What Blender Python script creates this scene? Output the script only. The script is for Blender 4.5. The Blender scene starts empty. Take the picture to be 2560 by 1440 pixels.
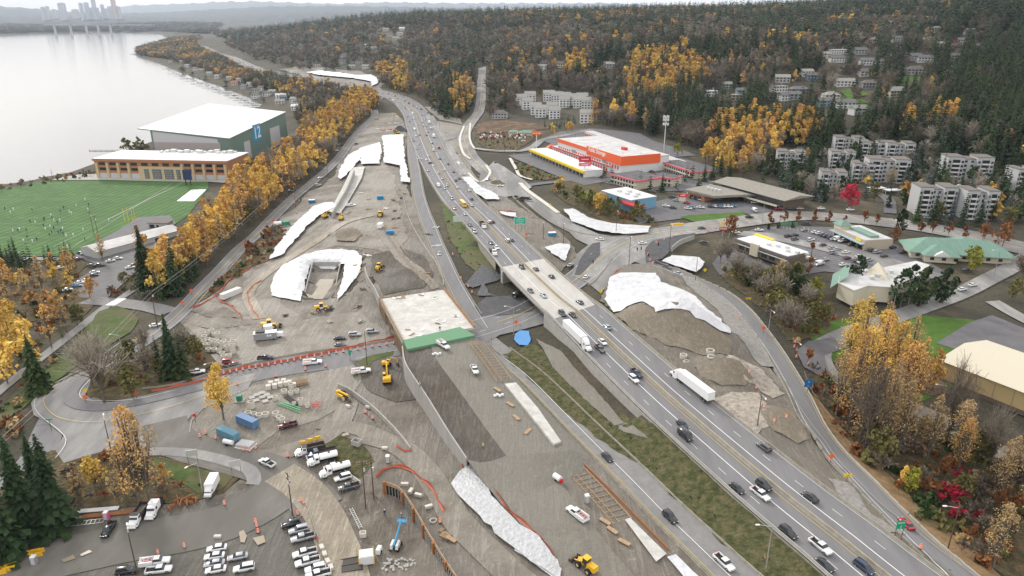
import bpy, bmesh, math, random
import numpy as np
from mathutils import Vector, Matrix, geometry
R = math.radians
rnd = random.Random(7); nr = np.random.RandomState(5)
scn = bpy.context.scene
COL = scn.collection
# ---------------------------------------------------------------- camera, sky, sun, exposure
HC = 132.0; F = 1800.0; YH = 42.0
PITCH = math.atan((720 - YH) / F)
cd = bpy.data.cameras.new('camera'); cam = bpy.data.objects.new('camera', cd); COL.objects.link(cam)
cam.location = (0, 0, HC); cam.rotation_euler = (math.pi/2 - PITCH, 0, 0)
cd.sensor_width = 36; cd.lens = F / 2560 * 36; cd.clip_start = 1; cd.clip_end = 60000
scn.camera = cam
scn.render.resolution_x = 1024; scn.render.resolution_y = 576
SUN_EL, SUN_ROT = R(30), R(-35)          # ahead of the camera, a little to the left
w = bpy.data.worlds.new('World'); scn.world = w; w.use_nodes = True
nt = w.node_tree; N = nt.nodes; L = nt.links; N.clear()
out = N.new('ShaderNodeOutputWorld'); bg = N.new('ShaderNodeBackground')
sky = N.new('ShaderNodeTexSky'); sky.sky_type = 'NISHITA'; sky.sun_disc = False
sky.sun_elevation = SUN_EL; sky.sun_rotation = SUN_ROT; sky.air_density = 1.0; sky.dust_density = 3.0
tc = N.new('ShaderNodeTexCoord'); mp = N.new('ShaderNodeMapping'); mp.inputs['Scale'].default_value = (1, 1, 3.5)
nz = N.new('ShaderNodeTexNoise'); nz.inputs['Scale'].default_value = 1.7; nz.inputs['Detail'].default_value = 7
L.new(tc.outputs['Generated'], mp.inputs['Vector']); L.new(mp.outputs['Vector'], nz.inputs['Vector'])
cr = N.new('ShaderNodeValToRGB'); e = cr.color_ramp.elements
e[0].position = .32; e[0].color = (7.8, 7.9, 8.2, 1); e[1].position = .62; e[1].color = (14.4, 14.1, 13.7, 1)
L.new(nz.outputs['Fac'], cr.inputs['Fac'])
mx = N.new('ShaderNodeMix'); mx.data_type = 'RGBA'; mx.inputs['Factor'].default_value = .86
L.new(sky.outputs['Color'], mx.inputs['A']); L.new(cr.outputs['Color'], mx.inputs['B'])
L.new(mx.outputs['Result'], bg.inputs['Color']); bg.inputs['Strength'].default_value = .09
L.new(bg.outputs['Background'], out.inputs['Surface'])
sd = bpy.data.lights.new('sun', 'SUN'); sd.energy = 1.5; sd.angle = R(8); sd.color = (1, .96, .9)
sun = bpy.data.objects.new('sun', sd); COL.objects.link(sun)
sv = Vector((math.sin(SUN_ROT)*math.cos(SUN_EL), math.cos(SUN_ROT)*math.cos(SUN_EL), math.sin(SUN_EL)))
sun.rotation_euler = sv.to_track_quat('Z', 'Y').to_euler()
vs = scn.view_settings; vs.view_transform = 'Standard'; vs.look = 'None'; vs.gamma = 1; vs.exposure = 0.48
vs.use_curve_mapping = False
# ---------------------------------------------------------------- pixel <-> world
CP, SP = math.cos(PITCH), math.sin(PITCH)
def at(px, py, z):
 v = (py - 720) / F; dy = CP - v*SP; dz = -SP - v*CP; t = (HC - z) / -dz
 return ((px - 1280)/F*t, dy*t)
def proj(x, y, z):
 d = y*CP + (HC - z)*SP; u = y*SP - (HC - z)*CP
 return 1280 + F*x/d, 720 - F*u/d
def atD(px, py, Y):                        # point seen at a pixel, at forward distance Y
 v = (py - 720)/F; t = Y/(CP - v*SP)
 return ((px-1280)/F*t, Y, HC + t*(-SP - v*CP))
def inpoly(P, x, y):
 P = np.asarray(P, float); x = np.asarray(x, float); y = np.asarray(y, float)
 r = np.zeros(x.shape, bool); j = len(P) - 1
 for i in range(len(P)):
  xi, yi = P[i]; xj, yj = P[j]
  c = ((yi > y) != (yj > y))
  with np.errstate(divide='ignore', invalid='ignore'):
   r ^= c & (x < (xj-xi)*(y-yi)/(yj-yi+1e-12) + xi)
  j = i
 return r
def segdist(P, x, y):                      # distance from points to a polyline
 best = np.full(np.shape(x), 1e9)
 for a, b in zip(P[:-1], P[1:]):
  dx, dy = b[0]-a[0], b[1]-a[1]; L2 = dx*dx + dy*dy + 1e-9
  t = np.clip(((x-a[0])*dx + (y-a[1])*dy)/L2, 0, 1)
  best = np.minimum(best, np.hypot(x-a[0]-t*dx, y-a[1]-t*dy))
 return best
def spline(P, step=4.0):                   # Catmull-Rom through points of any dimension
 P = [np.array(p, float) for p in P]; P = [2*P[0]-P[1]] + P + [2*P[-1]-P[-2]]
 o = []
 for i in range(1, len(P)-2):
  a, b, c, d = P[i-1:i+3]; n = max(1, int(np.linalg.norm((c-b)[:2])/step))
  for k in range(n):
   t = k/n
   o.append(.5*((2*b) + (c-a)*t + (2*a-5*b+4*c-d)*t*t + (3*b-a-3*c+d)*t**3))
 o.append(P[-2]); return np.array(o)
# ---------------------------------------------------------------- freeway centre line (px, py, z)
FWP = [(2420,1600,15.6),(2205,1432.5,16.5),(2104,1350,17),(1991,1262,17.5),(1879,1170,18.5),(1684,1004,20),(1592,920,21),(1507.5,841,22),(1442,779,22.5),(1399,746,22.5),(1320,671.5,22.5),(1283,631,22.3),(1199,544,21.5),(1145.6,490,21),(1095,413,20),(1068,356,20),(1050,312,20),(1040,285.5,20),(1014,257,20),(975,238.5,20),(925,226,20),(850,215,20),(756,195,20),(638,171,20),(571,141,20),(514,121,20),(500,104,20),(524,96.5,20)]
FW = spline([(*at(a, b, c), c) for a, b, c in FWP], 5.0)
FWX = FW[:, 0]; FWY = FW[:, 1]; FWZ = FW[:, 2]
FWT = np.gradient(FW[:, :2], axis=0); FWT /= np.linalg.norm(FWT, axis=1)[:, None]
FWN = np.stack([FWT[:, 1], -FWT[:, 0]], 1)      # to the east (right of the photo)
FWH = np.interp(FWY, [100, 420, 580, 800, 1000], [12, 12, 13, 16, 16.5])   # half width
def fwnear(x, y):
 i = int(np.argmin((FWX-x)**2 + (FWY-y)**2)); return i
def fwhit(px, py):
 z = 20.
 for _ in range(5):
  x, y = at(px, py, z); i = fwnear(x, y); z = FWZ[i]
 return x, y, z, i
# ---------------------------------------------------------------- terrain heights
CPT = """0 640 4;-300 640 4;500 470 4;250 560 4;100 470 4;400 460 4;-300 470 3;250 445 4.5;600 430 5;690 355 6;100 700 5;50 800 6;200 700 5;280 660 5;230 720 6;-200 900 6;
20 1200 10;-200 1300 9;150 1080 10.5;330 890 10;460 760 10;620 600 10;760 470 10.5;850 370 12;930 290 13;100 930 8.5;300 750 8;0 990 8;560 520 6.5;700 420 7.5;800 350 9;
50 1420 10;300 1400 10;500 1350 10;700 1300 10;900 1380 9.5;300 1200 11;200 1000 11.5;450 1050 12;650 1000 12.5;600 1100 11.5;800 1050 12;560 780 12.5;700 800 13;850 810 14;900 870 14.5;650 850 13;800 900 14;
1190 800 15.3;1000 880 15;640 650 13.5;900 610 18;850 560 18;750 600 15.5;950 500 18.5;950 400 18.5;950 330 18.5;1000 600 19;1030 690 20.5;930 690 18;700 560 12.5;840 460 14;
1250 880 15;1400 1030 14.5;1500 1130 14.3;1660 1290 14.2;1830 1440 14;1040 400 19.6;1045 470 19;1090 600 17.5;1150 720 16;1160 600 17;1120 500 18.5;1200 700 16.5;
1000 930 14;1000 1000 13.5;1000 1100 12.5;950 950 13.5;900 1100 11.7;1050 1400 9;960 1250 10;1000 1340 8;1180 1180 14;1150 1250 13.5;1250 1430 13;1120 1350 12.5;1400 1300 15;1500 1430 14.5;
1303 850 15.3;1400 950 15.2;1500 1050 15;1560 760 21.5;1530 720 19;1700 900 20.5;1800 960 20;1950 1150 18;2100 1250 17;2300 1390 16;1640 650 20;1700 690 19.5;1850 830 17.5;2000 1010 17;2150 1200 16.7;2420 1440 16;
2000 900 14.5;2100 1000 12;2200 1150 11.5;2300 1000 10.5;2400 1000 10.5;2500 1200 9;2450 1350 10;2560 1440 9;2050 850 13.5;2200 800 15;2400 850 14;2400 740 17;2500 900 14;2700 1100 10;2800 800 14;
1950 620 19.5;2200 650 20;2300 600 21;2500 600 22;2450 640 20.5;1800 680 16.5;1850 720 16;2000 750 15.5;1500 600 18.5;1600 620 20;1700 580 20.5;1900 550 21.5;2200 560 22.5;2560 615 23;1440 680 16.5;1560 640 19.3;1300 780 15.3;
1350 600 20.5;1250 540 20.5;1400 640 19;1800 520 22;1700 500 21.8;1600 530 21;1650 430 21.5;1750 430 23;1400 400 20.5;1500 380 21;1620 360 22.5;1700 370 25;1250 460 20;1220 430 20;1180 330 20;1130 330 20;1200 260 26;1205 195 38;1300 340 21;
1250 290 22;1400 290 26;1370 250 31;1450 235 37;1500 300 29;1600 310 30;1300 200 46;1500 190 52;1300 130 72;1500 130 80;1300 80 97;1600 80 102;1200 50 122;1500 50 124;1800 50 124;1900 330 31;1850 420 24;1900 260 45;1900 200 62;1900 120 90;1900 60 118;1750 250 44;1600 240 42;1700 150 76;
2080 380 27;2100 280 45;2100 210 59;2200 150 78;2200 100 97;2200 60 119;2300 450 24.5;2200 400 27;2400 420 29;2400 330 42;2500 400 34;2500 300 49;2500 200 70;2500 100 101;2500 60 122;2560 500 27;2700 400 36;2700 200 75;
1000 150 46;1000 100 73;1000 60 111;1080 200 32;1100 160 45;800 100 62;800 60 101;850 160 31;920 195 24;1000 215 23;700 100 52;650 80 62;600 110 32;700 140 28;
500 170 4;600 215 6;690 255 7;450 130 8;560 150 15;640 200 10;760 240 11;800 220 16;870 250 16;760 300 8;900 240 17;430 105 6;380 128 3;480 100 20;450 95 15;
300 70 30;200 65 30;100 70 30;0 75 30;-300 80 30;450 80 15;550 75 30;600 70 50;100 50 88;300 52 75;-300 50 88;450 65 45"""
pts = []
for ln in CPT.replace('\n', ';').split(';'):
 if ln.strip():
  a, b, c = map(float, ln.split()); pts.append((*at(a, b, c), c))
for px, py, D in ((2300,-6,1900),(2500,-18,1500),(2100,4,2000),(1900,14,2300),(1600,21,2700),(1300,27,3000),(1000,30,3300),(2700,-20,1500)):
 x, y, z = atD(px, py, D); pts.append((x, y, z - 16))
for x, y, z in ((-60,90,10),(100,80,13),(-150,60,10),(200,60,10),(0,0,12),(-300,0,10),(300,0,10),(500,200,10),(-4000,9000,60),(0,9000,60),(3000,6000,160),(4000,3000,200),(1500,4000,120),(-1500,9000,60),(-2500,7500,40)):
 pts.append((x, y, z))
pts = np.array(pts)
def tw(x, y):
 y = np.maximum(y, -60) + 140.; return np.stack([x/y, np.log(y)*.9], -1)
def krn(a, b):
 return np.sqrt(((a[:, None, :]-b[None])**2).sum(-1) + .0004)
TP = tw(pts[:, 0], pts[:, 1]); n = len(pts)
A = np.zeros((n+1, n+1)); A[:n, :n] = -krn(TP, TP) + np.eye(n)*.004; A[:n, n] = 1; A[n, :n] = 1
WT = np.linalg.solve(A, np.append(pts[:, 2], 0))
def grow(a, b, s, lim, g):
 o = list(np.arange(a, b, s)); st = s
 while o[-1] < lim: st *= g; o.append(o[-1] + st)
 return o
XS = grow(0, 340, 2.8, 9000, 1.042); XS = np.array([-v for v in XS[:0:-1]] + XS)
YS = np.array([-400, -200, -80, 0, 40, 70, 90] + grow(100, 640, 2.6, 16000, 1.026))
GX, GY = np.meshgrid(XS, YS)
Z = np.zeros(GX.size); T0 = tw(GX.ravel(), GY.ravel())
for i in range(0, GX.size, 20000):
 Z[i:i+20000] = -krn(T0[i:i+20000], TP) @ WT[:n] + WT[n]
Z = np.maximum(Z, 1.2)
gx, gy = GX.ravel(), GY.ravel()
# mounds and hollows: (px, py, z guess, radius x, radius y, rotation, height)
for px, py, z0, rx, ry, ro, hh in ((1700,832,20,27,14,-.62,12),(1630,775,21,16,10,-.6,3),(1815,940,19,13,9,-.5,6.5),(1945,1060,18,16,6,-.9,3.6),(868,588,18,11,7,0,3),(560,812,13,13,8,0,3),(1420,900,15,9,14,.4,1.5),(905,695,17,4,16,.25,-2.5)):
 cx, cy = at(px, py, z0); c, s = math.cos(ro), math.sin(ro)
 u = (gx-cx)*c + (gy-cy)*s; v = -(gx-cx)*s + (gy-cy)*c
 r = np.sqrt((u/rx)**2 + (v/ry)**2); Z += hh*np.clip(1.15 - r, 0, 1)**1.1 * (1 + .08*np.sin(gx*.9)*np.cos(gy*.8))
# walled pit
PIT = [(783,672),(853,672),(846,700),(836,742),(820,760),(758,757),(768,725)]
PW = [at(a, b, 11.5) for a, b in PIT]
OUT = [at(a, b, 15.5) for a, b in ((680,735),(700,690),(760,640),(850,625),(905,640),(900,690),(870,735),(835,762),(760,762),(735,758))]
inn = inpoly(PW, gx, gy); ou = inpoly(OUT, gx, gy) & ~inn
d = segdist(PW + [PW[0]], gx, gy)
Z = np.where(inn, 11.2, np.where(ou, np.maximum(np.minimum(Z, 14.2 + d*.22), 13.2), Z))
# lake
LAKE = [(-1500,600),(-300,480),(0,463),(60,456),(100,446),(180,431),(240,408),(300,384),(350,366),(400,345),(500,318),(560,300),(610,285),(640,268),(655,262),(640,252),(610,238),(575,226),(545,214),(520,206),(492,196),(470,188),(445,182),(425,172),(410,162),(385,154),(360,148),(338,139),(330,132),(345,127),(372,119),(400,112),(428,104),(431,93),(422,86.5),(366,82),(290,81),(200,82.5),(134,84),(67,85.5),(20,88),(0,91.5),(-300,93),(-1500,95)]
LW = [at(a, b, 0) for a, b in LAKE]
inl = inpoly(LW, gx, gy); dl = segdist(LW + [LW[0]], gx, gy)
Z = np.where(inl, -np.minimum(2.5, .3 + dl*.15), np.where(dl < 60, np.minimum(Z, .7 + dl*.13), Z))
# embankments beside the freeway, then keep the ground below its deck
FWPY = proj(FWX, FWY, FWZ)[1]
for i in range(0, len(FW)-1):
 if 625 < FWPY[i] < 815 or FWPY[i] < 235: continue
 m = (np.abs(gx-FWX[i]) < 34) & (np.abs(gy-FWY[i]) < 34)
 k = np.where(m)[0]
 if len(k):
  u = (gx[k]-FWX[i])*FWN[i,0] + (gy[k]-FWY[i])*FWN[i,1]; t = (gx[k]-FWX[i])*FWT[i,0] + (gy[k]-FWY[i])*FWT[i,1]
  ok = (np.abs(t) < 4) & (np.abs(u) < FWH[i]+12)
  if FWPY[i] < 1015 and FWPY[i] > 600: ok &= u > 0
  kk = k[ok]; Z[kk] = np.maximum(Z[kk], FWZ[i] - .8 - np.maximum(np.abs(u[ok])-FWH[i]-1, 0)*.45)
for i in range(0, len(FW)-1):
 m = (np.abs(gx-FWX[i]) < 24) & (np.abs(gy-FWY[i]) < 24)
 if m.any():
  k = np.where(m)[0]; u = (gx[k]-FWX[i])*FWN[i,0] + (gy[k]-FWY[i])*FWN[i,1]; t = (gx[k]-FWX[i])*FWT[i,0] + (gy[k]-FWY[i])*FWT[i,1]
  kk = k[(np.abs(u) < FWH[i]+2.2) & (np.abs(t) < 10)]
  Z[kk] = np.minimum(Z[kk], FWZ[i]-.75)
ZG = Z.reshape(GX.shape)
def H(x, y):
 x = np.asarray(x, float); y = np.asarray(y, float)
 i = np.clip(np.searchsorted(XS, x)-1, 0, len(XS)-2); j = np.clip(np.searchsorted(YS, y)-1, 0, len(YS)-2)
 fx = np.clip((x-XS[i])/(XS[i+1]-XS[i]), 0, 1); fy = np.clip((y-YS[j])/(YS[j+1]-YS[j]), 0, 1)
 a, b, c, d = ZG[j, i], ZG[j, i+1], ZG[j+1, i], ZG[j+1, i+1]
 return np.where(fx >= fy, a + fx*(b-a) + fy*(d-b), a + fy*(c-a) + fx*(d-c))
_T = np.concatenate([np.arange(120, 1500, 1.5), 1500*1.004**np.arange(0, 600)])
def G(px, py):                              # where the ray through a pixel meets the ground
 v = (py-720)/F; X = (px-1280)/F*_T; Y = (CP - v*SP)*_T; ZZ = HC + (-SP - v*CP)*_T
 d = ZZ - H(X, Y); k = np.where(d <= 0)[0]
 if not len(k): k = [len(_T)-1]
 k = max(int(k[0]), 1); f = d[k-1]/(d[k-1]-d[k]+1e-9); t = _T[k-1] + f*(_T[k]-_T[k-1])
 return ((px-1280)/F*t, (CP - v*SP)*t)
def g3(px, py, dz=0):
 x, y = G(px, py); return (x, y, float(H(x, y)) + dz)
# ---------------------------------------------------------------- materials
MATS = {}
def _base(name):
 m = bpy.data.materials.new(name); m.use_nodes = True; nt = m.node_tree
 b = nt.nodes['Principled BSDF']; MATS[name] = m; return m, nt, b
def mat(name, col, rough=.75, metal=0, spec=.3, emit=0, alpha=1, coat=0):
 m, nt, b = _base(name); b.inputs['Base Color'].default_value = (*col, 1); b.inputs['Roughness'].default_value = rough
 b.inputs['Metallic'].default_value = metal; b.inputs['Specular IOR Level'].default_value = spec
 b.inputs['Coat Weight'].default_value = coat
 return m
def nmat(name, stops, scale=1.0, detail=6, rough=.85, bump=0, bscale=None, stretch=None, spec=.25, rv=0, sc2=None, coords='world', bdist=.2, rot=0, dark=None):
 """noise material; stops = [(pos, rgb)...]; sc2 adds a second large noise blending toward dark"""
 m, nt, b = _base(name); N = nt.nodes; L = nt.links
 if coords == 'world': v = N.new('ShaderNodeNewGeometry').outputs['Position']
 else: v = N.new('ShaderNodeTexCoord').outputs['Object']
 if stretch or rot:
  mp = N.new('ShaderNodeMapping'); mp.inputs['Scale'].default_value = stretch or (1,1,1); mp.inputs['Rotation'].default_value[2] = rot; L.new(v, mp.inputs['Vector']); v = mp.outputs['Vector']
 nz = N.new('ShaderNodeTexNoise'); nz.inputs['Scale'].default_value = scale; nz.inputs['Detail'].default_value = detail; nz.inputs['Roughness'].default_value = .62; L.new(v, nz.inputs['Vector'])
 cr = N.new('ShaderNodeValToRGB'); el = cr.color_ramp.elements
 while len(el) < len(stops): el.new(.5)
 for e, (p, c) in zip(el, stops): e.position = p; e.color = (*c, 1)
 L.new(nz.outputs['Fac'], cr.inputs['Fac']); col = cr.outputs['Color']
 if sc2:
  n2 = N.new('ShaderNodeTexNoise'); n2.inputs['Scale'].default_value = sc2; n2.inputs['Detail'].default_value = 4; L.new(v, n2.inputs['Vector'])
  r2 = N.new('ShaderNodeMapRange'); r2.inputs['From Min'].default_value = .42; r2.inputs['From Max'].default_value = .62; L.new(n2.outputs['Fac'], r2.inputs['Value'])
  mx = N.new('ShaderNodeMix'); mx.data_type = 'RGBA'; L.new(r2.outputs['Result'], mx.inputs['Factor']); L.new(col, mx.inputs['A'])
  mx.inputs['B'].default_value = (*dark, 1); col = mx.outputs['Result']
 if rv:
  oi = N.new('ShaderNodeObjectInfo'); hs = N.new('ShaderNodeHueSaturation'); mr = N.new('ShaderNodeMapRange')
  mr.inputs['To Min'].default_value = 1-rv; mr.inputs['To Max'].default_value = 1+rv; L.new(oi.outputs['Random'], mr.inputs['Value']); L.new(mr.outputs['Result'], hs.inputs['Value'])
  L.new(col, hs.inputs['Color']); col = hs.outputs['Color']
 L.new(col, b.inputs['Base Color']); b.inputs['Roughness'].default_value = rough; b.inputs['Specular IOR Level'].default_value = spec
 if bump:
  bp = N.new('ShaderNodeBump'); bp.inputs['Strength'].default_value = bump; bp.inputs['Distance'].default_value = bdist
  if bscale:
   n3 = N.new('ShaderNodeTexNoise'); n3.inputs['Scale'].default_value = bscale; n3.inputs['Detail'].default_value = 5; L.new(v, n3.inputs['Vector']); L.new(n3.outputs['Fac'], bp.inputs['Height'])
  else: L.new(nz.outputs['Fac'], bp.inputs['Height'])
  L.new(bp.outputs['Normal'], b.inputs['Normal'])
 return m
nmat('asphalt', [(.3,(.17,.166,.17)),(.7,(.22,.214,.218))], .35, 10, .8, .15, 8, rot=.35, stretch=(1,.15,1))
nmat('asphalt_ramp', [(.3,(.19,.185,.18)),(.7,(.25,.243,.235))], .4, 10, .8, .1, 8)
nmat('asphalt_old', [(.3,(.23,.225,.215)),(.5,(.30,.29,.28)),(.72,(.38,.365,.35))], .3, 10, .85, .1, 6, sc2=.07, dark=(.19,.185,.18), stretch=(1,.3,1), rot=1.2)
nmat('asphalt_dark', [(.3,(.06,.06,.064)),(.7,(.105,.103,.108))], .3, 9, .75, .1, 6)
nmat('asphalt_lot', [(.3,(.115,.112,.118)),(.7,(.165,.16,.165))], .2, 9, .8, .1, 6)
nmat('gravel', [(.3,(.18,.17,.155)),(.7,(.34,.325,.30))], .9, 12, .9, .5, 4)
nmat('rubble', [(.3,(.20,.17,.14)),(.5,(.36,.32,.27)),(.75,(.52,.46,.38))], .7, 12, .9, .8, 1.6, bdist=.6)
nmat('haul_asphalt', [(.3,(.14,.132,.118)),(.55,(.185,.175,.157)),(.75,(.24,.225,.20))], .25, 12, .82, .2, 5, sc2=.06, dark=(.14,.132,.115), stretch=(1,.4,1), rot=.8)
nmat('puddle', [(.3,(.30,.25,.18)),(.7,(.36,.30,.22))], .5, 3, .12, spec=.6)
nmat('leaf_litter', [(.3,(.06,.047,.03)),(.5,(.12,.08,.05)),(.65,(.22,.13,.07)),(.8,(.12,.13,.05))], .12, 12, .95, .7, .8, bdist=.6)
nmat('forest_floor', [(.25,(.04,.042,.027)),(.5,(.09,.078,.053)),(.75,(.15,.12,.085))], .08, 12, .95, .9, .5, bdist=1.2, sc2=.02, dark=(.06,.055,.04))
nmat('grass', [(.3,(.045,.075,.018)),(.55,(.085,.12,.035)),(.8,(.16,.165,.07))], .25, 12, .95, .7, 1.5, bdist=.4, sc2=.08, dark=(.115,.11,.055))
nmat('lawn', [(.3,(.05,.105,.015)),(.7,(.09,.17,.03))], .2, 10, .95, .3, 3)
nmat('rough_grass', [(.25,(.025,.028,.012)),(.43,(.062,.07,.024)),(.57,(.115,.105,.05)),(.72,(.18,.135,.085))], .5, 14, .95, 1, 1.3, bdist=.9)
nmat('brush', [(.25,(.04,.045,.018)),(.5,(.105,.085,.045)),(.75,(.20,.13,.07))], .35, 13, .95, 1, .9, bdist=1.2)
nmat('dry_bank', [(.3,(.15,.13,.06)),(.55,(.28,.17,.09)),(.8,(.30,.28,.14))], .4, 12, .95, .7, 1.2, bdist=.5)
nmat('concrete', [(.3,(.36,.345,.315)),(.7,(.47,.455,.425))], .5, 10, .85, .1, 5)
nmat('old_concrete', [(.3,(.27,.245,.20)),(.7,(.40,.375,.32))], .6, 12, .9, .15, 4)
nmat('deck_concrete', [(.3,(.42,.40,.37)),(.7,(.53,.51,.475))], .25, 11, .8, .05, 5, stretch=(1,.3,1), rot=.3)
nmat('new_concrete', [(.3,(.42,.405,.37)),(.5,(.53,.515,.48)),(.7,(.64,.625,.59))], .3, 12, .8, .2, 4)
nmat('sidewalk', [(.3,(.55,.52,.46)),(.7,(.66,.63,.56))], .3, 9, .85)
nmat('plastic_sheet', [(.25,(.36,.36,.37)),(.42,(.56,.56,.58)),(.7,(.70,.70,.71))], .22, 13, .45, .8, .5, bdist=1.1, spec=.4)
nmat('grey_sheet', [(.3,(.38,.385,.395)),(.7,(.50,.505,.515))], .5, 10, .35, .9, 1.0, bdist=.6, spec=.5)
nmat('black_sheet', [(.3,(.018,.02,.024)),(.62,(.045,.05,.06)),(.75,(.2,.21,.22))], .8, 8, .5, .9, 1.2, bdist=.5, spec=.6)
mat('line_white', (.70,.70,.68), .6); mat('line_yellow', (.62,.45,.12), .6); mat('faded_white', (.48,.47,.45), .7)
mat('rust', (.33,.14,.06), .9); nmat('timber', [(.3,(.30,.20,.12)),(.7,(.47,.34,.22))], 2, 8, .85, coords='object')
mat('orange_net', (.58,.15,.09), .8); mat('orange', (.80,.17,.03), .5); mat('dark_steel', (.06,.05,.045), .6); mat('steel', (.45,.45,.44), .4, .6)
mat('pole_wood', (.11,.075,.05), .9); mat('pole_grey', (.35,.33,.31), .7); mat('pale_metal', (.62,.63,.62), .45, .3); mat('black', (.015,.015,.017), .5); mat('rubber', (.02,.02,.02), .8)
mat('glass_dark', (.02,.028,.035), .08, spec=.8); mat('glass_blue', (.10,.14,.17), .08, spec=.9); mat('yellow', (.72,.43,.02), .45); mat('safety_yellow', (.72,.80,.08), .6); mat('skin', (.45,.28,.2), .7)
mat('green_sign', (.01,.32,.17), .5); mat('blue_sign', (.02,.17,.45), .5); mat('white', (.82,.82,.81), .5); mat('red', (.6,.03,.04), .5); mat('green_form', (.13,.27,.155), .8); mat('blue', (.04,.2,.42), .5)
mat('navy', (.03,.05,.12), .7); mat('blue_tarp', (.08,.26,.55), .5); mat('pink', (.75,.16,.35), .5)
def site(name, c0, c1, c2, cpale, rot=0, rut=.28, wet=.35):
 """muddy ground: patches, speckle, ruts, damp areas"""
 m, nt, b = _base(name); N = nt.nodes; L = nt.links; P = N.new('ShaderNodeNewGeometry').outputs['Position']
 def noise(sc, det=8, st=None, r=0, dist=0):
  v = P
  if st: mp = N.new('ShaderNodeMapping'); mp.inputs['Rotation'].default_value[2] = r; mp.inputs['Scale'].default_value = st; L.new(P, mp.inputs['Vector']); v = mp.outputs['Vector']
  n = N.new('ShaderNodeTexNoise'); n.inputs['Scale'].default_value = sc; n.inputs['Detail'].default_value = det; n.inputs['Roughness'].default_value = .65; n.inputs['Distortion'].default_value = dist; L.new(v, n.inputs['Vector']); return n.outputs['Fac']
 def rng(f, a, b_, lo=0, hi=1):
  r = N.new('ShaderNodeMapRange'); L.new(f, r.inputs['Value']); r.inputs['From Min'].default_value = a; r.inputs['From Max'].default_value = b_; r.inputs['To Min'].default_value = lo; r.inputs['To Max'].default_value = hi; return r.outputs['Result']
 def mixc(f, A, B, mode='MIX'):
  x = N.new('ShaderNodeMix'); x.data_type = 'RGBA'; x.blend_type = mode
  if hasattr(f, 'node'): L.new(f, x.inputs['Factor'])
  else: x.inputs['Factor'].default_value = f
  for s_, v in (('A', A), ('B', B)):
   if hasattr(v, 'node'): L.new(v, x.inputs[s_])
   else: x.inputs[s_].default_value = (*v, 1)
  return x.outputs['Result']
 big = noise(.028, 5, dist=.6); mid = noise(.16, 10, dist=.4); fine = noise(1.6, 8); tr = noise(.9, 5, (1, .06, 1), rot, 1.1); tr2 = noise(1.1, 5, (1, .08, 1), rot+.9, 1.2); clod = noise(.6, 12)
 col = mixc(rng(mid, .38, .62), c0, c1); col = mixc(rng(big, .40, .60), col, c2)
 col = mixc(rng(tr, .52, .60, 0, rut), col, cpale); col = mixc(rng(tr2, .55, .62, 0, rut*.7), col, c0)
 sp = rng(clod, .60, .72, 0, .8); col = mixc(sp, col, cpale); col = mixc(.75, col, mixc(fine, (.30,.30,.30), (.70,.70,.70)), 'OVERLAY')
 L.new(col, b.inputs['Base Color']); L.new(rng(big, .42, .56, .9, .9-wet), b.inputs['Roughness']); b.inputs['Specular IOR Level'].default_value = .35
 ad = N.new('ShaderNodeMath'); ad.operation = 'ADD'; L.new(tr, ad.inputs[0]); L.new(clod, ad.inputs[1]); bp = N.new('ShaderNodeBump'); bp.inputs['Strength'].default_value = .8; bp.inputs['Distance'].default_value = .45; L.new(ad.outputs[0], bp.inputs['Height']); L.new(bp.outputs['Normal'], b.inputs['Normal'])
site('mud', (.122,.104,.083), (.20,.177,.145), (.15,.132,.108), (.34,.31,.265), .45)
site('mud_light', (.178,.155,.126), (.262,.236,.198), (.205,.183,.152), (.41,.38,.33), .3)
site('tracked_mud', (.24,.205,.155), (.33,.285,.22), (.27,.235,.185), (.42,.37,.295), .35, .8)
site('soil_pile', (.17,.142,.105), (.25,.215,.165), (.20,.17,.128), (.31,.27,.21), .2, .5, 0)
site('graded_soil', (.17,.156,.13), (.215,.20,.168), (.19,.175,.147), (.26,.24,.205), .62, .3, .2)
site('wet_dirt', (.105,.098,.082), (.145,.135,.115), (.12,.112,.095), (.21,.195,.165), .3, .4, .2)
site('dark_soil', (.06,.05,.04), (.10,.084,.065), (.075,.064,.05), (.14,.12,.095), .6, .6, .3)
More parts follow.
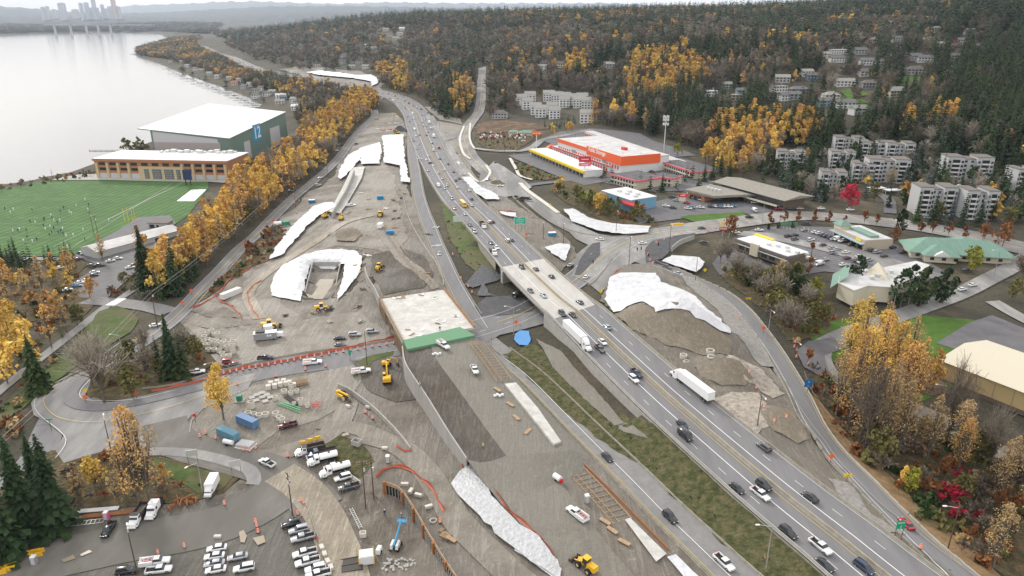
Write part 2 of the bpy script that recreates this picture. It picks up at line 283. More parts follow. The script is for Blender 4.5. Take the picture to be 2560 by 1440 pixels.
# ---------------------------------------------------------------- mesh builder
class MB:
 def __init__(s): s.v = []; s.f = []; s.m = []; s.M = None
 def add(s, vs, fs, mi=0):
  o = len(s.v)
  if s.M is not None: vs = [tuple(s.M @ Vector(v)) for v in vs]
  s.v += [tuple(map(float, v)) for v in vs]; s.f += [[o+i for i in f] for f in fs]; s.m += [mi]*len(fs)
 def box(s, c, d, mi=0, rz=0, taper=1, M=None):
  x, y, z = d[0]/2, d[1]/2, d[2]/2; t = taper
  vs = [(-x,-y,-z),(x,-y,-z),(x,y,-z),(-x,y,-z),(-x*t,-y*t,z),(x*t,-y*t,z),(x*t,y*t,z),(-x*t,y*t,z)]
  cs, sn = math.cos(rz), math.sin(rz)
  vs = [(c[0]+a*cs-b*sn, c[1]+a*sn+b*cs, c[2]+q) for a, b, q in vs]
  s.add(vs, [(0,3,2,1),(4,5,6,7),(0,1,5,4),(1,2,6,5),(2,3,7,6),(3,0,4,7)], mi)
 def prism(s, P, z0, z1, mi=0, mt=None, bottom=True):
  n = len(P); ar = sum(P[i][0]*P[(i+1)%n][1]-P[(i+1)%n][0]*P[i][1] for i in range(n))
  if ar < 0: P = P[::-1]
  f0 = z0 if callable(z0) else (lambda x, y: z0); f1 = z1 if callable(z1) else (lambda x, y: z1)
  vs = [(x, y, f0(x, y)) for x, y in P] + [(x, y, f1(x, y)) for x, y in P]
  s.add(vs, [(i, (i+1)%n, n+(i+1)%n, n+i) for i in range(n)], mi)
  s.add(vs, [tuple(range(n, 2*n))] + ([tuple(range(n-1, -1, -1))] if bottom else []), mi if mt is None else mt)
 def cyl(s, p0, p1, r0, r1=None, n=10, mi=0, cap=True):
  r1 = r0 if r1 is None else r1; a = Vector(p0); b = Vector(p1); d = (b-a).normalized()
  u = d.orthogonal().normalized(); w = d.cross(u)
  vs = [a + (u*math.cos(2*math.pi*i/n) + w*math.sin(2*math.pi*i/n))*r0 for i in range(n)] + [b + (u*math.cos(2*math.pi*i/n) + w*math.sin(2*math.pi*i/n))*r1 for i in range(n)]
  s.add(vs, [(i, (i+1)%n, n+(i+1)%n, n+i) for i in range(n)] + ([tuple(range(n-1,-1,-1)), tuple(range(n, 2*n))] if cap else []), mi)
 def ring(s, c, ro, ri, h, n=16, mi=0, M=None):
  vs = []
  for z in (0, h):
   for r in (ro, ri): vs += [(c[0]+r*math.cos(2*math.pi*i/n), c[1]+r*math.sin(2*math.pi*i/n), c[2]+z) for i in range(n)]
  fs = []
  for i in range(n):
   j = (i+1)%n; fs += [(i,j,2*n+j,2*n+i),(n+j,n+i,3*n+i,3*n+j),(2*n+i,2*n+j,3*n+j,3*n+i),(j,i,n+i,n+j)]
  s.add(vs, fs, mi)
 def sphere(s, c, r, n=8, mi=0, sq=1):
  vs = [(c[0], c[1], c[2]+r*sq)]
  for k in range(1, n//2):
   a = math.pi*k/(n//2); vs += [(c[0]+r*math.sin(a)*math.cos(2*math.pi*i/n), c[1]+r*math.sin(a)*math.sin(2*math.pi*i/n), c[2]+r*sq*math.cos(a)) for i in range(n)]
  vs.append((c[0], c[1], c[2]-r*sq)); m = n//2-1; fs = [(0, 1+i, 1+(i+1)%n) for i in range(n)]
  for k in range(m-1): fs += [(1+k*n+i, 1+(k+1)*n+i, 1+(k+1)*n+(i+1)%n, 1+k*n+(i+1)%n) for i in range(n)]
  l = len(vs)-1; fs += [(l, 1+(m-1)*n+(i+1)%n, 1+(m-1)*n+i) for i in range(n)]; s.add(vs, fs, mi)
 def mesh(s, name, mats, smooth=False):
  me = bpy.data.meshes.new(name); me.from_pydata(s.v, [], s.f)
  for m in mats: me.materials.append(MATS[m] if isinstance(m, str) else m)
  me.polygons.foreach_set('material_index', s.m)
  if smooth: me.polygons.foreach_set('use_smooth', [True]*len(s.f))
  me.update(); return me
 def build(s, name, mats, parent=None, loc=None, rz=0, smooth=False, bevel=0):
  o = bpy.data.objects.new(name, s.mesh(name, mats if isinstance(mats, (list, tuple)) else [mats], smooth)); COL.objects.link(o)
  if parent: o.parent = parent
  if loc is not None: o.location = loc
  if rz: o.rotation_euler[2] = rz
  if bevel:
   b = o.modifiers.new('bevel', 'BEVEL'); b.width = bevel; b.segments = 2; b.limit_method = 'ANGLE'
  return o
def tag(o, label, cat, group=None, kind=None):
 if label: o['label'] = label
 if cat: o['category'] = cat
 if group: o['group'] = group
 if kind: o['kind'] = kind
 return o
def struct(o): o['kind'] = 'structure'; return o
def stuff(o, label, cat): return tag(o, label, cat, None, 'stuff')
def empty(name, loc, rz=0, label=None, cat=None, group=None):
 o = bpy.data.objects.new(name, None); COL.objects.link(o); o.location = loc; o.rotation_euler[2] = rz; o.empty_display_size = .3
 return tag(o, label, cat, group)
def copy_tree(o, parent=None):
 c = o.copy(); COL.objects.link(c); c.parent = parent
 for k in list(o.children): copy_tree(k, c)
 return c
# ---------------------------------------------------------------- ground sheets draped on the terrain
def wpoly(P): return [G(a, b) for a, b in P]
def resample(P, step, closed=True, jit=0):
 o = []; n = len(P)
 for i in range(n if closed else n-1):
  a, b = np.array(P[i][:2]), np.array(P[(i+1)%n][:2]); L = np.linalg.norm(b-a); k = max(1, int(L/step))
  for j in range(k):
   p = a + (b-a)*j/k
   if jit: p = p + nr.uniform(-jit, jit, 2)
   o.append(tuple(p))
 if not closed: o.append(tuple(P[-1][:2]))
 return o
def drape(name, W, m, dz=.12, step=4, jit=0, zf=None, px=True, label=None, cat=None, kind='structure'):
 if px: W = wpoly(W)
 D = math.hypot(*np.mean(np.array(W), 0)); s = step*max(1, D/350)
 B = resample(W, s, True, jit*max(1, D/350)); a = np.array(B); x0, y0 = a.min(0); x1, y1 = a.max(0)
 gxx, gyy = np.meshgrid(np.arange(x0, x1, s), np.arange(y0, y1, s)); q = inpoly(B, gxx.ravel(), gyy.ravel())
 qx, qy = gxx.ravel()[q], gyy.ravel()[q]
 if len(qx):
  k = segdist(B + [B[0]], qx, qy) > s*.4; qx, qy = qx[k], qy[k]
 V = [Vector(p) for p in B] + [Vector((a_, b_)) for a_, b_ in zip(qx, qy)]; nb = len(B)
 r = geometry.delaunay_2d_cdt(V, [(i, (i+1) % nb) for i in range(nb)], [], 1, 1e-4)
 vx = np.array([v.x for v in r[0]]); vy = np.array([v.y for v in r[0]])
 vz = (H(vx, vy) if zf is None else np.array([zf(p, q_) for p, q_ in zip(vx, vy)])) + dz*(1 + np.hypot(vx, vy)/250)
 me = bpy.data.meshes.new(name); me.from_pydata(list(zip(vx, vy, vz)), [], r[2]); me.materials.append(MATS[m])
 me.update(); me.polygons.foreach_set('use_smooth', [True]*len(me.polygons))
 o = bpy.data.objects.new(name, me); COL.objects.link(o)
 if len(me.polygons) and me.polygons[0].normal.z < 0: me.flip_normals()
 return tag(o, label, cat, None, kind)
ROADS = []
class Path:
 def __init__(s, P, step=3.0, zf=None, ground=True, px=True):
  if ground: W = [(*( G(a, b) if px else (a, b)), 0) for a, b in P]
  else: W = [(*at(a, b, c), c) for a, b, c in P]
  s.P = spline(W, step); s.ground = ground
  T = np.gradient(s.P[:, :2], axis=0); T /= np.linalg.norm(T, axis=1)[:, None] + 1e-9; s.T = T; s.N = np.stack([T[:, 1], -T[:, 0]], 1)
  s.S = np.concatenate([[0], np.cumsum(np.linalg.norm(np.diff(s.P[:, :2], axis=0), axis=1))])
 def pt(s, d, off=0):
  x = np.interp(d, s.S, s.P[:, 0]); y = np.interp(d, s.S, s.P[:, 1]); nx = np.interp(d, s.S, s.N[:, 0]); ny = np.interp(d, s.S, s.N[:, 1])
  x += nx*off; y += ny*off
  return x, y, (float(H(x, y)) if s.ground else float(np.interp(d, s.S, s.P[:, 2])))
 def head(s, d): return math.atan2(np.interp(d, s.S, s.T[:, 1]), np.interp(d, s.S, s.T[:, 0]))
 def near(s, x, y): return float(s.S[int(np.argmin((s.P[:, 0]-x)**2 + (s.P[:, 1]-y)**2))])
 def strip(s, name, m, o0, o1, dz=.1, d0=0, d1=None, cross=2, mb=None, mi=0):
  d1 = s.S[-1] if d1 is None else d1; ds = np.arange(d0, d1+.01, 3.0) if d1-d0 > 3 else np.array([d0, d1])
  if ds[-1] < d1-.01: ds = np.append(ds, d1)
  cross = max(cross, int(abs((o1(0) if callable(o1) else o1)-(o0(0) if callable(o0) else o0))/3)+1)
  vs = []
  for d in ds:
   a = o0(d) if callable(o0) else o0; b = o1(d) if callable(o1) else o1
   for k in range(cross+1):
    x, y, z = s.pt(d, a + (b-a)*k/cross); vs.append((x, y, z + dz*(1 + math.hypot(x, y)/250)))
  c = cross+1; fs = [(i*c+k, i*c+k+1, (i+1)*c+k+1, (i+1)*c+k) for i in range(len(ds)-1) for k in range(cross)]
  if mb is not None: mb.add(vs, fs, mi); return
  q = MB(); q.add(vs, fs); return struct(q.build(name, m, smooth=True))
 def dashes(s, mb, off, w=.15, L=3.05, P=12.19, d0=0, d1=None, dz=.2, ph=0, mi=0):
  d = d0 + ph; d1 = s.S[-1] if d1 is None else d1
  while d + L < d1:
   s.strip('', '', off-w/2, off+w/2, dz, d, d+L, 1, mb, mi); d += P
def road(name, P, w, m='asphalt_old', dz=.12, px=True):
 p = Path(P, px=px); ROADS.append(([tuple(q[:2]) for q in p.P[::2]], w/2)); p.strip(name, m, -w/2, w/2, dz); p.w = w; return p
# ---------------------------------------------------------------- terrain mesh, lake, far hills
ny_, nx_ = GX.shape
me = bpy.data.meshes.new('ground'); idx = np.arange(ny_*nx_).reshape(ny_, nx_)
a = idx[:-1, :-1].ravel(); b = idx[:-1, 1:].ravel(); c = idx[1:, 1:].ravel(); d = idx[1:, :-1].ravel()
tri = np.concatenate([np.stack([a, b, c], 1), np.stack([a, c, d], 1)])
me.vertices.add(GX.size); me.vertices.foreach_set('co', np.stack([GX.ravel(), GY.ravel(), ZG.ravel()], 1).ravel().astype('f'))
me.loops.add(tri.size); me.loops.foreach_set('vertex_index', tri.ravel().astype('i'))
me.polygons.add(len(tri)); me.polygons.foreach_set('loop_start', (np.arange(len(tri))*3).astype('i')); me.polygons.foreach_set('loop_total', np.full(len(tri), 3, 'i'))
me.polygons.foreach_set('use_smooth', np.ones(len(tri), bool)); me.update(); me.validate(); me.materials.append(MATS['forest_floor'])
o = bpy.data.objects.new('ground', me); COL.objects.link(o); struct(o)
m, nt, b = _base('water'); b.inputs['Base Color'].default_value = (.07,.085,.105,1); b.inputs['Roughness'].default_value = .12; b.inputs['IOR'].default_value = 1.33; b.inputs['Specular IOR Level'].default_value = .95
N = nt.nodes; L = nt.links; v = N.new('ShaderNodeNewGeometry'); mp = N.new('ShaderNodeMapping'); mp.inputs['Scale'].default_value = (.05,.12,1); L.new(v.outputs['Position'], mp.inputs['Vector'])
n1 = N.new('ShaderNodeTexNoise'); n1.inputs['Scale'].default_value = 3; n1.inputs['Detail'].default_value = 6; L.new(mp.outputs['Vector'], n1.inputs['Vector'])
bp = N.new('ShaderNodeBump'); bp.inputs['Strength'].default_value = .12; bp.inputs['Distance'].default_value = .5; L.new(n1.outputs['Fac'], bp.inputs['Height']); L.new(bp.outputs['Normal'], b.inputs['Normal'])
q = MB(); q.add([(-14000,-500,0),(400,-500,0),(400,16500,0),(-14000,16500,0)], [(0,1,2,3)]); struct(q.build('lake', 'water'))
nmat('far_hills', [(.35,(.03,.045,.045)),(.58,(.06,.075,.07)),(.68,(.18,.17,.16)),(.8,(.5,.48,.44))], .012, 12, .95, stretch=(1,1,3))
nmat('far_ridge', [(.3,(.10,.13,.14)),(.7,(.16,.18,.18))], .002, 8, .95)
def ridge(name, Y, prof, depth, m, base=0):
 xs = []; P = []
 for (px0, py0), (px1, py1) in zip(prof[:-1], prof[1:]):
  k = max(2, int(abs(px1-px0)/6))
  for j in range(k): P.append((px0+(px1-px0)*j/k, py0+(py1-py0)*j/k + rnd.uniform(-.8, .8)))
 P.append(prof[-1]); vs = []
 for j in range(7):
  t = j/6; f = [0, .35, .62, .82, .95, 1, .6][j]
  for px_, py_ in P:
   x, y, z = atD(px_, py_, Y); zz = base + (z-base)*f*(1+.06*math.sin(px_*.13+j*2))
   if j == 5: zz = z
   vs.append((x*(1-(5-j)*depth/5/Y) if j < 6 else x*(1+depth*.5/Y), Y - (5-j)*depth/5, zz))
 n = len(P); q = MB(); q.add(vs, [(j*n+i, j*n+i+1, (j+1)*n+i+1, (j+1)*n+i) for j in range(6) for i in range(n-1)])
 return struct(q.build(name, m, smooth=True))
ridge('hills', 23000, [(-900,30),(250,32),(318,14),(420,11),(480,9),(560,5),(640,4),(760,8),(860,10),(950,6),(1100,8),(1300,9),(1500,8),(1900,20),(2400,30),(3200,40)], 6000, 'far_ridge')
ridge('hills', 15500, [(-1200,24),(-300,19),(0,17),(60,20),(110,24),(180,30),(300,33),(420,30),(560,22),(700,16),(850,15),(1000,17),(1200,22),(1500,30),(3000,40)], 4500, 'far_hills')
ridge('hills', 11200, [(-1500,38),(-600,36),(-100,38),(200,39),(400,42),(520,42),(700,34),(850,30),(1000,30),(1300,36),(2500,50)], 2600, 'far_hills')
# ---------------------------------------------------------------- ground sheets
dr = drape
dr('dirt_ground', [(985,282),(1008,300),(1018,350),(1010,400),(1018,470),(1060,560),(1100,640),(1150,740),(1190,830),(1260,920),(1340,1000),(1440,1090),(1560,1200),(1700,1320),(1850,1450),(1900,1520),(-300,1520),(-300,1400),(0,1360),(80,1300),(200,1290),(330,1268),(470,1262),(560,1232),(600,1195),(560,1178),(470,1160),(400,1140),(330,1130),(400,1060),(470,1010),(540,960),(700,922),(620,910),(560,890),(505,860),(440,800),(460,772),(520,745),(560,715),(620,670),(668,655),(700,610),(690,575),(700,545),(740,520),(770,480),(800,470),(835,440),(850,405),(880,370),(895,340),(925,300),(950,285)], 'mud', .1, 5, .8)
dr('gravel', [(505,1010),(560,985),(640,965),(760,940),(850,918),(930,905),(900,960),(870,1010),(800,1050),(700,1080),(640,1120),(560,1125),(500,1110),(470,1080),(478,1040)], 'mud_light', .16, 5, .6)
dr('dirt_ground', [(500,775),(560,760),(640,700),(760,650),(700,760),(760,800),(900,780),(960,830),(990,870),(900,880),(760,905),(640,925),(540,915),(520,890),(600,870),(560,840),(500,845),(455,815)], 'mud_light', .16, 5, .8)
dr('dirt_ground', [(868,470),(905,420),(960,400),(985,440),(1000,520),(1020,600),(985,640),(940,625),(840,615),(760,640),(700,680),(640,740),(600,780),(560,760),(640,680),(720,620),(800,570),(850,530)], 'mud_light', .16, 5, 1)
dr('dirt_ground', [(930,640),(1000,620),(1060,640),(1085,690),(1060,722),(960,740),(925,690)], 'dark_soil', .2, 4, .5)
dr('dirt_ground', [(945,590),(965,570),(1010,640),(1100,720),(1080,728),(1000,660)], 'mud_light', .22, 4, .5)
dr('dirt_ground', [(880,905),(990,892),(1005,905),(1030,960),(1040,1000),(985,1005),(930,985),(905,955)], 'dark_soil', .2, 4, .8)
dr('dirt_ground', [(960,1200),(1010,1210),(1060,1260),(1130,1380),(1170,1450),(1060,1450),(1010,1330),(930,1230)], 'mud', .2, 4, .4)
dr('dirt_ground', [(560,770),(600,790),(606,802),(520,795),(480,780),(540,745)], 'mud', .24, 4, .3)
dr('dirt_ground', [(1235,330),(1100,300),(1060,268),(1110,272),(1150,298),(1165,330),(1180,430),(1240,520),(1300,560),(1380,600),(1440,640),(1450,660),(1400,665),(1300,600),(1210,500),(1140,400),(1080,300)], 'mud_light', .1, 5, .5)
dr('dirt_ground', [(1235,470),(1300,520),(1370,560),(1420,600),(1445,640),(1400,680),(1380,672),(1300,590),(1210,495),(1190,450)], 'mud', .2, 4, .6)
dr('dirt_ground', [(1250,300),(1290,260),(700,175),(760,165),(900,180),(955,210),(950,235),(900,222),(780,200)][2:], 'mud', .1, 6, 1)
dr('dirt_ground', [(1525,690),(1560,665),(1640,660),(1700,690),(1780,745),(1850,830),(1920,930),(1985,1010),(2030,1100),(2100,1190),(2240,1330),(2400,1460),(2300,1420),(2100,1275),(1900,1115),(1720,960),(1600,850),(1500,755)], 'mud', .28, 2.2, .4)
dr('gravel', [(1770,1000),(1830,985),(1900,990),(1935,1040),(1900,1090),(1860,1085),(1800,1040)], 'rubble', .38, 2, .8)
dr('gravel', [(1850,900),(1900,925),(1960,990),(1930,1000),(1880,960),(1760,950),(1800,930)], 'rubble', .38, 2, .8)
dr('gravel', [(2070,1200),(2120,1210),(2180,1290),(2260,1340),(2200,1335),(2110,1270)], 'gravel', .38, 2.2, .4)
dr('dirt_ground', [(1700,690),(1740,700),(1800,740),(1860,800),(1905,860),(1935,920),(1905,920),(1850,850),(1790,775),(1720,720)], 'gravel', .38, 2.2, .4)
# grass and brush patches
dr('grass_ground', [(1100,500),(1140,530),(1185,575),(1240,640),(1262,690),(1200,690),(1165,660),(1125,600),(1110,550)], 'grass', .16, 4, .5)
dr('grass_ground', [(1255,890),(1330,860),(1400,900),(1480,1000),(1520,1060),(1600,1160),(1540,1130),(1420,1040),(1300,930)], 'rough_grass', .26, 2.2, .5)
dr('dirt_ground', [(1340,850),(1400,880),(1490,980),(1560,1060),(1620,1100),(1560,1085),(1460,1000),(1380,920)], 'graded_soil', .34, 2.2, .2)
dr('grass_ground', [(280,1120),(360,1125),(440,1150),(520,1165),(600,1192),(560,1235),(470,1262),(330,1268),(200,1290),(0,1350),(-200,1400),(-200,1200),(0,1230),(120,1130),(200,1130)], 'brush', .18, 5, .8)
dr('grass_ground', [(385,1150),(470,1168),(590,1192),(560,1225),(500,1235),(440,1200),(390,1180)], 'grass', .24, 4, .5)
dr('grass_ground', [(215,995),(235,930),(330,890),(430,840),(500,860),(540,905),(480,950),(370,990),(260,1010)], 'brush', .18, 5, .6)
dr('grass_ground', [(470,775),(545,700),(600,640),(660,590),(700,560),(712,600),(670,655),(620,672),(560,715),(520,745)], 'brush', .2, 5, .6)
dr('grass_ground', [(250,780),(290,765),(330,780),(345,800),(330,830),(250,880),(180,925),(60,1020),(0,1060),(0,1020),(100,930),(200,840)], 'grass', .18, 5, .5)
dr('grass_ground', [(770,1100),(830,1085),(900,1110),(940,1150),(900,1200),(860,1180),(800,1110)], 'rough_grass', .2, 4, .6)
dr('grass_ground', [(895,905),(930,890),(985,878),(985,890),(935,905),(905,935)], 'grass', .24, 3, .4)
dr('grass_ground', [(1990,950),(2036,993),(2100,1065),(2200,1170),(2318,1286),(2510,1450),(2450,1470),(2271,1310),(2150,1195),(2069,1095),(2015,1010)], 'dry_bank', .16, 4, .5)
dr('grass_ground', [(1505,1030),(1560,1040),(1622,1056),(1700,1118),(1860,1256),(2075,1455),(1930,1470),(1700,1262),(1560,1120)], 'rough_grass', .3, 2.2, .5)
dr('dirt_ground', [(-300,1330),(100,1305),(330,1272),(560,1245),(640,1205),(700,1215),(755,1262),(800,1330),(835,1470),(-300,1520)], 'wet_dirt', .19, 5, .8)
dr('grass_ground', [(2000,820),(2100,800),(2300,790),(2420,800),(2560,830),(2560,960),(2400,960),(2300,1010),(2130,950),(2060,880)], 'lawn', .12, 6, .8)
dr('leaf_ground', [(2090,900),(2250,840),(2330,900),(2360,980),(2230,1000),(2130,960)], 'leaf_litter', .2, 5, 2)
dr('grass_ground', [(1500,460),(1400,450),(1370,475),(1420,510),(1520,560),(1640,580),(1640,560),(1600,520),(1510,500)], 'brush', .14, 5, .6)
dr('grass_ground', [(1430,480),(1480,478),(1510,492),(1480,505),(1445,498)], 'lawn', .2, 5)
dr('grass_ground', [(1185,345),(1300,335),(1330,350),(1290,378),(1215,372)], 'brush', .14, 5, .6)
dr('grass_ground', [(1280,400),(1400,445),(1370,452),(1310,448)], 'rough_grass', .14, 5, .5)
dr('grass_ground', [(1190,312),(1240,300),(1340,310),(1380,322),(1300,330),(1190,336)], 'leaf_litter', .14, 5, .6)
dr('grass_ground', [(1700,545),(1720,540),(1860,532),(1862,540),(1790,550),(1735,556)], 'lawn', .2, 5)
dr('grass_ground', [(0,660),(200,640),(215,665),(180,700),(240,760),(200,800),(100,800),(-300,900),(-300,680)], 'brush', .14, 6, .6)
for P in ([(1950,300),(2010,275),(2060,290),(2020,310)],[(2100,230),(2140,222),(2170,240),(2120,250)],[(2210,205),(2290,190),(2320,205),(2240,225)],[(2100,250),(2140,245),(2180,262),(2120,262)]):
 dr('lawn', P, 'lawn', .3, 6)
# ---------------------------------------------------------------- football field
m, nt, b = _base('field_grass'); N = nt.nodes; L = nt.links
g_ = N.new('ShaderNodeNewGeometry'); mp = N.new('ShaderNodeMapping'); mp.inputs['Rotation'].default_value[2] = R(5.5); L.new(g_.outputs['Position'], mp.inputs['Vector'])
wv = N.new('ShaderNodeTexWave'); wv.bands_direction = 'X'; wv.inputs['Scale'].default_value = .058; wv.inputs['Distortion'].default_value = 0; L.new(mp.outputs['Vector'], wv.inputs['Vector'])
cr = N.new('ShaderNodeValToRGB'); cr.color_ramp.elements[0].position = .35; cr.color_ramp.elements[0].color = (.042,.11,.020,1); cr.color_ramp.elements[1].position = .65; cr.color_ramp.elements[1].color = (.064,.145,.031,1)
L.new(wv.outputs['Fac'], cr.inputs['Fac']); n1 = N.new('ShaderNodeTexNoise'); n1.inputs['Scale'].default_value = .12; n1.inputs['Detail'].default_value = 8; L.new(g_.outputs['Position'], n1.inputs['Vector'])
mx = N.new('ShaderNodeMix'); mx.data_type = 'RGBA'; mx.blend_type = 'OVERLAY'; mx.inputs['Factor'].default_value = .5; L.new(cr.outputs['Color'], mx.inputs['A']); L.new(n1.outputs['Fac'], mx.inputs['B']); L.new(mx.outputs['Result'], b.inputs['Base Color']); b.inputs['Roughness'].default_value = .95
dr('football_field', [(-350,640),(-350,500),(60,466),(90,455),(130,453),(520,455),(522,470),(470,540),(440,560),(330,558),(215,640),(60,642)], 'field_grass', .12, 8)
q = MB()
def fl(p0, p1, w, mi=0):
 a, b = np.array(p0), np.array(p1); t = (b-a)/np.linalg.norm(b-a); nn = np.array([-t[1], t[0]])*w/2; n = max(1, int(np.linalg.norm(b-a)/8)); vs = []
 for k in range(n+1):
  c_ = a + (b-a)*k/n
  for s_ in (-1, 1): vs.append((*(c_+nn*s_), float(H(*c_))+.5))
 q.add(vs, [(2*k, 2*k+1, 2*k+3, 2*k+2) for k in range(n)], mi)
for r_, y in enumerate((468.5, 489.5, 519.5, 545, 584, 616.5)):
 sp = (30, 31.5, 33, 34.5, 36.5, 41)[r_]; x0 = (110, 58, 12, 20, 58, 72)[r_]
 for k in range(-10, (10, 10, 8, 6, 4, 2)[r_]):
  x = x0 + k*sp
  for j, s_ in ((-1, -5), (1, 5)): pass
  fl(at(x-5, y, 4), at(x-.5, y-1.2, 4), .25); fl(at(x+1, y, 4), at(x+6, y-1.2, 4), .25)
for y in (460, 499, 560, 570, 595, 634): fl(at(-300, y, 4), at({460:420, 499:356, 560:245, 570:228, 595:190, 634:165}[y], y, 4), .12)
fl(at(133,619,4), at(418,478,4), .22); fl(at(275,548,4), at(465,453.5,4), .35); fl(at(160,634,4), at(430,460,4), .22)
o = q.build('field_markings', 'faded_white'); struct(o)
dr('paved_terrace', [(128,452),(150,446),(200,438),(245,436),(250,446),(590,452),(590,460),(520,456)], 'concrete', .2, 6)
dr('sidewalk', [(60,645),(60,652),(170,652),(205,640),(200,636),(160,645)], 'asphalt_old', .2, 5)
dr('parking_lot', [(195,645),(230,612),(300,575),(345,545),(425,540),(440,560),(400,600),(370,650),(320,700),(265,750),(200,745),(170,715),(250,665)], 'asphalt_lot', .16, 5)
# ---------------------------------------------------------------- roads
blvd = road('road', [(-140,1330),(-60,1270),(0,1222),(60,1180),(100,1130),(120,1080),(150,1020),(205,960),(280,905),(340,866),(400,826),(445,788),(500,730),(560,668),(610,615),(650,580),(700,528),(740,490),(780,458),(820,424),(850,392),(872,362),(892,335),(915,312),(930,298),(937,288),(935,276)], 9.5, 'asphalt', .13)
road('footpath', [(-60,1030),(0,978),(60,930),(130,875),(200,820),(262,770),(300,748),(350,715),(420,670),(445,645)], 4.6, 'asphalt_old', .15)
road('road', [(215,752),(270,756),(330,762),(380,770),(425,782)], 9, 'asphalt_ramp', .16)
st1 = road('road', [(150,1060),(180,1030),(230,1018),(300,1010),(380,998),(460,980),(540,955),(640,930),(740,912),(840,898),(930,880),(1000,866),(1080,850),(1160,832),(1230,812),(1300,788),(1360,755),(1410,722),(1455,690),(1500,650),(1540,622),(1590,598),(1660,582),(1750,575)], 15, 'asphalt', .17)
st2 = road('road', [(1500,618),(1600,596),(1700,578),(1800,562),(1900,549),(2000,541),(2100,546),(2200,556),(2300,568),(2430,592),(2560,622),(2700,655)], 19, 'asphalt_old', .19)
dr('road', [(78,1010),(95,985),(150,960),(200,935),(240,920),(215,990),(240,1008),(330,1008),(430,990),(540,955),(640,935),(620,975),(540,1010),(480,1040),(440,1085),(420,1110),(380,1120),(330,1125),(260,1130),(160,1160),(140,1130),(160,1090),(120,1060),(85,1040)], 'asphalt_old', .21, 4)
road('dirt_road', [(412,1055),(420,1088),(455,1113),(530,1137),(600,1155),(660,1172),(715,1197),(765,1235),(800,1275)], 13, 'haul_asphalt', .26)
road('dirt_road', [(700,1185),(760,1225),(808,1285),(838,1350),(862,1415),(882,1500)], 10, 'tracked_mud', .3)
road('dirt_road', [(-120,1445),(80,1410),(200,1385),(340,1355),(460,1335),(560,1310),(640,1272),(695,1232),(720,1195)], 15, 'haul_asphalt', .28)
road('dirt_road', [(870,1010),(850,1060),(800,1100),(720,1130),(640,1150)], 7, 'mud_light', .22)
road('dirt_road', [(900,1090),(980,1110),(1040,1150),(1100,1230),(1150,1310),(1240,1400),(1330,1480)], 7, 'mud_light', .22)
road('dirt_road', [(800,1060),(900,1075),(980,1110)], 6, 'mud_light', .21)
road('dirt_road', [(480,800),(540,810),(640,805),(665,795)], 6, 'mud_light', .2)
road('dirt_road', [(650,800),(628,760),(622,735),(650,700),(720,650),(800,600),(860,560),(930,540)], 5.5, 'tracked_mud', .26)
road('footpath', [(330,1135),(420,1132),(500,1140),(580,1160),(625,1178),(640,1200),(630,1215)], 4, 'asphalt_old', .3)
road('road', [(345,852),(255,912),(195,962),(176,996),(200,1016),(260,1022),(340,1010),(430,990),(540,962)], 4.5, 'asphalt', .3)
dr('grass_ground', [(2030,905),(2070,960),(2160,1000),(2300,1042),(2480,1130),(2600,1190),(2600,1480),(2520,1450),(2330,1290),(2200,1165),(2100,1060),(2040,990)], 'brush', .12, 6, .8)
dr('grass_ground', [(1800,640),(1900,690),(2000,730),(2090,760),(2080,830),(2010,850),(1970,850),(1900,770),(1800,690)], 'brush', .12, 6, .8)
# ramps
rampN = Path([(1028,330),(1030,380),(1038,430),(1045,480),(1058,530),(1078,580),(1098,630),(1120,680),(1145,730),(1170,775),(1185,800),(1200,825)])
ROADS.append(([tuple(q_[:2]) for q_ in rampN.P], 5)); rampN.strip('ramp_road', 'asphalt', -4, 4, .2)
rampS = Path([(1205,845),(1232,868),(1265,895),(1305,925),(1345,960),(1420,1035),(1505,1120),(1607,1220),(1675,1289),(1760,1370),(1850,1455),(1900,1500)])
ROADS.append(([tuple(q_[:2]) for q_ in rampS.P], 6)); rampS.strip('ramp_road', 'asphalt_ramp', -4.6, 4.6, .2)
dr('road', [(1180,800),(1230,790),(1280,800),(1350,790),(1390,770),(1400,800),(1330,820),(1250,840),(1215,860),(1240,900),(1200,880),(1165,850),(1150,830),(1210,826)], 'asphalt', .26, 3)
dr('road', [(1185,770),(1215,745),(1290,740),(1340,760),(1330,780),(1200,795)], 'asphalt_dark', .24, 3)
rampE = Path([(1560,640),(1610,655),(1655,668),(1700,686),(1744,706),(1800,732),(1850,772),(1890,820),(1925,868),(1955,915),(1990,975),(2032,1061),(2110,1160),(2197,1250),(2243,1296),(2311,1363),(2395,1439),(2460,1500)])
ROADS.append(([tuple(q_[:2]) for q_ in rampE.P], 6)); rampE.strip('ramp_road', 'asphalt', -3.9, 3.9, .22)
road('dirt_road', [(1770,740),(1830,800),(1880,880),(1940,970),(1960,1020)], 7, 'mud_light', .18)
hillr = road('road', [(1206,170),(1204,200),(1203,230),(1202,255),(1197,280),(1183,300),(1168,320),(1160,340),(1164,362),(1176,390),(1195,412),(1222,436),(1240,452)], 13, 'asphalt_old', .2)
rampNE = road('ramp_road', [(1074,290),(1090,320),(1106,350),(1120,372),(1132,392),(1150,418),(1170,440),(1200,470),(1240,480)], 9, 'asphalt_old', .18)
road('road', [(1160,330),(1130,345),(1112,352)], 8, 'asphalt_old', .2)
road('road', [(1186,372),(1230,378),(1290,380),(1330,370),(1360,350),(1420,338),(1480,325)], 8, 'asphalt_old', .2)
dr('road', [(1200,440),(1235,405),(1262,420),(1290,440),(1310,452),(1330,470),(1300,490),(1260,495),(1215,485),(1195,462)], 'asphalt_old', .24, 4)
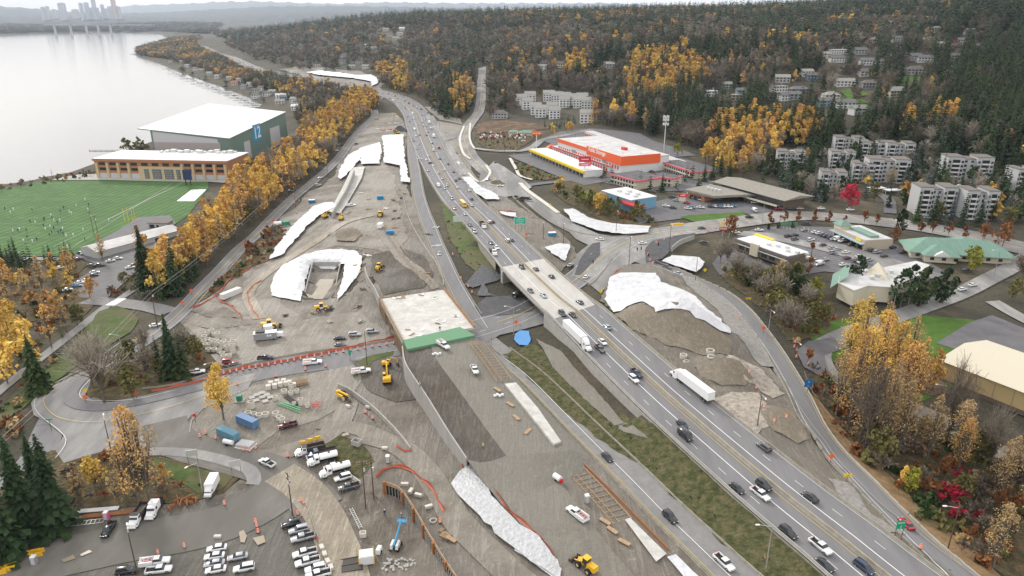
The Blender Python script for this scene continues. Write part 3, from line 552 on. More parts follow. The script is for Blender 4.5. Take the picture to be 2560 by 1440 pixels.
road('road', [(1290,470),(1330,500),(1365,530),(1410,560),(1470,590),(1530,608),(1600,600)], 13, 'asphalt_old', .2)
road('road', [(1290,470),(1340,462),(1400,455),(1430,450)], 7, 'asphalt_lot', .22)
dr('road', [(1400,560),(1480,585),(1560,595),(1650,585),(1640,640),(1580,660),(1500,735),(1470,710),(1430,690),(1440,640),(1470,615),(1440,600)], 'asphalt_old', .24, 4)
dr('road', [(1448,655),(1480,612),(1500,608),(1500,640),(1450,690),(1436,690)], 'asphalt_dark', .3, 4)
dr('road', [(1615,660),(1612,625),(1630,605),(1700,590),(1740,585),(1690,618),(1655,650)], 'asphalt_dark', .3, 4)
dr('parking_lot', [(1570,530),(1640,505),(1700,490),(1840,480),(1960,510),(1985,535),(1930,545),(1860,535),(1730,545),(1650,555),(1600,560)], 'asphalt_lot', .16, 5)
dr('parking_lot', [(1520,430),(1560,410),(1700,395),(1790,420),(1780,470),(1690,480),(1560,470),(1500,455)], 'asphalt_lot', .12, 5)
dr('parking_lot', [(1270,390),(1330,385),(1480,440),(1520,455),(1460,465),(1400,445),(1290,400)], 'asphalt_lot', .2, 5)
dr('parking_lot', [(1350,350),(1400,330),(1480,322),(1600,335),(1690,370),(1740,390),(1560,405),(1400,370)], 'asphalt_lot', .14, 5)
dr('parking_lot', [(1830,600),(1880,575),(1960,565),(2100,570),(2200,600),(2270,622),(2360,680),(2290,720),(2150,690),(2060,680),(2000,690),(1900,690),(1850,660),(1800,690),(1780,660)], 'asphalt_lot', .14, 5)
dr('road', [(2060,610),(1990,600),(1930,585),(1860,580),(1840,590),(1920,600),(2040,625),(2200,670),(2330,700),(2360,690),(2200,640),(2120,615)], 'asphalt_old', .24, 5)
road('road', [(2700,560),(2560,650),(2470,700),(2400,735),(2320,765),(2220,800),(2130,830),(2060,865),(2050,900),(2090,950),(2180,990),(2300,1030),(2420,1090),(2560,1160),(2700,1230)], 8.5, 'asphalt_old', .18)
dr('road', [(1990,880),(2020,855),(2080,845),(2120,870),(2060,890),(2070,930),(2110,960),(2060,950),(2010,920)], 'asphalt_lot', .22, 4)
dr('parking_lot', [(2340,860),(2420,810),(2480,790),(2600,840),(2700,900),(2600,930),(2480,890),(2400,880)], 'asphalt_lot', .2, 5)
road('road', [(2480,755),(2560,800),(2700,870)], 7, 'asphalt_old', .2)
road('road', [(2150,500),(2180,480),(2220,500),(2225,535)][1:], 7, 'asphalt_lot', .2)
dr('parking_lot', [(1900,400),(1960,375),(2040,372),(2060,390),(1990,410)], 'asphalt_lot', .2, 5)
for P, w_ in (([(1160,318),(1150,350),(1158,385),(1176,400)],2.2),([(1176,310),(1174,345),(1182,368),(1200,376),(1290,380)],2.0),([(1275,398),(1290,425),(1300,442),(1330,452)],2.5),([(1300,460),(1320,480),(1355,505),(1395,535)],3),([(1170,435),(1200,458),(1225,436),(1215,415)],2)):
 p = Path(P); p.strip('sidewalk', 'sidewalk', -w_/2, w_/2, .32)
# roundabout island
cx, cy = G(1252, 458); q = MB()
for r0, z0, mi in ((12, .5, 0), (7.5, .75, 1)):
 q.prism([(cx+r0*math.cos(t*math.pi/16), cy+r0*math.sin(t*math.pi/16)) for t in range(32)], float(H(cx, cy)), float(H(cx, cy))+z0, mi)
struct(q.build('roundabout', ['sidewalk', 'brush']))
# puddles
for P in ([(598,1335),(610,1330),(618,1345),(612,1362),(602,1360)],[(632,1350),(660,1343),(665,1360),(645,1368)],[(200,1392),(225,1380),(232,1385),(205,1396)],[(1235,905),(1245,900),(1250,910),(1240,915)],[(155,1405),(185,1392),(190,1402),(160,1412)],[(855,1090),(870,1086),(874,1091),(858,1095)]):
 dr('puddle', P, 'puddle', .4, 2)
dr('puddle', [(765,735),(800,700),(835,700),(830,730),(790,752)], 'puddle', .2, 4)
# markings
q = MB()
for o_, mi in ((-.15,1),(.15,1),(4.2,0),(-4.2,0)): blvd.strip('', '', o_-.07, o_+.07, .22, 120, None, 1, q, mi)
for o_, mi in ((-.2,1),(.2,1)): st1.strip('', '', o_-.08, o_+.08, .3, 160, None, 1, q, mi)
for o_ in (-6.8, 6.9): st1.strip('', '', o_-.08, o_+.08, .3, 120, 330, 1, q)
st1.dashes(q, 3.5, d0=100, dz=.3); st1.dashes(q, -3.5, d0=100, dz=.3)
for o_, mi in ((-1.8,1),(1.8,1)): st2.strip('', '', o_-.1, o_+.1, .32, 60, None, 1, q, mi)
st2.dashes(q, 5.4, d0=60, dz=.32); st2.dashes(q, -5.4, d0=60, dz=.32)
rampN.strip('', '', -3.2, -3.05, .3, 0, None, 1, q, 0); rampN.strip('', '', 3.05, 3.2, .3, 0, None, 1, q, 1)
rampS.strip('', '', .9, 1.1, .3, 12, None, 1, q, 0); rampS.strip('', '', 3.9, 4.05, .3, 12, None, 1, q, 1)
rampE.strip('', '', 2.5, 2.68, .32, 20, None, 1, q, 0); rampE.strip('', '', -3.3, -3.12, .32, 20, None, 1, q, 1)
hillr.strip('', '', -.2, .2, .3, 60, None, 1, q, 1); rampNE.dashes(q, 0, dz=.3)
def zebra(px0, py0, px1, py1, n, w, L, dz=.4, mi=0):
 a = np.array(G(px0, py0)); b = np.array(G(px1, py1)); t = (b-a)/np.linalg.norm(b-a); nn = np.array([-t[1], t[0]])
 for k in range(n):
  c_ = a + (b-a)*(k+.5)/n; vs = [c_+t*sx*w/2+nn*sy*L/2 for sx, sy in ((-1,-1),(1,-1),(1,1),(-1,1))]; q.add([(*v_, float(H(*v_))+dz) for v_ in vs], [(0,1,2,3)], mi)
zebra(275,765,305,748,7,1.3,5); zebra(1185,806,1205,792,5,.5,3); zebra(1240,800,1270,812,4,.5,4); zebra(1610,632,1585,660,3,.4,3)
for P_, mi in (([(300,862),(200,930),(125,970),(88,1008),(100,1042),(150,1082),(168,1110),(140,1150)],0),([(345,868),(262,925),(215,965),(200,990),(222,1006),(330,1004),(440,980)],0),([(150,960),(110,1000),(140,1045),(230,1060),(330,1045),(430,1020),(560,975),(640,950)],1)):
 p = Path(P_); p.strip('', '', -.08, .08, .42, 0, None, 1, q, mi)
struct(q.build('road_markings', ['line_white', 'line_yellow']))
q = MB()                                   # stall lines
def stalls(px0, py0, px1, py1, n, L, sk=0):
 a = np.array(G(px0, py0)); b = np.array(G(px1, py1)); t = (b-a)/np.linalg.norm(b-a); nn = np.array([-t[1], t[0]]); nn = nn*math.cos(sk)+t*math.sin(sk)
 for k in range(n+1):
  c_ = a + (b-a)*k/n; vs = [c_-t*.07-nn*L/2, c_+t*.07-nn*L/2, c_+t*.07+nn*L/2, c_-t*.07+nn*L/2]; q.add([(*v_, float(H(*v_))+.42) for v_ in vs], [(0,1,2,3)])
stalls(1955,592,2130,680,24,10.5); stalls(2020,580,2220,665,26,10.5); stalls(2085,578,2250,625,18,5.5); stalls(1940,570,2030,578,10,5.5); stalls(1660,548,1860,530,22,5.5); stalls(1700,500,1770,515,10,5.5); stalls(1330,410,1440,446,16,5)
struct(q.build('parking_lines', ['faded_white']))
for P in ([(1535,790),(1600,762),(1640,786),(1700,776),(1740,798),(1800,833),(1832,862),(1812,892),(1740,885),(1660,868),(1580,828)],[(1735,918),(1790,905),(1850,910),(1885,950),(1860,972),(1800,968),(1750,948)],[(1895,1025),(1940,1020),(1985,1035),(2020,1100),(1990,1112),(1930,1080)],[(845,580),(880,572),(905,590),(885,608),(840,606)]): dr('soil', P, 'soil_pile', .44, 2, .5)
# plastic covers and other sheets
def sheet(P, m, lab, dz=.68, jit=.5, name='plastic_sheet', step=2.4): return tag(dr(name, P, m, dz, step, jit, kind=None), lab, 'ground cover')
sheet([(676,722),(688,690),(705,668),(762,640),(800,630),(855,626),(892,632),(906,645),(900,680),(885,705),(862,735),(842,757),(844,738),(858,700),(862,664),(778,664),(762,710),(752,757),(742,755),(700,748),(680,742)], 'plastic_sheet', 'white plastic sheeting round the walled concrete pit', .4, .3, step=2)
sheet([(1522,700),(1548,690),(1640,690),(1650,712),(1700,730),(1738,748),(1762,775),(1800,805),(1828,842),(1800,835),(1740,800),(1700,778),(1640,788),(1600,762),(1535,788),(1512,755)], 'plastic_sheet', 'large white sheeting over the back of the dirt mound east of the freeway')
sheet([(1127,1215),(1148,1185),(1188,1162),(1215,1215),(1240,1260),(1300,1318),(1345,1350),(1405,1430),(1400,1460),(1380,1445),(1330,1415),(1285,1380),(1240,1340),(1180,1285)], 'grey_sheet', 'long translucent white sheet beside the graded strip at the bottom')
sheet([(1180,1290),(1300,1318),(1345,1350),(1405,1430),(1400,1460),(1380,1445),(1330,1415),(1285,1380)][1:], 'plastic_sheet', 'bright lower end of the long sheet at the bottom', .5)
sheet([(810,514),(830,512),(845,520),(800,545),(770,570),(735,610),(705,645),(674,655),(690,625),(720,585),(760,545),(785,522)], 'plastic_sheet', 'narrow white sheet on the bank below the boulevard')
sheet([(955,345),(1008,342),(1012,400),(1020,440),(1026,462),(1004,460),(1000,420),(960,412),(960,380)], 'plastic_sheet', 'square white sheet beside the freeway in the upper work area')
sheet([(900,395),(925,368),(950,362),(955,385),(950,415),(905,416)], 'plastic_sheet', 'white sheet left of the rubble track in the upper work area')
sheet([(845,440),(870,395),(905,375),(925,368),(900,405),(888,420),(870,440),(850,455)], 'plastic_sheet', 'white sheet on the bank next to the boulevard bend')
sheet([(765,185),(800,180),(850,186),(895,192),(890,200),(800,192)], 'plastic_sheet', 'far white sheeting along the cut slope above the freeway', .5, .5)
sheet([(895,192),(930,190),(948,203),(945,212),(930,220),(928,208),(888,200)], 'plastic_sheet', 'end sheet of the far white slope where the freeway bends', .5, .5)
sheet([(1155,450),(1175,448),(1205,475),(1240,490),(1250,505),(1215,505),(1190,490)], 'plastic_sheet', 'white sheet in the gore between freeway and roundabout')
sheet([(1245,535),(1290,540),(1292,550),(1262,545)], 'plastic_sheet', 'small white strip by the orange net at the green sign')
sheet([(1408,530),(1432,528),(1470,550),(1530,566),(1625,572),(1620,588),(1560,592),(1490,582),(1430,560)], 'plastic_sheet', 'curved white sheeting inside the bend by the bushes')
sheet([(1362,625),(1400,615),(1425,618),(1420,640),(1410,660),(1380,640)], 'plastic_sheet', 'crumpled white sheet beside the freeway parapet north of the bridge')
sheet([(1655,660),(1680,645),(1745,650),(1760,662),(1740,688),(1690,672)], 'plastic_sheet', 'grey white sheet beside the east ramp queue')
sheet([(820,535),(838,510),(880,425),(912,422),(905,450),(865,520),(850,540)], 'new_concrete', 'bright concrete strip of the new upper bridge ramp', .6, 0, 'concrete_pad')
sheet([(1160,715),(1205,665),(1262,690),(1245,705),(1215,712),(1180,722)], 'black_sheet', 'black plastic on the slope beside the freeway bridge abutment', .3, .3, 'black_sheet')
sheet([(1205,715),(1212,712),(1222,735),(1240,742),(1192,742)], 'black_sheet', 'small black fan of plastic below the bridge abutment', .3, .3, 'black_sheet')
sheet([(1286,838),(1300,830),(1322,832),(1328,850),(1320,868),(1296,866),(1284,852)], 'blue_tarp', 'blue tarp on the ground by the ramp lamp post', .35, .3, 'tarp')
sheet([(1562,1305),(1575,1300),(1666,1390),(1640,1410)], 'new_concrete', 'short white finished slab at the bottom of the ramp', .45, 0, 'concrete_slab')
sheet([(1668,1398),(1690,1392),(1750,1450),(1720,1460)], 'plastic_sheet', 'white plastic scrap below the short slab', .45, .2)
dr('graded_ground', [(1130,985),(1170,965),(1205,965),(1240,1010),(1290,1070),(1370,1170),(1440,1260),(1530,1380),(1600,1460),(1400,1460),(1330,1360),(1250,1240),(1190,1130)], 'graded_soil', .3, 4)
dr('dirt_ground', [(1045,890),(1075,880),(1110,960),(1150,1040),(1190,1110),(1165,1150),(1100,1020)], 'dark_soil', .3, 4)
# ---------------------------------------------------------------- freeway
fw = Path([(0,0),(1,1)], px=False); fw.P = FW; fw.T = FWT; fw.N = FWN; fw.ground = False
fw.S = np.concatenate([[0], np.cumsum(np.linalg.norm(np.diff(FW[:, :2], axis=0), axis=1))])
hw = lambda d: float(np.interp(d, fw.S, FWH))
ROADS.append(([tuple(p[:2]) for p in FW[::2]], 17))
fw.strip('freeway', 'asphalt', lambda d: -hw(d), lambda d: hw(d), 0, cross=2)
def fw_d(px, py): x, y, z, i = fwhit(px, py); return fw.near(x, y)
dB0, dB1 = fw_d(1442, 779), fw_d(1305, 655)      # bridge, centre line
def skirt(name, m, side, d0, d1, dep):
 q = MB(); ds = np.append(np.arange(d0, d1, 4), d1); vs = []
 for d in ds:
  x, y, z = fw.pt(d, side*(hw(d)+.25)); vs += [(x, y, z+.02), (x, y, z-dep)]
 q.add(vs, [(2*k, 2*k+1, 2*k+3, 2*k+2) for k in range(len(ds)-1)]); return q.build(name, m)
dW = fw_d(1600, 930)
tag(skirt('retaining_wall', 'concrete', -1, fw_d(1720,1035), fw_d(1430,770), 9), 'long grey concrete wall under the west edge of the freeway south of the bridge', 'wall')
struct(skirt('freeway_edge', 'old_concrete', 1, 0, fw_d(1470,800), 4)); struct(skirt('freeway_edge', 'old_concrete', -1, 0, fw_d(1722,1037), 4))
struct(skirt('freeway_edge', 'old_concrete', 1, fw_d(1330,685), fw.S[-1], 4)); struct(skirt('freeway_edge', 'old_concrete', -1, fw_d(1300,650), fw.S[-1], 4))
# bridge on the freeway
br = empty('freeway_bridge', (FWX[len(FWX)//6], FWY[len(FWX)//6], 15), 0, 'pale concrete freeway bridge over the street', 'bridge')
bx, by, bz = br.location
q = MB(); q.M = Matrix.Translation((-bx, -by, -bz))
W_ = [at(1256,668,22.45), at(1364,646,22.45), at(1487,762,22.6), at(1384,797,22.6)]
q.prism(W_, 21.2, 22.56); q.build('deck', 'deck_concrete', br)
for f in (.08, .92):
 q = MB(); q.M = Matrix.Translation((-bx, -by, -bz))
 d = dB0 + (dB1-dB0)*f; x0, y0, z0 = fw.pt(d, -hw(d)-.3); x1, y1, z1 = fw.pt(d, hw(d)+.3)
 sk = 14 if f > .5 else 8
 p0 = np.array([x0, y0]) + np.array(fw.pt(d, 0)[:2])*0; t = np.array([math.cos(fw.head(d)), math.sin(fw.head(d))])
 a = p0 - t*4; b_ = np.array([x1, y1]) + t*6; n_ = (t if f > .5 else -t)*3
 q.prism([tuple(a), tuple(b_), tuple(b_+n_), tuple(a+n_)], 12, 21.9); q.build('abutment', 'concrete', br)
for off in np.linspace(-11, 11, 7):
 q = MB(); q.M = Matrix.Translation((-bx, -by, -bz))
 a = np.array(fw.pt(dB0+1, off)); b_ = np.array(fw.pt(dB1-1, off)); h = math.atan2(b_[1]-a[1], b_[0]-a[0]); c_ = (a+b_)/2
 q.box((c_[0], c_[1], 20.9), (np.linalg.norm(b_-a), .6, 1.6), 0, h); q.build('girder', 'old_concrete', br)
# jersey barriers
def jersey(name, path, off, d0, d1, m='old_concrete', h=.85, lab=None, cat='barrier', w=.55, group=None, dz=0):
 q = MB(); ds = np.append(np.arange(d0, d1, 3.5), d1); prof = [(-w/2, 0), (-w*.3, .28*h), (-.1, h), (.1, h), (w*.3, .28*h), (w/2, 0)]; vs = []
 for d in ds:
  o_ = off(d) if callable(off) else off
  for a, z in prof:
   x, y, zz = path.pt(d, o_+a); vs.append((x, y, zz + z + dz))
 n = len(prof); q.add(vs, [(i*n+k, (i+1)*n+k, (i+1)*n+k+1, i*n+k+1) for i in range(len(ds)-1) for k in range(n-1)] + [tuple(range(n)), tuple(range((len(ds)-1)*n, len(ds)*n))[::-1]])
 o = q.build(name, m); return tag(o, lab, cat, group)
jersey('concrete_barrier', fw, 0, 0, fw.S[-1]-5, lab='long low concrete barrier down the middle of the freeway', w=.8, h=1.0)
jersey('concrete_barrier', fw, lambda d: -hw(d)+.3, 0, fw.S[-1]-5, 'concrete', lab='pale concrete parapet along the west edge of the freeway')
jersey('concrete_barrier', fw, lambda d: hw(d)-.3, 0, fw.S[-1]-5, 'old_concrete', lab='weathered concrete barrier along the east edge of the freeway')
q = MB()
def fl_(off, w_, mi, d0=0, d1=None): fw.strip('', '', (lambda d: off(d)-w_/2), (lambda d: off(d)+w_/2), .05, d0, d1, 1, q, mi)
k_ = lambda c: (lambda d: c)
fl_(k_(-1.3), .18, 1); fl_(k_(1.1), .18, 1); fl_(k_(-4.8), .3, 0); fl_(k_(3.7), .3, 0); fl_(lambda d: hw(d)-1.0, .16, 0); fl_(lambda d: -hw(d)+.95, .16, 0)
fw.dashes(q, -8.3, .17, d1=900, dz=.05); fw.dashes(q, 6.9, .17, d1=900, dz=.05)
dd = fw_d(1095, 413)
fw.dashes(q, -11.8, .17, d0=dd, d1=900, dz=.05, ph=60); fw.dashes(q, 10.6, .17, d0=dd, d1=900, dz=.05, ph=60)
struct(q.build('freeway_markings', ['line_white', 'line_yellow']))
# barrier runs of the ramps, one object per precast unit
def jersey_units(path, off, d0, d1, label, group, m='old_concrete', maxn=999, L=3.8):
 q = MB(); w, h = .6, .85; prof = [(-w/2, 0), (-w*.3, .28*h), (-.1, h), (.1, h), (w*.3, .28*h), (w/2, 0)]
 vs = [(sx*(L/2-.04), a, z) for sx in (-1, 1) for a, z in prof]; n = 6
 q.add(vs, [(k, n+k, n+k+1, k+1) for k in range(n-1)] + [tuple(range(n)), tuple(range(n, 2*n))[::-1]]); me = q.mesh('barrier_segment', [m])
 d = d0 + L/2; c = 0
 while d < d1 - L/2 and c < maxn:
  x, y, z = path.pt(d, off(d) if callable(off) else off); x2, y2, z2 = path.pt(d+.5, off(d) if callable(off) else off)
  o = bpy.data.objects.new('concrete_barrier', me); COL.objects.link(o); o.location = (x, y, z+.1); o.rotation_euler[2] = math.atan2(y2-y, x2-x)
  tag(o, label, 'barrier', group); d += L; c += 1
jersey_units(rampS, -4.8, 14, rampS.S[-1], 'weathered concrete barrier unit on the west side of the lower ramp', 'barrier units west of the lower ramp')
jersey_units(rampS, 4.8, 14, rampS.S[-1], 'weathered concrete barrier unit on the freeway side of the lower ramp', 'barrier units east of the lower ramp')
jersey_units(rampE, -4.1, rampE.near(*G(1660,680)), rampE.S[-1], 'pale concrete barrier unit on the outer side of the east ramp', 'barrier units outside the east ramp', 'concrete')
jersey_units(rampE, 4.1, rampE.near(*G(1660,685)), rampE.S[-1], 'worn concrete barrier unit on the freeway side of the east ramp', 'barrier units inside the east ramp')
jersey('concrete_barrier', rampN, -4.2, 0, rampN.S[-1]-14, lab='concrete barrier on the left side of the upper work area ramp')
jersey('concrete_barrier', rampN, 4.2, 0, rampN.S[-1]-14, lab='concrete barrier between the upper ramp and the freeway embankment')
def run(P, lab, m='old_concrete', h=.85, w=.55, name='concrete_barrier', cat='barrier', dz=.1):
 p = Path(P); return jersey(name, p, 0, 0, p.S[-1], m, h, lab, cat, w, None, dz)
run([(1140,370),(1165,410),(1185,440),(1205,462),(1240,468)], 'concrete barrier beside the upper on ramp near the roundabout')
run([(1110,330),(1130,345),(1160,400),(1190,445),(1215,462)], 'long concrete barrier left of the wide hill road')
run([(1310,490),(1345,525),(1400,568),(1450,585),(1500,592),(1560,592),(1640,572),(1700,558)], 'curved concrete barrier round the white sheeting by the intersection')
run([(1265,475),(1300,510),(1330,535),(1345,548)], 'dark barrier line beside the road from the roundabout')
run([(1225,845),(1228,868),(1250,890),(1270,900)], 'short barrier round the tip of the blue tarp island')
run([(350,975),(420,968),(500,945),(640,908),(760,885),(860,872),(960,856),(1000,850)], 'concrete barrier along the north side of the street below the new bridge')
run([(1460,700),(1475,715),(1500,690),(1530,650)], 'barrier at the corner of the intersection next to the freeway')
run([(475,1085),(480,1055),(500,1030),(512,1022)], 'curved concrete kerb wall round the storage yard', 'concrete', .6)
run([(850,1175),(880,1195),(902,1212)][::1], 'row of pale blocks beside the parked trucks', 'sidewalk', 1.0, .9)
run([(775,1285),(785,1320),(800,1360),(812,1400),(830,1445)], 'line of pale concrete blocks beside the parking rows', 'old_concrete', .9, .8)
# ---------------------------------------------------------------- new bridge under construction and its fill
def top_block(name, m, poly, zt, zb, lab=None, cat=None, smooth=False, mt=None):
 """poly: (px, py, z) top outline; solid down to zb"""
 W = [(*at(a, b, c), c) for a, b, c in poly]; q = MB(); n = len(W)
 q.add([(*p,) for p in W] + [(p[0], p[1], zb) for p in W], [(i, (i+1)%n, n+(i+1)%n, n+i)[::-1] for i in range(n)], 0)
 q.add([(*p,) for p in W], [tuple(range(n))], 1)
 me = q.build(name, [m, mt or m]); bm = bmesh.new(); bm.from_mesh(me.data); bmesh.ops.recalc_face_normals(bm, faces=bm.faces); bm.to_mesh(me.data)
 return tag(me, lab, cat) if lab else struct(me)
DK = [(950,748),(1112,724),(1186,818),(1006,852)]
nb = empty('new_bridge', (*at(1060,790,21.5), 14), 0, 'unfinished bridge with white deck and timber falsework', 'bridge'); nx0, ny0, nz0 = nb.location
Tn = Matrix.Translation((-nx0, -ny0, -nz0))
q = MB(); q.M = Tn; q.prism([at(a, b, 21.6) for a, b in DK], 20.0, 21.6); q.build('deck', 'new_concrete', nb)
q = MB(); q.M = Tn; q.prism([at(a, b, 21.9) for a, b in ((1008,850),(1150,817),(1188,838),(1018,873))], 20.2, 21.9); q.build('green_formwork', 'green_form', nb)
q = MB(); q.M = Tn
for (a, b) in ((DK[0], DK[3]), (DK[1], DK[2])):
 a = np.array(at(*a, 21.6)); b_ = np.array(at(*b, 21.6)); n_ = int(np.linalg.norm(b_-a)/1.2); h = math.atan2(*(b_-a)[::-1])
 for k in range(n_+1):
  c_ = a + (b_-a)*k/n_; q.box((c_[0], c_[1], 21.6+.35), (.12, 1.9, .12), 0, h); q.box((c_[0], c_[1], 22.2), (.1, .1, 1.1), 0, h)
 c_ = (a+b_)/2
 for z in (21.9, 22.6): q.box((c_[0], c_[1], z), (np.linalg.norm(b_-a), .15, .2), 0, h)
q.build('timber_falsework', 'timber', nb)
q = MB(); q.M = Tn
for (a, b), m_ in (((DK[1], DK[2]), 0),):
 a = np.array(at(*a, 21.6)); b_ = np.array(at(*b, 21.6)); h = math.atan2(*(b_-a)[::-1]); c_ = (a+b_)/2; q.box((c_[0], c_[1], 21.7), (np.linalg.norm(b_-a), .8, .5), 0, h)
q.build('edge_form', 'rust', nb)
for f in ((0, 1), (3, 2)):
 q = MB(); q.M = Tn
 a = np.array(at(*DK[f[0]], 21.6)); b_ = np.array(at(*DK[f[1]], 21.6)); h = math.atan2(*(b_-a)[::-1]); c_ = (a+b_)/2; q.box((c_[0], c_[1], 17), (np.linalg.norm(b_-a), 1.0, 8), 0, h); q.build('abutment', 'concrete', nb)
a = np.array(at(*DK[0], 21.6)); b_ = np.array(at(*DK[3], 21.6))
for k in range(26):
 c_ = a + (b_-a)*k/25
 if .2 < k/25 < .8 and k % 6 > 1: continue
 for dx, dy in ((-.5, 0), (1.5, .5)): q = MB(); q.M = Tn; q.box((c_[0]+dx, c_[1]+dy, 17.5), (.25, .25, 7.5)); q.build('shoring_post', 'timber', nb)
# embankment south of the new bridge with its concrete wall
WL = [(1006,868,21.3),(1012,905,21.2),(1030,938,21),(1060,982,20.4),(1090,1030,19.6),(1122,1082,18.6),(1166,1148,17.2)]
RL = [(1186,842,20.8),(1205,870,20.5),(1250,920,20),(1300,978,19.2),(1360,1048,18.4),(1430,1125,17.6)]
ML = [(1090,860,21.1),(1110,900,21),(1140,950,20.6),(1180,1010,20),(1230,1080,19.2),(1285,1170,18.2)]
q = MB(); n = 6; A_ = spline([(*at(*p), p[2]) for p in WL], 6); B_ = spline([(*at(*p), p[2]) for p in RL], 6)
ns = 22; fa = np.linspace(0, 1, ns); ii = lambda P, t: np.array([np.interp(t*(len(P)-1), range(len(P)), P[:, k]) for k in range(3)])
vs = []
for t in fa:
 a = ii(A_, t); b_ = ii(B_, t)
 for k in range(9):
  f = k/8; p = a + (b_-a)*f; p[2] -= (1.5 if k == 1 else 1.2 if k == 2 else 0)*min(1, t*4); vs.append(tuple(p))
 g = b_ + (b_-a)/np.linalg.norm((b_-a)[:2])*7; g[2] = min(float(H(g[0], g[1])) - .2, b_[2]-.5); vs.append(tuple(g))
c_ = 10
for k in range(c_-1): q.add(vs if k == 0 else [], [((i*c_+k) - (0 if k == 0 else len(q.v)), (i*c_+k+1) - (0 if k == 0 else len(q.v)), ((i+1)*c_+k+1) - (0 if k == 0 else len(q.v)), ((i+1)*c_+k) - (0 if k == 0 else len(q.v))) for i in range(ns-1)], 1 if k < 3 else 0)
last = vs[-c_:]; q.add(last + [(x+14*(1-k/9), y-7-17*(1-k/9), float(H(x+14*(1-k/9), y-7-17*(1-k/9)))-.25) for k, (x, y, z) in enumerate(last)], [(k, k+1, c_+k+1, c_+k)[::-1] for k in range(c_-1)], 0)
struct(q.build('embankment', ['graded_soil', 'dark_soil'], smooth=True))
EMB = [tuple(ii(A_, t)[:2]) for t in fa] + [tuple(ii(B_, t)[:2]) for t in fa[::-1]]
def emb_z(x, y):
 P = np.array([ii(A_, t) for t in np.linspace(0, 1, 60)]); Q = np.array([ii(B_, t) for t in np.linspace(0, 1, 60)])
 M_ = (P+Q)/2; return float(M_[int(np.argmin(np.hypot(M_[:, 0]-x, M_[:, 1]-y))), 2])
def wallstrip(name, P, top, bot, m, lab, cat='wall', th=.4, parent=None, cap=None):
 q = MB(); vs = []; S = spline(P, 2.5); T = np.gradient(S[:, :2], axis=0); T /= np.linalg.norm(T, axis=1)[:, None]; N_ = np.stack([T[:, 1], -T[:, 0]], 1)
 for p, n_ in zip(S, N_):
  b0 = bot(p[0], p[1]) if callable(bot) else bot
  for s_ in (-th/2, th/2): vs += [(p[0]+n_[0]*s_, p[1]+n_[1]*s_, p[2]+top), (p[0]+n_[0]*s_, p[1]+n_[1]*s_, b0)]
 fs = []
 for i in range(len(S)-1):
  a = 4*i; fs += [(a, a+4, a+5, a+1), (a+2, a+3, a+7, a+6), (a, a+2, a+6, a+4)]
 fs += [(0, 1, 3, 2), (4*len(S)-4, 4*len(S)-2, 4*len(S)-1, 4*len(S)-3)]
 q.add(vs, fs); return tag(q.build(name, m, parent), lab, cat)
nmat('panel_concrete', [(.3,(.34,.325,.30)),(.7,(.44,.425,.395))], .4, 10, .85, .3, 1.2, stretch=(1,1,.1))
wallstrip('retaining_wall', [(*at(*p), p[2]) for p in WL], .5, lambda x, y: float(H(x, y))-.6, 'panel_concrete', 'tall pale concrete wall holding the fill south of the new bridge')
wallstrip('retaining_wall', [(*at(a, b, 21), 21) for a, b in ((912,668),(918,690),(935,718),(948,745))], .2, 14, 'panel_concrete', 'short pale concrete wall north of the new bridge deck')
S_ = [(846,966),(870,975),(900,995),(930,1017),(960,1045),(985,1070),(1010,1098),(1026,1120)]
wallstrip('retaining_wall', [(*G(a, b+8), 15.2-k*.25) for k, (a, b) in enumerate(S_)], .3, lambda x, y: float(H(x, y))-.5, 'panel_concrete', 'curved grey concrete wall across the lower dirt slope')
# soldier pile wall bottom
S_ = [(962,1205),(1000,1222),(1035,1270),(1070,1330),(1105,1388),(1140,1440),(1165,1480)]
sp = [(*at(a, b, 14.2-k*.12), 14.2-k*.12) for k, (a, b) in enumerate(S_)]
pw = empty('pile_wall', (sp[2][0], sp[2][1], 8), 0, 'timber lagged wall with rusty steel piles above the wet trench', 'wall'); Tp = Matrix.Translation((-sp[2][0], -sp[2][1], -8))
S2 = spline(sp, 1.0); q = MB(); q.M = Tp; q2 = MB(); q2.M = Tp; q3 = MB(); q3.M = Tp
for i in range(len(S2)-1):
 a, b_ = S2[i], S2[i+1]; h = math.atan2(b_[1]-a[1], b_[0]-a[0]); c_ = (a+b_)/2
 q.box((c_[0], c_[1], a[2]-.3), (1.06, .25, 1.0), 0, h); q2.box((c_[0], c_[1], a[2]-3.2), (1.06, .16, 4.9), 0, h)
 q3.box((c_[0]-.15, c_[1]-.05, a[2]-3.2), (.08, .35, 4.6), 0, h)
q.build('timber_cap', 'timber', pw); q2.build('dark_panel', 'black', pw); q3.build('strut', 'faded_white', pw)
for i in range(0, len(S2), 7):
 q = MB(); q.M = Tp; a = S2[i]; q.box((a[0]-.1, a[1]-.25, a[2]-2.6), (.9, .7, 5.8), 0, .6); q.build('steel_pile', 'rust', pw)
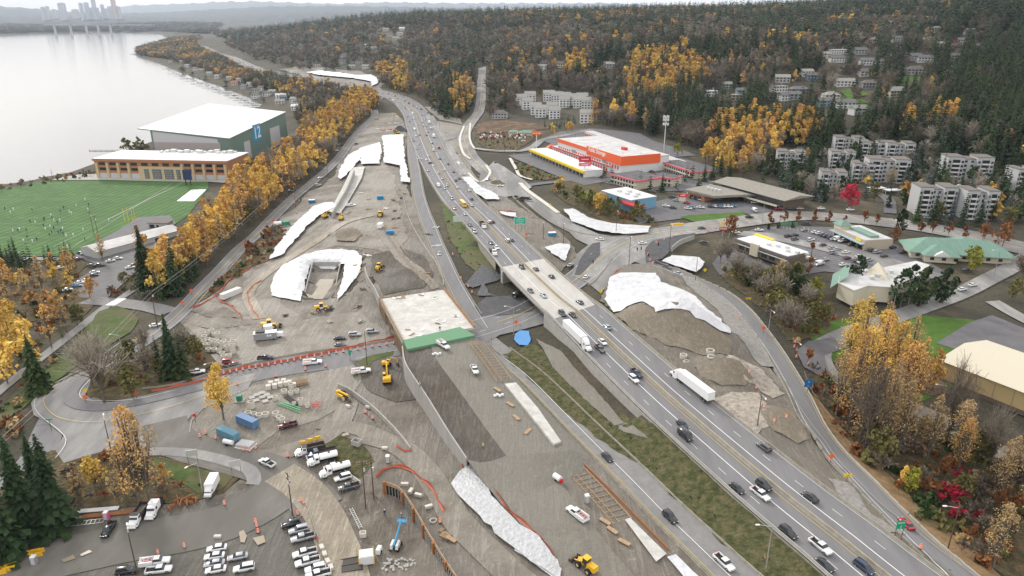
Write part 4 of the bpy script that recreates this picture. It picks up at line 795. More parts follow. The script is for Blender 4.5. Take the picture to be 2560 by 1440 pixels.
# walls of the pit
wallstrip('retaining_wall', [(*PW[0], 15.2), (*PW[1], 15.2)], 0, 10.5, 'panel_concrete', 'grey concrete end wall of the pit')
wallstrip('retaining_wall', [(*PW[0], 15.2), (*PW[6], 14.2), (*PW[5], 12.2)], 0, 10.5, 'panel_concrete', 'left concrete wing wall of the pit')
wallstrip('retaining_wall', [(*PW[1], 15.2), (*PW[2], 14.6), (*PW[3], 12.4)], 0, 10.5, 'panel_concrete', 'right concrete wing wall of the pit')
wallstrip('retaining_wall', [(*at(885,424,22), 22), (*at(866,470,22), 22), (*at(830,530,21.5), 21.5)], 0, 14, 'panel_concrete', 'grey wall on the left side of the upper bridge ramp', th=.8)
wallstrip('retaining_wall', [(*g3(1680,632), g3(1680,632)[2]+3), (*g3(1700,608), g3(1700,608)[2]+3), (*g3(1738,596), g3(1738,596)[2]+2.2)][0:0] or [(*G(1678,630), 22.5), (*G(1700,612), 22.5), (*G(1735,598), 22.3)], 0, 16, 'concrete', 'curved pale concrete wing wall beside the right turn lane')
# low kerb wall and fence east of the outer ramp
p = Path([(1985,960),(2010,1010),(2075,1100),(2140,1180),(2220,1260),(2300,1322),(2400,1400),(2480,1465)]); jersey('crash_barrier', p, 3, 0, p.S[-1], 'pole_grey', .8, 'thin grey guard rail above the wooded bank right of the ramp', 'guard rail', .3)
# formwork strips with rebar beside the ramp
def ladder(P, wd, lab):
 p = Path(P, ground=len(P[0]) < 3); e = empty('formwork', p.pt(0), 0, lab, 'formwork'); T_ = Matrix.Translation(-Vector(e.location)); q = MB(); q.M = T_; q2 = MB(); q2.M = T_
 zt = lambda d: p.pt(d)[2] + .2
 d = 0
 while d < p.S[-1]:
  x, y, z = p.pt(d, 0); h = p.head(d); q.box((x, y, z+.35), (.12, wd, .12), 0, h)
  for s_ in (-wd/2, wd/2, wd/2+1.6):
   x2, y2, _ = p.pt(min(d+1.1, p.S[-1]), s_); q2.box((x2, y2, z+.3), (2.4, .2, .35), 0, h)
  q2.box((*p.pt(d, wd/2+.8)[:2], z+.7), (.12, 2.2, .12), 0, h)
  d += 2.1
 q.build('cross_brace', 'timber', e); q2.build('edge_board', 'timber', e)
ladder([(1195,857,21.1),(1226,896,20.7),(1266,952,20.1)], 3.4, 'timber ladder formwork from the green deck to the white slab')
ladder([(1390,1112),(1430,1158),(1490,1222),(1560,1300)], 3.6, 'timber ladder formwork between the two white slabs')
ladder([(965,560),(985,600),(1015,640),(1050,680),(1075,712)], 2.5, 'timber formwork line along the dark soil north of the new bridge')
run([(1005,480),(1020,540),(1050,600),(1085,650),(1105,690),(1110,715)], 'long pale kerb beside the upper ramp', 'concrete', .7, .5)
run([(1262,950),(1330,1020),(1395,1098),(1460,1165),(1560,1265),(1670,1378)], 'rusty reinforcement and form line beside the lower ramp', 'rust', .8, .4, 'rebar_line', 'rebar')
top_block('concrete_slab', 'new_concrete', [(1262,959,20.2),(1290,956,20.2),(1345,1020,19.3),(1403,1103,18.4),(1384,1110,18.4),(1330,1042,19.3)], 0, 13, 'long white finished slab beside the ramp', 'concrete slab')
# ---------------------------------------------------------------- trees
def leafmat(name, a, b, c=None):
 nmat(name, [(.32, a), (.68, b)], .55, 3, .85, sc2=.045, dark=c or tuple((x+y)*.36 for x, y in zip(a, b)), spec=.15, rv=.18)
leafmat('fir', (.017,.036,.015), (.055,.092,.038)); leafmat('fir_blue', (.06,.09,.085), (.13,.17,.16)); leafmat('cedar', (.03,.055,.02), (.075,.11,.035))
leafmat('gold', (.60,.40,.09), (.88,.64,.17), (.72,.46,.11)); leafmat('amber', (.52,.30,.09), (.78,.50,.16), (.58,.33,.12)); leafmat('tan', (.36,.25,.12), (.58,.42,.20), (.42,.30,.16))
leafmat('olive', (.10,.105,.035), (.25,.22,.08)); leafmat('rust_leaf', (.16,.07,.03), (.38,.16,.06)); leafmat('crimson', (.36,.02,.045), (.68,.06,.12), (.45,.03,.06)); leafmat('lime', (.19,.20,.02), (.42,.40,.06))
leafmat('twig', (.14,.11,.085), (.29,.245,.195)); leafmat('twig_pale', (.24,.21,.17), (.44,.39,.32)); leafmat('twig_brown', (.14,.108,.082), (.27,.215,.165)); nmat('bark', [(.3,(.10,.08,.06)),(.7,(.22,.19,.15))], 1, 5, .9)
def quads(c, u, v):                        # centres, half vectors -> verts, faces
 V = np.stack([c-u-v, c+u-v, c+u+v, c-u+v], 1).reshape(-1, 3); n = len(c); return V, np.arange(4*n).reshape(-1, 4)
def unit(a): return a/(np.linalg.norm(a, axis=-1, keepdims=True)+1e-9)
def stem(p0, p1, r0, r1, n=5):
 a = np.array(p0, float); b = np.array(p1, float); d = unit(b-a); u = unit(np.cross(d, [.3, .9, .2])); w_ = np.cross(d, u); t = np.arange(n)*2*np.pi/n
 c = np.cos(t)[:, None]*u + np.sin(t)[:, None]*w_; V = np.concatenate([a+c*r0, b+c*r1]); return V, np.array([(i, (i+1)%n, n+(i+1)%n, n+i) for i in range(n)])
def join(L_):
 V = []; Fa = []; o = 0
 for v, f in L_: V.append(v); Fa.append(f+o); o += len(v)
 return np.concatenate(V), np.concatenate(Fa)
def conifer(rs, wh, br, seg, rad=.19, droop=.35, bare=.1):
 """unit height"""
 cs, us, vs = [], [], []
 for i in range(wh):
  t = (i+.5)/wh; z = bare + (1-bare)*t; R_ = rad*(1-t)**.8*rs.uniform(.75, 1.12) + .012
  for j in range(br):
   if rs.rand() < .12: continue
   a = 2*np.pi*(j+rs.rand()*.8)/br + i*1.3; l = R_*rs.uniform(.6, 1.2); o = np.array([math.cos(a), math.sin(a), 0.]); s_ = np.array([-math.sin(a), math.cos(a), 0.])
   for k in range(seg):
    f = (k+.6)/seg; c = o*l*f + np.array([0, 0, z - l*droop*f*f + rs.normal()*.004])
    wd = l*(1.05-f*.75)*.42*(1 if seg > 1 else 1.25); dr_ = unit(o + np.array([0, 0, -droop*2*f + rs.normal()*.25]))
    cs.append(c); us.append(dr_*l*.62/seg); vs.append(unit(s_ + np.array([0, 0, rs.normal()*.35]))*wd)
 return quads(np.array(cs), np.array(us), np.array(vs)), stem((0,0,0), (0,0,.93), .016, .003)
def lobes(rs, n, z0, z1, r, col=False):
 o = []
 for i in range(n):
  t = rs.rand(); z = z0+(z1-z0)*t; prof = math.sin(math.pi*min(1, .18+t*.82))**.7
  a = rs.rand()*6.28; rr = r*prof*rs.uniform(.25, .8); o.append((rr*math.cos(a), rr*math.sin(a), z, r*prof*rs.uniform(.32, .55)+.02))
 return o
def broad(rs, nl, nq, size, z0=.25, z1=.95, r=.3, stems=4, twig=False):
 lb = lobes(rs, nl, z0, z1, r); parts = []; cs, us, vs = [], [], []
 for x, y, z, q_ in lb:
  k = max(2, int(nq/nl)); d = unit(rs.normal(size=(k, 3))); c = np.array([x, y, z]) + d*q_*rs.uniform(.45, 1.0, (k, 1))*np.array([1, 1, 1.15])
  n_ = unit(d + rs.normal(size=(k, 3))*.7); u = unit(np.cross(n_, rs.normal(size=(k, 3)))); v = np.cross(n_, u); s_ = size*rs.uniform(.6, 1.3, (k, 1))
  cs.append(c); us.append(u*s_); vs.append(v*s_*.7)
 tr = [stem((0,0,0), (0,0,z0+.12), .017, .011)]
 for x, y, z, q_ in lb[:stems*2]: tr.append(stem((0,0,z0*.6+.05), (x,y,z), .009, .002, 4))
 return quads(np.concatenate(cs), np.concatenate(us), np.concatenate(vs)), join(tr)
def bare(rs, nb, nt_, wid, r=.26, leaf=0):
 tr = [stem((0,0,0), (0,0,.35), .016, .012)]; cs, us, vs = [], [], []
 for i in range(nb):
  a = rs.rand()*6.28; b0 = np.array([0, 0, rs.uniform(.15, .5)]); q_ = math.sqrt(rs.rand()); tip = np.array([math.cos(a)*r*q_, math.sin(a)*r*q_, (.98 - .38*q_*q_)*rs.uniform(.9, 1)]); tr.append(stem(b0, tip, .008, .002, 4))
  for k in range(nt_):
   f = rs.uniform(.3, 1.0); p = b0+(tip-b0)*f; d = unit((tip-b0)*.6 + rs.normal(size=3)*.28*np.array([1, 1, .8]) + np.array([0, 0, .1])); l = rs.uniform(.04, .11); n_ = unit(np.cross(d, rs.normal(size=3)))
   cs.append(p+d*l); us.append(d*l); vs.append(n_*wid*rs.uniform(.5, 1.5))
 return quads(np.array(cs), np.array(us), np.array(vs)), join(tr)
RS = np.random.RandomState
PROTO = {}
def proto(shape, lod):
 k = (shape, lod)
 if k in PROTO: return PROTO[k]
 o = []
 for s_ in range(3 if lod else 4):
  rs = RS(s_*17 + lod*5 + len(shape))
  if shape == 'fir': q_ = conifer(rs, (40, 17, 8)[lod], (11, 7, 5)[lod], (3, 2, 1)[lod], (.15, .175, .16, .19)[s_])
  elif shape == 'pine': q_ = broad(rs, (26, 12, 6)[lod], (2200, 360, 70)[lod], (.017, .04, .085)[lod], .15, .97, .3)
  elif shape == 'round': q_ = broad(rs, (24, 12, 7)[lod], (2600, 400, 80)[lod], (.015, .036, .075)[lod], .26, .93, .34)
  elif shape == 'tall': q_ = broad(rs, (26, 14, 7)[lod], (2600, 420, 80)[lod], (.012, .03, .065)[lod], .22, .97, .21)
  elif shape == 'airy': q_ = broad(rs, (44, 22, 9)[lod], (1250, 300, 70)[lod], (.0078, .019, .05)[lod], .26, .99, .17, 16)
  elif shape == 'bare': q_ = bare(rs, (40, 30, 15)[lod], (26, 17, 9)[lod], (.0018, .0055, .02)[lod], .33)
  elif shape == 'column': q_ = broad(rs, (10, 8, 5)[lod], (900, 260, 60)[lod], (.014, .03, .06)[lod], .08, .95, .07)
  elif shape == 'bush': q_ = broad(rs, (20, 9, 5)[lod], (1500, 260, 50)[lod], (.03, .075, .15)[lod], .12, .8, .55, 2)
  elif shape == 'thicket': q_ = bare(rs, (26, 14, 6)[lod], (30, 14, 7)[lod], (.011, .028, .08)[lod], .6)
  o.append(q_)
 PROTO[k] = o; return o
def npmesh(name, groups):
 """groups: [(V, F, material)]"""
 me = bpy.data.meshes.new(name); o = 0; Vs, Fs, Ms = [], [], []
 mats_ = []
 for V, Fc, m in groups:
  if m not in mats_: mats_.append(m)
  Vs.append(V); Fs.append(Fc+o); Ms.append(np.full(len(Fc), mats_.index(m))); o += len(V)
 V = np.concatenate(Vs); Fc = np.concatenate(Fs); Ms = np.concatenate(Ms)
 me.vertices.add(len(V)); me.vertices.foreach_set('co', V.astype('f').ravel()); me.loops.add(Fc.size); me.loops.foreach_set('vertex_index', Fc.ravel().astype('i'))
 me.polygons.add(len(Fc)); me.polygons.foreach_set('loop_start', (np.arange(len(Fc))*4).astype('i')); me.polygons.foreach_set('loop_total', np.full(len(Fc), 4, 'i'))
 me.polygons.foreach_set('material_index', Ms.astype('i'))
 for m in mats_: me.materials.append(MATS[m])
 me.update(calc_edges=True); return me
# species: shape, leaf materials, category, name, height range
SPEC = {
 'fir': ('fir', ['fir','fir','cedar'], 'conifer', 'conifer', (22, 37)), 'bfir': ('fir', ['fir_blue'], 'conifer', 'conifer', (14, 22)), 'sfir': ('fir', ['cedar','fir'], 'conifer', 'conifer', (9, 14)), 'pine': ('pine', ['fir','cedar'], 'conifer', 'conifer', (13, 19)),
 'bare': ('bare', ['twig','twig_brown','twig_pale','twig'], 'bare tree', 'bare_tree', (14, 23)), 'pale': ('bare', ['twig_pale'], 'bare tree', 'bare_tree', (12, 18)),
 'gold': ('tall', ['gold','gold','amber'], 'autumn tree', 'autumn_tree', (19, 27)), 'amber': ('round', ['amber','gold'], 'autumn tree', 'autumn_tree', (10, 17)), 'tan': ('airy', ['tan','amber','tan'], 'autumn tree', 'autumn_tree', (18, 27)),
 'rust': ('round', ['rust_leaf'], 'autumn tree', 'autumn_tree', (8, 13)), 'red': ('round', ['crimson'], 'autumn tree', 'autumn_tree', (8, 13)), 'lime': ('round', ['lime'], 'autumn tree', 'autumn_tree', (8, 13)),
 'olive': ('round', ['olive'], 'leafy tree', 'leafy_tree', (9, 15)), 'bush': ('bush', ['olive','rust_leaf','cedar','tan'], 'shrub', 'shrub', (2.5, 5.5)), 'brown': ('thicket', ['twig_brown','rust_leaf','twig'], 'shrub', 'shrub', (3, 7)), 'hedge': ('bush', ['cedar'], 'shrub', 'shrub', (2, 4)), 'redbush': ('thicket', ['crimson'], 'shrub', 'shrub', (4, 6))}
TREES = []     # x, y, z, height, width factor, species, material, label
def tree(px, py, h, sp, wf=1.0, label=None, m=None, near=None):
 x, y = G(px, py); sh = SPEC[sp]; TREES.append([x, y, float(H(x, y)), h, wf, sp, m or rnd.choice(sh[1]), label])
KEEP = []      # image outlines that scattered crowns must not cover
def keep(*P):
 for p in P: KEEP.append(np.array(p, float))
HOUSE_X = []   # (x, y, radius) to keep free
def scatter(P, sp, s, mix, hs=1.0, seed=1, cov=True, far=0, wf=1.0, road=3.0, maxn=9999):
 """P: outline in the picture of the ground they stand on"""
 rs = RS(seed); W = np.array([G(a, b) for a, b in P]) if not far else None
 out_ = []; c = 0
 if far:
  Y = 250.
  while Y < far:
   st = max(s, Y*(.0112 if Y < 1500 else .0125 if far < 9000 else .0068)); hwid = Y*.78
   for x in np.arange(-hwid if Y > 500 else -100, hwid, st):
    out_.append((x+rs.uniform(-.45, .45)*st, Y+rs.uniform(-.45, .45)*st))
   Y += st
 else:
  x0, y0 = W.min(0); x1, y1 = W.max(0)
  for yy in np.arange(y0, y1, s):
   for xx in np.arange(x0, x1, s): out_.append((xx+rs.uniform(-.45, .45)*s, yy+rs.uniform(-.45, .45)*s))
 A_ = np.array(out_)
 if not len(A_): return
 z = H(A_[:, 0], A_[:, 1]); px, py = proj(A_[:, 0], A_[:, 1], z)
 ok = inpoly(P, px, py) & (z > .6)
 names = list(mix); wts = np.array([mix[k] for k in names], float); wts /= wts.sum()
 A_, z, px, py = A_[ok], z[ok], px[ok], py[ok]; g_ = np.ones(len(A_), bool); ax_, ay_ = A_[:, 0], A_[:, 1]
 if not len(A_): return
 for hx, hy, hr in HOUSE_X: g_ &= (ax_-hx)**2 + (ay_-hy)**2 > (hr+2)**2
 for P_, c_, R_, w_ in RD:
  m_ = (np.abs(ax_-c_[0]) < R_) & (np.abs(ay_-c_[1]) < R_)
  if m_.any(): k_ = np.where(m_)[0]; g_[k_[segdist(P_, ax_[k_], ay_[k_]) < w_+road]] = False
 A_, z, px, py = A_[g_], z[g_], px[g_], py[g_]; hh = rs.rand(len(A_)); DD = np.hypot(A_[:, 0], A_[:, 1])
 if cov:
  hm = 22*hs; tx, ty = proj(A_[:, 0], A_[:, 1], z+hm); pr = 3.5*F/DD; bad = np.zeros(len(A_), bool)
  for P_ in KEEP:
   for X_, Y_ in ((px, py), (tx, ty), (px-pr, (py+ty)/2), (px+pr, (py+ty)/2), ((px+tx)/2, (py+ty)/2), (px, ty*.7+py*.3), (px, ty*.3+py*.7)): bad |= inpoly(P_, X_, Y_)
  A_, z, px, py, hh, DD = [q__[~bad] for q__ in (A_, z, px, py, hh, DD)]
 for (x, y), zz, a, b in zip(A_, z, px, py):
  q_ = math.sin(x*.021+seed)+math.sin(y*.017+x*.009)+math.sin((x-y)*.031)
  t = wts.copy()
  for k, nme in enumerate(names):
   if nme in ('fir',): t[k] *= math.exp(.9*q_)*(1 + 1.8*max(0, min(2, (a-1500)/500)) if far else 1)
   elif nme in ('gold', 'tan', 'amber'): t[k] *= math.exp(1.2*math.sin(x*.013-y*.011+2))*(.45 if far and a < 1150 else 1)
  t /= t.sum(); nme = names[int(rs.choice(len(names), p=t))]; lo, hi = SPEC[nme][4]; h = rs.uniform(lo, hi)*hs
  w_ = wf*(1 + max(0, min(3, (math.hypot(x, y)-900)/1800)))
  TREES.append([x, y, float(zz), h, w_, nme, SPEC[nme][1][int(rs.randint(len(SPEC[nme][1])))], None]); c += 1
  if c >= maxn: break
RD = []
for P, hw_ in ROADS:
 for i in range(0, len(P)-1, 6):
  s_ = P[i:i+7]; a = np.array(s_); c_ = a.mean(0); RD.append((s_, c_, float(np.abs(a-c_).max())+hw_+8, hw_))
# ---------------------------------------------------------------- buildings
mat('wall_white', (.68,.68,.67), .8); mat('wall_cream', (.60,.55,.43), .8); mat('wall_tan', (.36,.31,.25), .8); mat('wall_grey', (.30,.31,.32), .8); mat('wall_blue', (.20,.29,.36), .8); mat('wall_brown', (.16,.12,.09), .8); mat('wall_mid', (.45,.455,.455), .8); mat('wall_pink', (.5,.36,.3), .8)
nmat('roof_grey', [(.3,(.14,.14,.145)),(.7,(.21,.205,.205))], .8, 8, .9); nmat('roof_brown', [(.3,(.14,.125,.115)),(.7,(.21,.19,.17))], .8, 8, .9); nmat('roof_pale', [(.3,(.28,.27,.25)),(.7,(.37,.36,.33))], .8, 8, .9); nmat('roof_white', [(.3,(.60,.60,.60)),(.7,(.74,.74,.735))], .15, 8, .6)
nmat('roof_dirty', [(.3,(.42,.41,.40)),(.6,(.58,.57,.56)),(.8,(.70,.69,.68))], .12, 9, .7); nmat('roof_green', [(.3,(.15,.26,.205)),(.7,(.20,.32,.26))], .1, 6, .6, stretch=(8,1,1)); nmat('roof_taupe', [(.3,(.24,.22,.19)),(.7,(.31,.29,.25))], .5, 8, .9); nmat('roof_tar', [(.3,(.07,.07,.075)),(.7,(.16,.155,.16))], .25, 9, .8); mat('roof_red', (.45,.13,.09), .8)
mat('brick_orange', (.46,.20,.11), .85); mat('sandstone', (.55,.43,.26), .85); mat('hall_green', (.155,.225,.19), .6); mat('hall_grey', (.50,.51,.52), .6); mat('hall_taupe', (.37,.34,.33), .7); mat('orange_panel', (.80,.13,.035), .5); mat('door_red', (.62,.06,.05), .6); mat('sign_yellow', (.80,.58,.03), .5); mat('hotel_pink', (.72,.17,.22), .6); mat('clinic_blue', (.17,.34,.47), .7); mat('warehouse_yellow', (.56,.43,.22), .7); mat('board_blue', (.03,.30,.55), .5); mat('tan_wall', (.45,.38,.30), .85); mat('awning_blue', (.35,.45,.48), .6)
def text(s_, size, m, parent, M, name='lettering', depth=.05, bold=0):
 cu = bpy.data.curves.new('t', 'FONT'); cu.body = s_; cu.size = size; cu.align_x = 'CENTER'; cu.align_y = 'CENTER'; cu.extrude = depth; cu.offset = bold
 t = bpy.data.objects.new('t', cu); COL.objects.link(t); me = bpy.data.meshes.new_from_object(t); bpy.data.objects.remove(t); bpy.data.curves.remove(cu)
 me.name = name; me.materials.clear(); me.materials.append(MATS[m]); o = bpy.data.objects.new(name, me); COL.objects.link(o); o.parent = parent; o.matrix_local = M; return o
def upright(x, y, z, h):                     # text plane: faces direction h-90deg; reads along heading h
 return Matrix.Translation((x, y, z)) @ Matrix.Rotation(h, 4, 'Z') @ Matrix.Rotation(math.pi/2, 4, 'X')
class Bld:
 """rectangular building in its own frame: x along the front, y away from the camera, origin at front-left ground corner"""
 def __init__(s, name, label, cat, x, y, z, h, group=None):
  s.o = empty(name, (x, y, z), h, label, cat, group); s.h = h; HOUSE_X.append((x, y, 6))
 def box(s, nm, m, x0, x1, y0, y1, z0, z1, lab=None):
  q = MB(); q.box(((x0+x1)/2, (y0+y1)/2, (z0+z1)/2), (x1-x0, y1-y0, z1-z0)); o = q.build(nm, m, s.o)
  if lab: o['label'] = lab
  return o
 def poly(s, nm, m, P, z0, z1, lab=None):
  q = MB(); q.prism(P, z0, z1); o = q.build(nm, m, s.o)
  if lab: o['label'] = lab
  return o
 def front(s, nm, m, cells, y=0, d=.12):     # list of (x0, x1, z0, z1) on the front wall, one part each
  for a, b, c, e_ in cells: s.box(nm, m, a, b, y-d, y+.05, c, e_)
 def side(s, nm, m, cells, x, d=.12):
  for a, b, c, e_ in cells: s.box(nm, m, x-.05, x+d, a, b, c, e_)
def free(px0, py0, px1, py1, n=6, r=8):
 a = np.array(G(px0, py0)); b = np.array(G(px1, py1))
 for k in range(n+1): c_ = a+(b-a)*k/n; HOUSE_X.append((c_[0], c_[1], r))
HR = R(-5.5)
# training centre office
ax, ay = at(243, 444, 5); b = Bld('office_building', 'three storey orange brick and sandstone building at the end of the playing field', 'building', ax, ay, 4.6, HR)
W_ = 116; D_ = 40
b.box('wall', 'brick_orange', 0, W_, 0, D_, 0, 16); b.box('roof', 'roof_white', -.6, W_+.6, -.6, D_+.6, 16, 16.7); b.box('cornice', 'brick_orange', -.9, W_+.9, -.9, -.62, 14.6, 16.5)
for k in range(13):
 x = 2 + k*9.35
 if not 36 < x < 74: b.box('pilaster', 'sandstone', x-1, x+1, -.9, .1, 0, 13.2)
 if k < 12:
  b.box('window', 'glass_dark', x+2, x+7.6, -.25, .05, 11.2, 13.6)
  if not 36 < x+4 < 76: b.box('window', 'glass_dark', x+2, x+7.6, -.25, .05, 6.9, 9.2); b.box('door_panel', 'hall_grey', x+1.2, x+8.4, -.3, .05, 0, 4.6)
b.box('portal', 'sandstone', 38.5, 76.5, -.8, .1, 0, 10.6)
for x0, x1 in ((43.5, 47.5), (50.5, 58.5), (61, 69), (71.5, 75)):
 f = b.box('window', 'glass_blue', x0, x1, -1.0, -.7, .6, 8.6)
 q = MB(); q.M = None
 for k in range(1, 5): q.box(((x0+x1)/2, -1.03, .6+k*1.6), (x1-x0, .1, .15))
 for k in range(1, int((x1-x0)/1.2)): q.box((x0+k*1.2, -1.03, 4.6), (.12, .1, 8))
 q.build('mullion', 'sandstone', f)
for k in range(16): b.box('rooftop_unit', 'pale_metal', 40+k*4.3, 42.5+k*4.3+(k%3), D_-9+(k%4)*1.5, D_-5.5+(k%4)*1.5, 16.7, 18+(k%3)*.5)
# indoor hall
h0 = np.array([math.cos(HR), math.sin(HR)]); h1 = np.array([-h0[1], h0[0]])
R0 = np.array([-255., 655.]); L0 = R0 - h0*76
b = Bld('sports_hall', 'huge green clad hall with white sloping roof by the lake', 'building', L0[0], L0[1], 4.6, HR); LW_, LD = 76, 132
zt = lambda x, y: 32.0 - x*.09 + y*.055
q = MB(); q.prism([(2, 0), (LW_, 0), (LW_, LD), (2, LD)], 0, lambda x, y: zt(x, y)-.5); q.build('wall', 'hall_green', b.o)
q = MB(); q.prism([(-9, -1), (LW_+.6, -1), (LW_+.6, LD+1), (-9, LD+1)], lambda x, y: zt(x, y)-.9, zt, 0, 1); q.build('roof', ['hall_green', 'roof_white'], b.o)
q = MB(); q.add([(4, -.2, 0), (65, -.2, 0), (65, -.2, 24.0), (4, -.2, 30.3)], [(0,1,2,3)]); q.prism([(4, -.25), (66, -.25), (66, .1), (4, .1)], 20.5, lambda x, y: zt(x, 0)-2.2-x*.045); q.build('clerestory', 'hall_grey', b.o)
q = MB(); q.prism([(4, -.35), (67, -.35), (67, .1), (4, .1)], 0, 20.5); q.build('lower_panel', 'hall_taupe', b.o)
b.side('door_panel', 'hall_grey', [(27, 40, 0, 17), (88, 112, 0, 21)], LW_)
s_ = b.box('sign_board', 'board_blue', LW_, LW_+.25, 49, 67, 13.5, 29.5, 'square blue panel with the white number 12')
text('12', 16, 'white', s_, upright(LW_+.3, 58, 21.3, math.pi/2), bold=.25)
for k in range(7): b.box('seam', 'hall_green', LW_-.05, LW_+.1, 18.8*k+8, 18.8*k+8.3, 0, zt(LW_, 18.8*k)-1)
free(380, 400, 560, 400, 8, 26); free(560, 380, 690, 345, 10, 30)
# maintenance shed by the field
ax, ay = at(207, 632, 4); bx_, by_ = at(300, 585, 4); hh = math.atan2(by_-ay, bx_-ax)
b = Bld('shed', 'long pale grey metal shed with low pitched roof at the corner of the playing field', 'shed', *at(207, 640, 4), 4, R(58))
b.box('wall', 'pale_metal', 0, 52, -16, 0, 0, 5.2); q = MB(); q.add([(-.5,.5,5.2),(52.5,.5,5.2),(52.5,-8,7.4),(-.5,-8,7.4),(-.5,-16.5,5.2),(52.5,-16.5,5.2)], [(0,1,2,3)[::-1],(3,2,5,4)[::-1],(0,3,4),(1,5,2)]); q.build('roof', 'roof_dirty', b.o)
b.box('door', 'black', 35, 39, -16.2, -15.9, 0, 4); free(225, 620, 330, 560, 6, 14)
b = Bld('storage_building', 'low grey open fronted store behind the goal posts', 'shed', *at(372, 575, 4), 4, R(-3)); b.box('wall', 'concrete', 0, 13, 0, 7, 0, 4.6); b.front('opening_shade', 'black', [(1, 4, 0, 3.6), (5.5, 7, 0, 3.4)]); b.box('roof', 'roof_brown', -.5, 13.5, -.5, 7.5, 4.6, 4.9); free(350, 575, 410, 570, 3, 12)  # wall is solid; black panels paint the dark inside of the open front
# blue number board for labels: storage complex
def from_roof(A, B, z):                      # origin and heading from two roof corners seen at height z
 a = at(*A, z); b = at(*B, z); return a, math.atan2(b[1]-a[1], b[0]-a[0]), math.dist(a, b)
gz = 21.5
a, h, l = from_roof((1395, 346), (1555, 397), gz+12); b = Bld('storage_building', 'large white storage building with bright orange fascia', 'building', *a, gz-.5, h); D_ = 42
b.box('wall', 'wall_white', 0, l, 0, D_, 0, 12); b.box('roof', 'roof_dirty', -.3, l+.3, -.3, D_+.3, 12, 12.4); b.box('fascia', 'orange_panel', -.4, l+.4, -.45, -.05, 9.6, 12.6)
f = b.box('tall_fascia', 'orange_panel', l*.5, l+.6, -.9, -.46, 7.4, 14.2); b.box('side_fascia', 'orange_panel', l-.05, l+.7, -.45, D_*.8, 7.4, 14.2)
text('Public Storage', 4.6, 'white', f, upright(l*.66, -1.0, 12.2, 0), bold=.08)
for k in range(26):
 if k in (6, 7, 19, 20): continue
 b.box('door', 'door_red', 2+k*(l-4)/26, 2+k*(l-4)/26+1.9, -.2, .05, 3.6, 6.2)
for k in (6.3, 19.3): b.box('lift_lobby', 'wall_grey', 2+k*(l-4)/26, 8+k*(l-4)/26, -.5, .05, 2.5, 7.5)
b.box('penthouse', 'door_red', l*.66, l*.66+5, D_*.5, D_*.5+3, 12.4, 14.5); free(1400, 375, 1600, 400, 8, 18); free(1430, 350, 1640, 380, 8, 16)
a, h, l = from_roof((1379, 364), (1524, 414), gz+4.5); b = Bld('storage_building', 'low white storage row with red doors between the big orange building and the yellow shop', 'building', *a, gz-.5, h); b.box('wall', 'wall_white', 0, l, 0, 13, 0, 4.5); b.box('roof', 'roof_dirty', -.3, l+.3, -.3, 13.3, 4.5, 4.8); b.box('fascia', 'door_red', -.3, l+.3, -.5, -.32, 3.9, 4.9)
for k in range(24): b.box('door', 'door_red', 1+k*(l-2)/24, 1+k*(l-2)/24+1.7, -.2, .05, 0, 2.9)
q = MB(); q.add([(-7,-2,3),(-1,-2,3),(-1,6,3),(-7,6,3),(-4,2,6)], [(0,1,4),(1,2,4),(2,3,4),(3,0,4)]); q.box((-4,2,1.5),(4,5,3)); q.build('office', 'orange_panel', b.o)
a, h, l = from_roof((1327, 371), (1462, 438-12), gz+5); b = Bld('shop_building', 'long white shop with bright yellow sign band', 'shop', *a, gz-.6, h); b.box('wall', 'wall_white', 0, l, 0, 15, 0, 5); b.box('roof', 'roof_white', -.2, l+.2, -.2, 15.2, 5, 5.3); b.box('sign_band', 'sign_yellow', -.6, l+.2, -1.6, -.02, 3.4, 5.1)
for k in range(16): b.box('window', 'glass_dark', 1.5+k*(l-3)/16, 1.5+(k+.85)*(l-3)/16, -.15, .05, .3, 2.9)
free(1330, 390, 1480, 440, 8, 10)
a, h, l = from_roof((1462, 327), (1515, 345), gz+6); b = Bld('storage_building', 'white storage wing with orange doors behind the big orange building', 'building', *a, gz+1, h); b.box('wall', 'wall_white', 0, l*3.6, 0, 9, 0, 4.5); b.box('roof', 'roof_dirty', -.2, l*3.6+.2, -.2, 9.2, 4.5, 4.8)
for k in range(40): b.box('door', 'door_red', 1+k*(l*3.6-2)/40, 1+(k+.65)*(l*3.6-2)/40, -.2, .05, 0, 3)
free(1470, 335, 1660, 385, 8, 10)
keep([(1395,330),(1470,322),(1640,372),(1665,385),(1612,400),(1555,420),(1480,440),(1325,400),(1325,368)])
def pole_sign(px, py, h, boards, label, r=.25, pm='pole_grey'):
 x, y, z = g3(px, py); o = empty('pole_sign', (x, y, z), 0, label, 'sign'); q = MB(); q.cyl((0,0,0),(0,0,h),r, n=8); q.build('pole', pm, o)
 for zc, w_, hh_, m, t, ts, tm in boards:
  q = MB(); q.box((0,-.1,zc),(w_,.5,hh_)); s_ = q.build('sign_board', m, o)
  if t: text(t, ts, tm, s_, upright(0, -.4, zc, 0), bold=.03)
 return o
pole_sign(1341, 372, 15, [(14, 9, 2.6, 'orange_panel', 'Public Storage', 1.3, 'white')], 'tall orange sign on a white pole', .3, 'white')
pole_sign(1461, 440, 14.5, [(12.6, 9, 4.2, 'red', 'Extended', 1.4, 'white'), (8.6, 9, 2.4, 'hotel_pink', 'self storage', 1.1, 'white')], 'red sign with white emblem beside the yellow shop')
